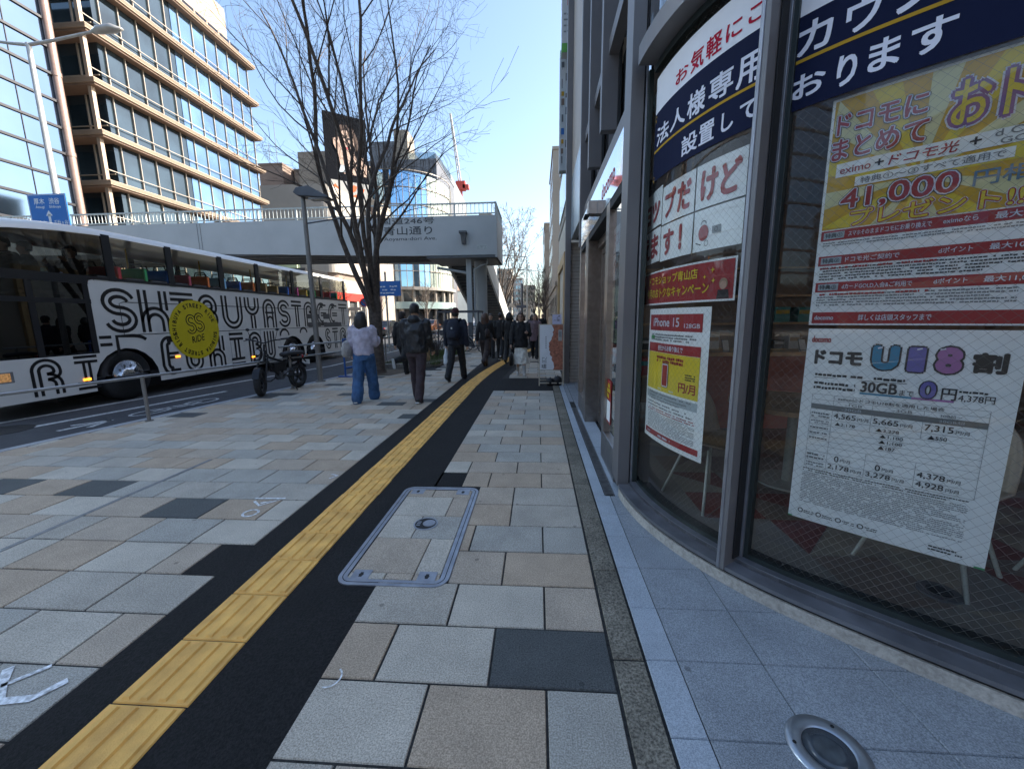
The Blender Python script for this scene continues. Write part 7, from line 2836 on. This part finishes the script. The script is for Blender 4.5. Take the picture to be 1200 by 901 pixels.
def pm(n, c, r=.75, v=.18, s=14):
    return M("cloth " + n, c, r, var=v, scale=s, bump=.3, bscale=120)
LAV = pm("lavender knit", (.46, .42, .50))
JEAN = pm("blue denim", (.035, .095, .21), v=.35, s=6)
BLKJ = M("cloth black padded", (.016, .016, .018), .42, var=.2, scale=8)
MAR = pm("maroon brown trousers", (.045, .028, .032))
NAV = pm("navy jacket", (.012, .015, .028))
BLT = pm("black trousers", (.012, .012, .014))
DKB2 = pm("dark brown trousers", (.035, .022, .020))
BLC = pm("black wool coat", (.012, .011, .012))
CREAMS = pm("cream skirt", (.80, .76, .68))
MAUVE = pm("mauve coat", (.17, .11, .12))
CHAR = pm("charcoal coat", (.03, .03, .034))
WSH = M("white trainers", (.46, .44, .42), .5, var=.08)
BSH = M("black shoes", (.012, .012, .012), .4, var=.1)
SOLW = M("off white sole", (.5, .5, .48), .5, var=.05)

# woman in lavender and jeans
t, W_, Am_, bn, k = person("person in lavender knit top and wide blue jeans with a pale shoulder bag", -3.05, 6.74, 4, 1.575, ((-14, 6), (16, 8)), ((8, 22, 14), (18, 92, 8)), LAV, JEAN, WSH, (HAIRB,), .19, .016, 0, .045, sole=SOLW, topw=.020, seed=2, vox=.010, turn=-22)
m = MB()
p = lambda a, b_, c: W_(bn((a, b_, c)))
m.tube([p(-.20, -.04, 1.42), p(-.26, -.02, 1.2), p(-.27, 0, 1.02)], .012, pm("pale bag strap", (.42, .40, .38)), 6)
m.tube([p(-.16, .06, 1.40), p(-.25, .06, 1.2), p(-.27, .03, 1.02)], .012, MATS["cloth pale bag strap"], 6)
m.loft([(p(-.285, 0, .80), .05, .10), (p(-.29, 0, .84), .07, .15), (p(-.285, 0, .95), .075, .165), (p(-.275, 0, 1.05), .05, .15), (p(-.27, 0, 1.08), .02, .12)], MATS["cloth pale bag strap"], 16)
o = m.build("shoulder_bag", None)
remesh(o, .010, 2, .012, 4, 9)
tag(o, "pale grey slouchy tote bag hanging at the elbow of the woman in lavender", "bag")
m = MB()
h_ = Am_[1][2]
mt = Matrix.Translation(W_(h_ + Vector((-.02, .06, .08))))
m.box(-.035, .035, -.004, .004, -.07, .07, BOXC[4], mt)
o = m.build("phone", None, .002); tag(o, "dark phone held up by the woman in lavender", "phone")

# man in black padded jacket
person("person with short black hair in a black padded jacket and maroon brown trousers", -2.11, 6.76, -3, 1.70, ((15, 6), (-12, 8)), ((2, 34, 5), (6, 34, 5)), BLKJ, MAR, BSH, (HAIRB,), 0, .014, .03, .012, sole=SOLW, topw=.022, hood=True, seed=5, vox=.010, build=1.08)
# quilting seams across the back of the padded jacket are folds of the garment itself

# person in hat stepping behind him
t, W_, Am_, bn, k = person("person in dark hat stepping out half hidden left of the man in the padded jacket", -3.42, 9.9, -12, 1.64, ((22, 10), (-24, 62)), ((-10, 18, 10), (20, 30, 10)), BLC, BLT, BSH, (HAIRB,), 0, .012, .12, .01, cap=pm("dark brown hat", (.03, .02, .016)), seed=6, sole=SOLW)

# man with beanie, rucksack and white bag
t, W_, Am_, bn, k = person("person in dark red beanie and navy jacket carrying a rucksack and white bag", -1.90, 9.15, -6, 1.70, ((-22, 14), (20, 4)), ((4, 8, 12), (-8, 16, 10)), NAV, BLT, BSH, (HAIRB,), 0, .012, .04, .018, cap=pm("dark red beanie", (.055, .012, .014)), topw=.018, seed=8, build=1.08)
m = MB()
p = lambda a, b_, c: W_(bn((a * k, b_ * k, c * k)))
m.loft([(p(0, -.20, 1.0), .11, .05), (p(0, -.22, 1.04), .15, .08), (p(0, -.22, 1.2), .155, .085), (p(0, -.205, 1.36), .14, .07), (p(0, -.18, 1.44), .08, .04)], NAV, 16)
m.loft([(p(0, -.30, 1.02), .09, .02), (p(0, -.31, 1.06), .11, .035), (p(0, -.30, 1.18), .10, .03), (p(0, -.28, 1.2), .08, .02)], NAV, 14)
for s in (-1, 1):
    m.tube([p(s * .10, -.15, 1.44), p(s * .12, .02, 1.46), p(s * .13, .12, 1.30), p(s * .15, .02, 1.08), p(s * .13, -.16, 1.04)], .022, NAV, 6)
m.add([p(-.018, -.315, 1.235), p(.018, -.315, 1.235), p(.018, -.315, 1.275), p(-.018, -.315, 1.275)], [(0, 1, 2, 3)], SOLW)
o = m.build("rucksack", None); tag(o, "navy rucksack on the back of the person in the red beanie", "rucksack")
h_ = Am_[0][2] + Vector((0, 0, -.08))
m = MB()
POLY = M("white plastic bag", (.62, .65, .66), .35, var=.04)
m.loft([(W_(h_ + Vector((0, .02, -.40))), .07, .09), (W_(h_ + Vector((0, .02, -.36))), .085, .12), (W_(h_ + Vector((0, .02, -.20))), .075, .11), (W_(h_ + Vector((0, .01, -.06))), .04, .06), (W_(h_ + Vector((0, 0, .01))), .015, .03)], POLY, 14)
o = m.build("carrier_bag", None)
remesh(o, .010, 1, .014, 3, 14)
tag(o, "white plastic carrier bag in the left hand of the person in the red beanie", "bag")

# woman with long brown hair
t, W_, Am_, bn, k = person("person with long brown hair in a black jacket and dark brown trousers, seen from behind", -1.55, 11.7, -8, 1.62, ((20, 4), (-22, 34)), ((-18, 20, 10), (20, 20, 10)), BLC, DKB2, BSH, (HAIRN,), .30, .012, .02, .03, seed=10)
m = MB()
p = lambda a, b_, c: W_(bn((a * k, b_ * k, c * k)))
m.loft([(p(.13, -.20, .98), .06, .10), (p(.13, -.21, 1.02), .075, .15), (p(.12, -.20, 1.16), .07, .14), (p(.11, -.19, 1.22), .03, .09)], DKB2, 14)
m.tube([p(.12, -.19, 1.2), p(.06, -.16, 1.4), p(-.10, .0, 1.48)], .012, DKB2, 6)
o = m.build("handbag", None); tag(o, "dark brown handbag slung on the back of the woman with long brown hair", "bag")
# three behind her
person("person in black with dark trousers and pale shoes walking ahead of the long haired woman", -1.28, 13.6, -6, 1.62, ((16, 4), (-18, 26)), ((-12, 20, 10), (14, 20, 10)), BLC, BLT, WSH, (HAIRB,), .0, .012, .05, .015, seed=12, detail=False, vox=.014)
person("person in charcoal coat with a backpack hump, farther ahead near the stair", -1.02, 15.0, -6, 1.60, ((-16, 22), (18, 4)), ((14, 20, 12), (-10, 20, 12)), CHAR, BLT, BSH, (HAIRB,), .10, .012, .22, .015, seed=13, topw=.03, detail=False, vox=.014)
person("person in sunglasses and dark coat coming towards us behind the long haired woman", -1.72, 14.6, 178, 1.60, ((14, 4), (-14, 16)), ((10, 20, 10), (-10, 20, 10)), CHAR, BLT, BSH, (HAIRB,), .0, .012, .18, .015, seed=14, detail=False, vox=.014)
# woman walking towards us
t, W_, Am_, bn, k = person("person in black coat and cream skirt walking towards us with a black bag", -.42, 9.9, 181, 1.56, ((10, 6), (-9, 12)), ((26, 74, 10), (6, 14, 12)), BLC, None, WSH, (HAIRN,), .09, .014, .13, .0, skirt=CREAMS, topw=.022, seed=16, boots=.22, vox=.010)
m = MB()
for s in (-1, 1):
    P = [W_(bn((s * .031 * k + .026 * k * math.cos(a), .112 * k, 1.592 * k + .020 * k * math.sin(a)))) for a in [2 * math.pi * i / 12 for i in range(13)]]
    m.tube(P, .0028, M("spectacle frame", (.10, .06, .05), .4, var=0), 5, False)
m.tube([W_(bn((-.006 * k, .114 * k, 1.594 * k))), W_(bn((.006 * k, .114 * k, 1.594 * k)))], .0025, MATS["spectacle frame"], 5)
o = m.build("spectacles", None); tag(o, "thin spectacles on the face of the woman walking towards us", "spectacles")
h_ = Am_[1][2] + Vector((0, 0, -.09))
m = MB()
bag = M("black leather bag", (.014, .012, .012), .4, var=.2)
for dy in (-.05, .05):
    m.tube([W_(h_ + Vector((0, dy - .06, -.14))), W_(h_ + Vector((0, dy - .03, .0))), W_(h_ + Vector((0, dy + .03, .0))), W_(h_ + Vector((0, dy + .06, -.14)))], .008, bag, 6)
m.loft([(W_(h_ + Vector((0, 0, -.44))), .06, .13), (W_(h_ + Vector((0, 0, -.42))), .065, .15), (W_(h_ + Vector((0, 0, -.18))), .05, .135), (W_(h_ + Vector((0, 0, -.13))), .03, .12)], bag, 14)
o = m.build("handbag", None); tag(o, "tall black handbag held low by the woman walking towards us", "bag")
person("person in mauve coat just behind the woman walking towards us", -.10, 14.1, 176, 1.58, ((12, 4), (-12, 14)), ((10, 20, 10), (-10, 20, 10)), MAUVE, BLT, BSH, (HAIRN,), .15, .012, .22, .01, seed=18, detail=False, vox=.014)
person("person all in black left of and behind the woman walking towards us", -.92, 12.9, -4, 1.62, ((-14, 20), (14, 4)), ((10, 20, 10), (-10, 20, 10)), BLC, BLT, BSH, (HAIRB,), .12, .012, .12, .01, seed=19, detail=False, vox=.014)
# far walkers
rp = random.Random(8)
far = [(-.3, 21, 0, CHAR, "far walker in charcoal beyond the mauve coat"), (.3, 24, 180, BLC, "far walker in black close to the shops on the right"), (.1, 29, 180, MAUVE, "far walker in mauve along the shops"),
       (-.5, 33, 0, NAV, "far walker in navy past the stair foot"), (.5, 37, 180, CREAMS, "far walker in pale clothes by the slim tower"), (-.1, 43, 0, BLC, "farthest walker in black on the right pavement")]
for x, y, f_, c_, lab in far:
    person("person, " + lab, x, y, f_, 1.62 + rp.uniform(-.05, .06), ((14, 4), (-14, 18)), ((10, 20, 10), (-10, 20, 10)), c_, BLT, BSH, (HAIRB,), rp.choice((0, .12)), .010, .1, .01, seed=rp.random() * 50, detail=False, vox=.018)
# riders on the upper deck, front seats
for x, y, f_, lab, c_ in ((-8.95, 6.35, 180, "bus rider by the front upper window holding a white paper", CHAR), (-9.1, 6.75, 150, "bus rider in the middle of the three on the upper front deck", BLC), (-8.85, 7.25, 200, "bus rider with raised hands, rearmost of the three on the upper deck", DKB2)):
    person("person, " + lab, x, y, f_, 1.62, ((85, 85), (85, 85)), ((60, 60, 10), (40, 90, 10)), c_, BLT, BSH, (HAIRB,), 0, .012, 0, .01, group="riders on the upper deck", z=1.60, detail=False, vox=.016, seed=len(lab))
m = MB(); m.box(-8.75, -8.55, 5.95, 6.2, 2.56, 2.565, SOLW); o = m.build("paper_sheet", None); tag(o, "white paper sheet held by the rider at the front upper window", "paper")
# ================================================================== vehicles, bicycles and small signs farther off
CARGL = M("car window glass", (0.02, 0.025, 0.03), 0.05, 0, var=.1, spec=.9)
def car(label, cat, x, y, rz, L_, W_, H_, paint, van=False, group="vehicles on the road"):
    t = thing("parked_car" if cat == "car" else "van", label, cat, (x, y, RZ), group)
    T = Matrix.Translation((x, y, RZ)) @ Matrix.Rotation(rad(rz), 4, 'Z')
    V = lambda a, b, c: T @ Vector((a, b, c))
    h, w = L_ / 2, W_ / 2
    if van:
        prof = [(-h, .35), (-h, H_ * .95), (-h + .1, H_), (h - 1.0, H_), (h - .35, 1.15), (h - .05, 1.0), (h, .6), (h - .05, .35)]
        gl = [(h - .98, H_ - .08), (h - .36, 1.18)]
    else:
        prof = [(-h, .35), (-h - .02, .75), (-h + .08, .95), (-h + .7, 1.0), (-h + 1.1, H_ - .04), (-h + 1.6, H_), (h - 2.2, H_), (h - 1.9, H_ - .05), (h - 1.15, .98), (h - .2, .85), (h, .62), (h - .03, .33)]
    m = MB()
    n = len(prof)
    rows_ = []
    for s, k in ((-1, .94), (-.86, 1.0), (.86, 1.0), (1, .94)):
        rows_.append([V(w * s * (1.0 if p[1] < 1.0 else .92), p[0] * (k if p[1] > .4 else 1), .30 + (p[1] - .30) * (1 if abs(s) < .9 else .985)) for p in prof])
    for i in range(3):
        m.add(rows_[i] + rows_[i + 1], [(j, (j + 1) % n, n + (j + 1) % n, n + j) for j in range(n)], paint, False)
    m.add(rows_[0], [tuple(range(n))], paint)
    m.add(rows_[3], [tuple(range(n - 1, -1, -1))], paint)
    bo = m.build("body", t, .03)
    m = MB()
    if van:
        sides = [(-h + .25, h - 1.05, 1.15, H_ - .18)]
        m.add([V(-w * .9, h - .40, 1.16), V(w * .9, h - .40, 1.16), V(w * .82, h - .98, H_ - .10), V(-w * .82, h - .98, H_ - .10)], [(0, 1, 2, 3)], CARGL)
        m.add([V(-w * .85, -h - .012, 1.15), V(w * .85, -h - .012, 1.15), V(w * .8, -h - .012, H_ - .2), V(-w * .8, -h - .012, H_ - .2)], [(0, 1, 2, 3)], CARGL)
    else:
        sides = [(-h + 1.05, h - 1.6, .98, H_ - .10)]
        m.add([V(-w * .84, h - 1.20, 1.02), V(w * .84, h - 1.20, 1.02), V(w * .76, h - 1.86, H_ - .05), V(-w * .76, h - 1.86, H_ - .05)], [(0, 1, 2, 3)], CARGL)
        m.add([V(-w * .82, -h + .72, 1.03), V(w * .82, -h + .72, 1.03), V(w * .76, -h + 1.12, H_ - .05), V(-w * .76, -h + 1.12, H_ - .05)], [(0, 1, 2, 3)], CARGL)
    for a, b, c, d in sides:
        for s in (-1, 1):
            m.add([V(s * w * .955, a, c), V(s * w * .955, b + .35, c), V(s * w * .93, b - .15, d), V(s * w * .93, a + .15, d)], [(0, 1, 2, 3)], CARGL)
    m.build("windows", t)
    for s in (-1, 1):
        for yy in (-h + .85, h - .85):
            m = MB()
            c = V(s * (w - .10), yy, .31)
            ax_ = (T.to_3x3() @ Vector((1, 0, 0))).normalized()
            m.tube([c - ax_ * .10, c + ax_ * .10], .31, TYRE, 18)
            m.tube([c + ax_ * (.101 * s), c + ax_ * (.108 * s)], .20, CHRM, 14)
            m.build("wheel", t)
        m = MB(); p = V(s * (w - .28), h - .03, .72); m.ball(p, .11, M("car lamp glass", (.55, .55, .52), .1, var=0), (1.2, .5, .7), 8); m.build("headlight", t)
        m = MB(); p = V(s * (w - .2), -h + .03, .80); m.ball(p, .09, M("car tail lens", (.4, .02, .02), .2, var=0), (1.0, .5, 1.2), 8); m.build("tail_light", t)
    return t
PW, PBL, PS, POR = M("white car paint", (.55, .55, .55), .25, var=.02, coat=.6), M("black car paint", (.015, .015, .018), .2, var=0, coat=.8), M("silver car paint", (.36, .37, .38), .3, .5, var=.02, coat=.5), M("orange taxi paint", (.55, .16, .03), .3, var=.02, coat=.5)
car("dark taxi on the road beyond the bare shrubs", "car", -13.2, 34, 0, 4.4, 1.75, 1.5, PBL)
car("silver car on the road left of the dark taxi, behind the big tree", "car", -17.0, 31, 0, 4.4, 1.75, 1.48, PS)
car("orange car far along the road left of the footbridge pillar", "car", -12.6, 46, 180, 4.3, 1.7, 1.5, POR)
car("white van seen through the gap beside the footbridge stair", "van", -9.6, 62, 180, 4.9, 1.9, 2.1, PW, True)
car("blue white box van coming along the street end beside the stair foot", "van", -4.4 - 2.2, 78, 180, 5.4, 2.0, 2.6, M("pale blue van paint", (.22, .36, .50), .3, var=.02), True)
car("black car beyond the white van at the street end", "car", -7.4, 95, 180, 4.4, 1.75, 1.5, PBL)

def bicycle(x, y, rz, label, col):
    t = thing("bicycle", label, "bicycle", (x, y, 0), "bicycles parked by the footbridge")
    T = Matrix.Translation((x, y, 0)) @ Matrix.Rotation(rad(rz), 4, 'Z')
    V = lambda a, b, c: T @ Vector((a, b, c))
    for yy, nm in ((-.52, "rear_wheel"), (.52, "front_wheel")):
        m = MB()
        P = [V(0, yy + .33 * math.cos(2 * math.pi * i / 24), .33 + .33 * math.sin(2 * math.pi * i / 24)) for i in range(25)]
        m.tube(P, .018, TYRE, 6, False)
        for i in range(12):
            a = 2 * math.pi * i / 12
            m.tube([V(0, yy, .33), V(0, yy + .32 * math.cos(a), .33 + .32 * math.sin(a))], .0025, PIPE, 3)
        m.build(nm, t)
    m = MB()
    for a, b in (((0, .42, .80), (0, -.02, .28)), ((0, .40, .70), (0, -.18, .72)), ((0, -.02, .28), (0, -.22, .84)), ((0, -.02, .28), (0, -.52, .33)), ((0, -.52, .33), (0, -.19, .74)), ((0, .52, .33), (0, .40, .86))):
        m.tube([V(*a), V(*b)], .017, col, 6)
    m.tube([V(0, -.02, .28), V(.05, -.02, .28)], .09, DGR, 12)
    m.build("frame", t)
    m = MB(); m.tube([V(0, .40, .86), V(0, .38, .98), V(-.27, .30, 1.02)], .013, PIPE, 6); m.tube([V(0, .38, .98), V(.27, .30, 1.02)], .013, PIPE, 6); m.build("handlebar", t)
    m = MB(); m.loft([(V(0, -.22, .86), .03, .05), (V(0, -.24, .90), .08, .13), (V(0, -.24, .93), .05, .10)], LEA, 10); m.build("seat", t)
    m = MB()
    m.box(-.17, .17, .48, .76, .70, .74, DGR, T)
    for q in (-.17, .17):
        m.box(q - .01, q + .01, .48, .76, .74, .94, DGR, T)
    m.box(-.16, .16, .48, .50, .74, .94, DGR, T); m.box(-.16, .16, .74, .76, .74, .94, DGR, T)
    m.build("basket", t)
    m = MB()
    m.add([V(.04, -.52 + .37 * math.cos(rad(a)), .33 + .37 * math.sin(rad(a))) for a in range(20, 170, 15)] + [V(-.04, -.52 + .37 * math.cos(rad(a)), .33 + .37 * math.sin(rad(a))) for a in range(20, 170, 15)], [(i, i + 1, 11 + i, 10 + i) for i in range(9)], col)
    m.build("mudguard", t)
bicycle(-3.65, 17.6, 70, "grey bicycle with basket parked nearest the planting bed", PIPE)
bicycle(-3.5, 18.3, 78, "black bicycle with basket parked under the black rack frame", BK)
bicycle(-2.75, 16.6, 85, "dark bicycle between the walker with the rucksack and the long haired woman", BK)
rk = thing("bicycle_rack", "black post and rail frame standing behind the walker with the rucksack", "rack", (-3.6, 18, 0))
for x, y in ((-4.4, 17.4), (-2.6, 17.4), (-4.4, 18.9), (-2.6, 18.9)):
    m = MB(); m.tube([(x, y, 0), (x, y, 1.75)], .035, DGR, 8); m.build("post", rk)
m = MB()
m.bar((-4.4, 17.4, 1.75), (-2.6, 17.4, 1.75), .06, .08, DGR); m.bar((-4.4, 18.9, 1.75), (-2.6, 18.9, 1.75), .06, .08, DGR)
m.bar((-4.4, 17.4, 1.75), (-4.4, 18.9, 1.75), .06, .08, DGR); m.bar((-2.6, 17.4, 1.75), (-2.6, 18.9, 1.75), .06, .08, DGR)
m.bar((-4.4, 17.4, 1.1), (-2.6, 17.4, 1.1), .04, .05, DGR)
m.build("frame", rk)
m = MB(); m.box(-4.2, -3.3, 17.42, 17.46, .45, 1.35, M("dark rack board", (.05, .055, .06), .5, var=.1)); m.build("board", rk)
# blue sign plate behind the tree and a round sign by the far kerb
bs_ = thing("guide_sign", "small blue guide sign half hidden by the big tree trunk", "road sign", (-6.9, 19.0, RZ))
m = MB(); m.tube([(-7.35, 19.2, RZ), (-7.35, 19.2, 3.7)], .05, GALV, 8); m.build("pole", bs_)
m = MB(); m.box(-7.7, -6.55, 19.0, 19.04, 2.55, 3.25, SBLUE); m.build("panel", bs_)
m = MB()
q = lambda u, v, o=0.0: (u, 19.0 - o, v)
greek(m, -7.55, 2.65, -6.7, 3.1, q, SWHT, 3, .004, .4, 97)
m.build("sign_print", bs_)
ns = thing("round_sign", "small round no parking sign on a slim pole behind the woman in jeans", "road sign", (-10.4, 23.5, RZ))
m = MB(); m.tube([(-10.4, 23.6, RZ), (-10.4, 23.6, 2.9)], .035, GALV, 8); m.build("pole", ns)
m = MB(); m.disc((-10.4, 23.54, 2.45), .26, SBLUE, ((1, 0, 0), (0, 0, 1))); m.disc((-10.4, 23.535, 2.45), .26, CRR, ((1, 0, 0), (0, 0, 1)), 28, .20)
m.bar((-10.55, 23.532, 2.60), (-10.25, 23.532, 2.30), .004, .06, CRR, (1, 0, 1)); m.build("disc", ns)
# lamp posts and lights farther down the street
for k, (x, y, h_, lab) in enumerate(((-1.2, 46, 8.2, "slim tall lamp post down the street, with its arm over the road"), (.2, 58, 8.0, "lamp post with twin arms nearer the right hand towers"), (-2.6, 74, 8.5, "lamp post farthest down the street"))):
    t = thing("street_lamp", lab, "street lamp", (x, y, 0), "lamp posts down the street")
    m = MB(); m.tube([(x, y, 0), (x, y, h_)], [.09, .06], GALV, 8); m.build("pole", t)
    m = MB(); m.tube([(x, y, h_), (x - 2.2, y, h_ + .2)], .045, GALV, 6); m.build("arm", t)
    m = MB(); m.box(x - 2.9, x - 2.1, y - .12, y + .12, h_ + .14, h_ + .26, GALV); m.build("lamp_head", t)
up_ = thing("utility_pole", "dark pole with cross arms down the street between the lamp posts", "utility pole", (-2.0, 52, 0))
m = MB(); m.tube([(-2.0, 52, 0), (-2.0, 52, 5.8)], .13, DGR, 8); m.build("pole", up_)
m = MB(); m.bar((-2.7, 52, 2.9), (-1.3, 52, 2.9), .35, .35, DGR); m.build("signal_box", up_)
# joint strip in the paving and small litter-size marks are part of the stones; expansion gap cover
m = MB()
m.box(-3.445, -3.405, -2, 3.75, -.004, .0025, M("expansion joint strip", (.20, .20, .20), .5, .3, var=.2, scale=20))
o = m.build("joint_strip", None, kind="structure")
# iron cover in the road by the bus
m = MB()
m.tube([(-7.9, 5.1, -.126), (-7.9, 5.1, -.119)], .36, M("cast iron cover", (.05, .05, .05), .5, .5, var=.3, scale=30), 28)
o = m.build("road_manhole", None); tag(o, "round cast iron manhole cover in the road beside the bus front", "manhole cover")
bpy.data.objects.remove(_to)
bpy.data.scenes.remove(_SC)
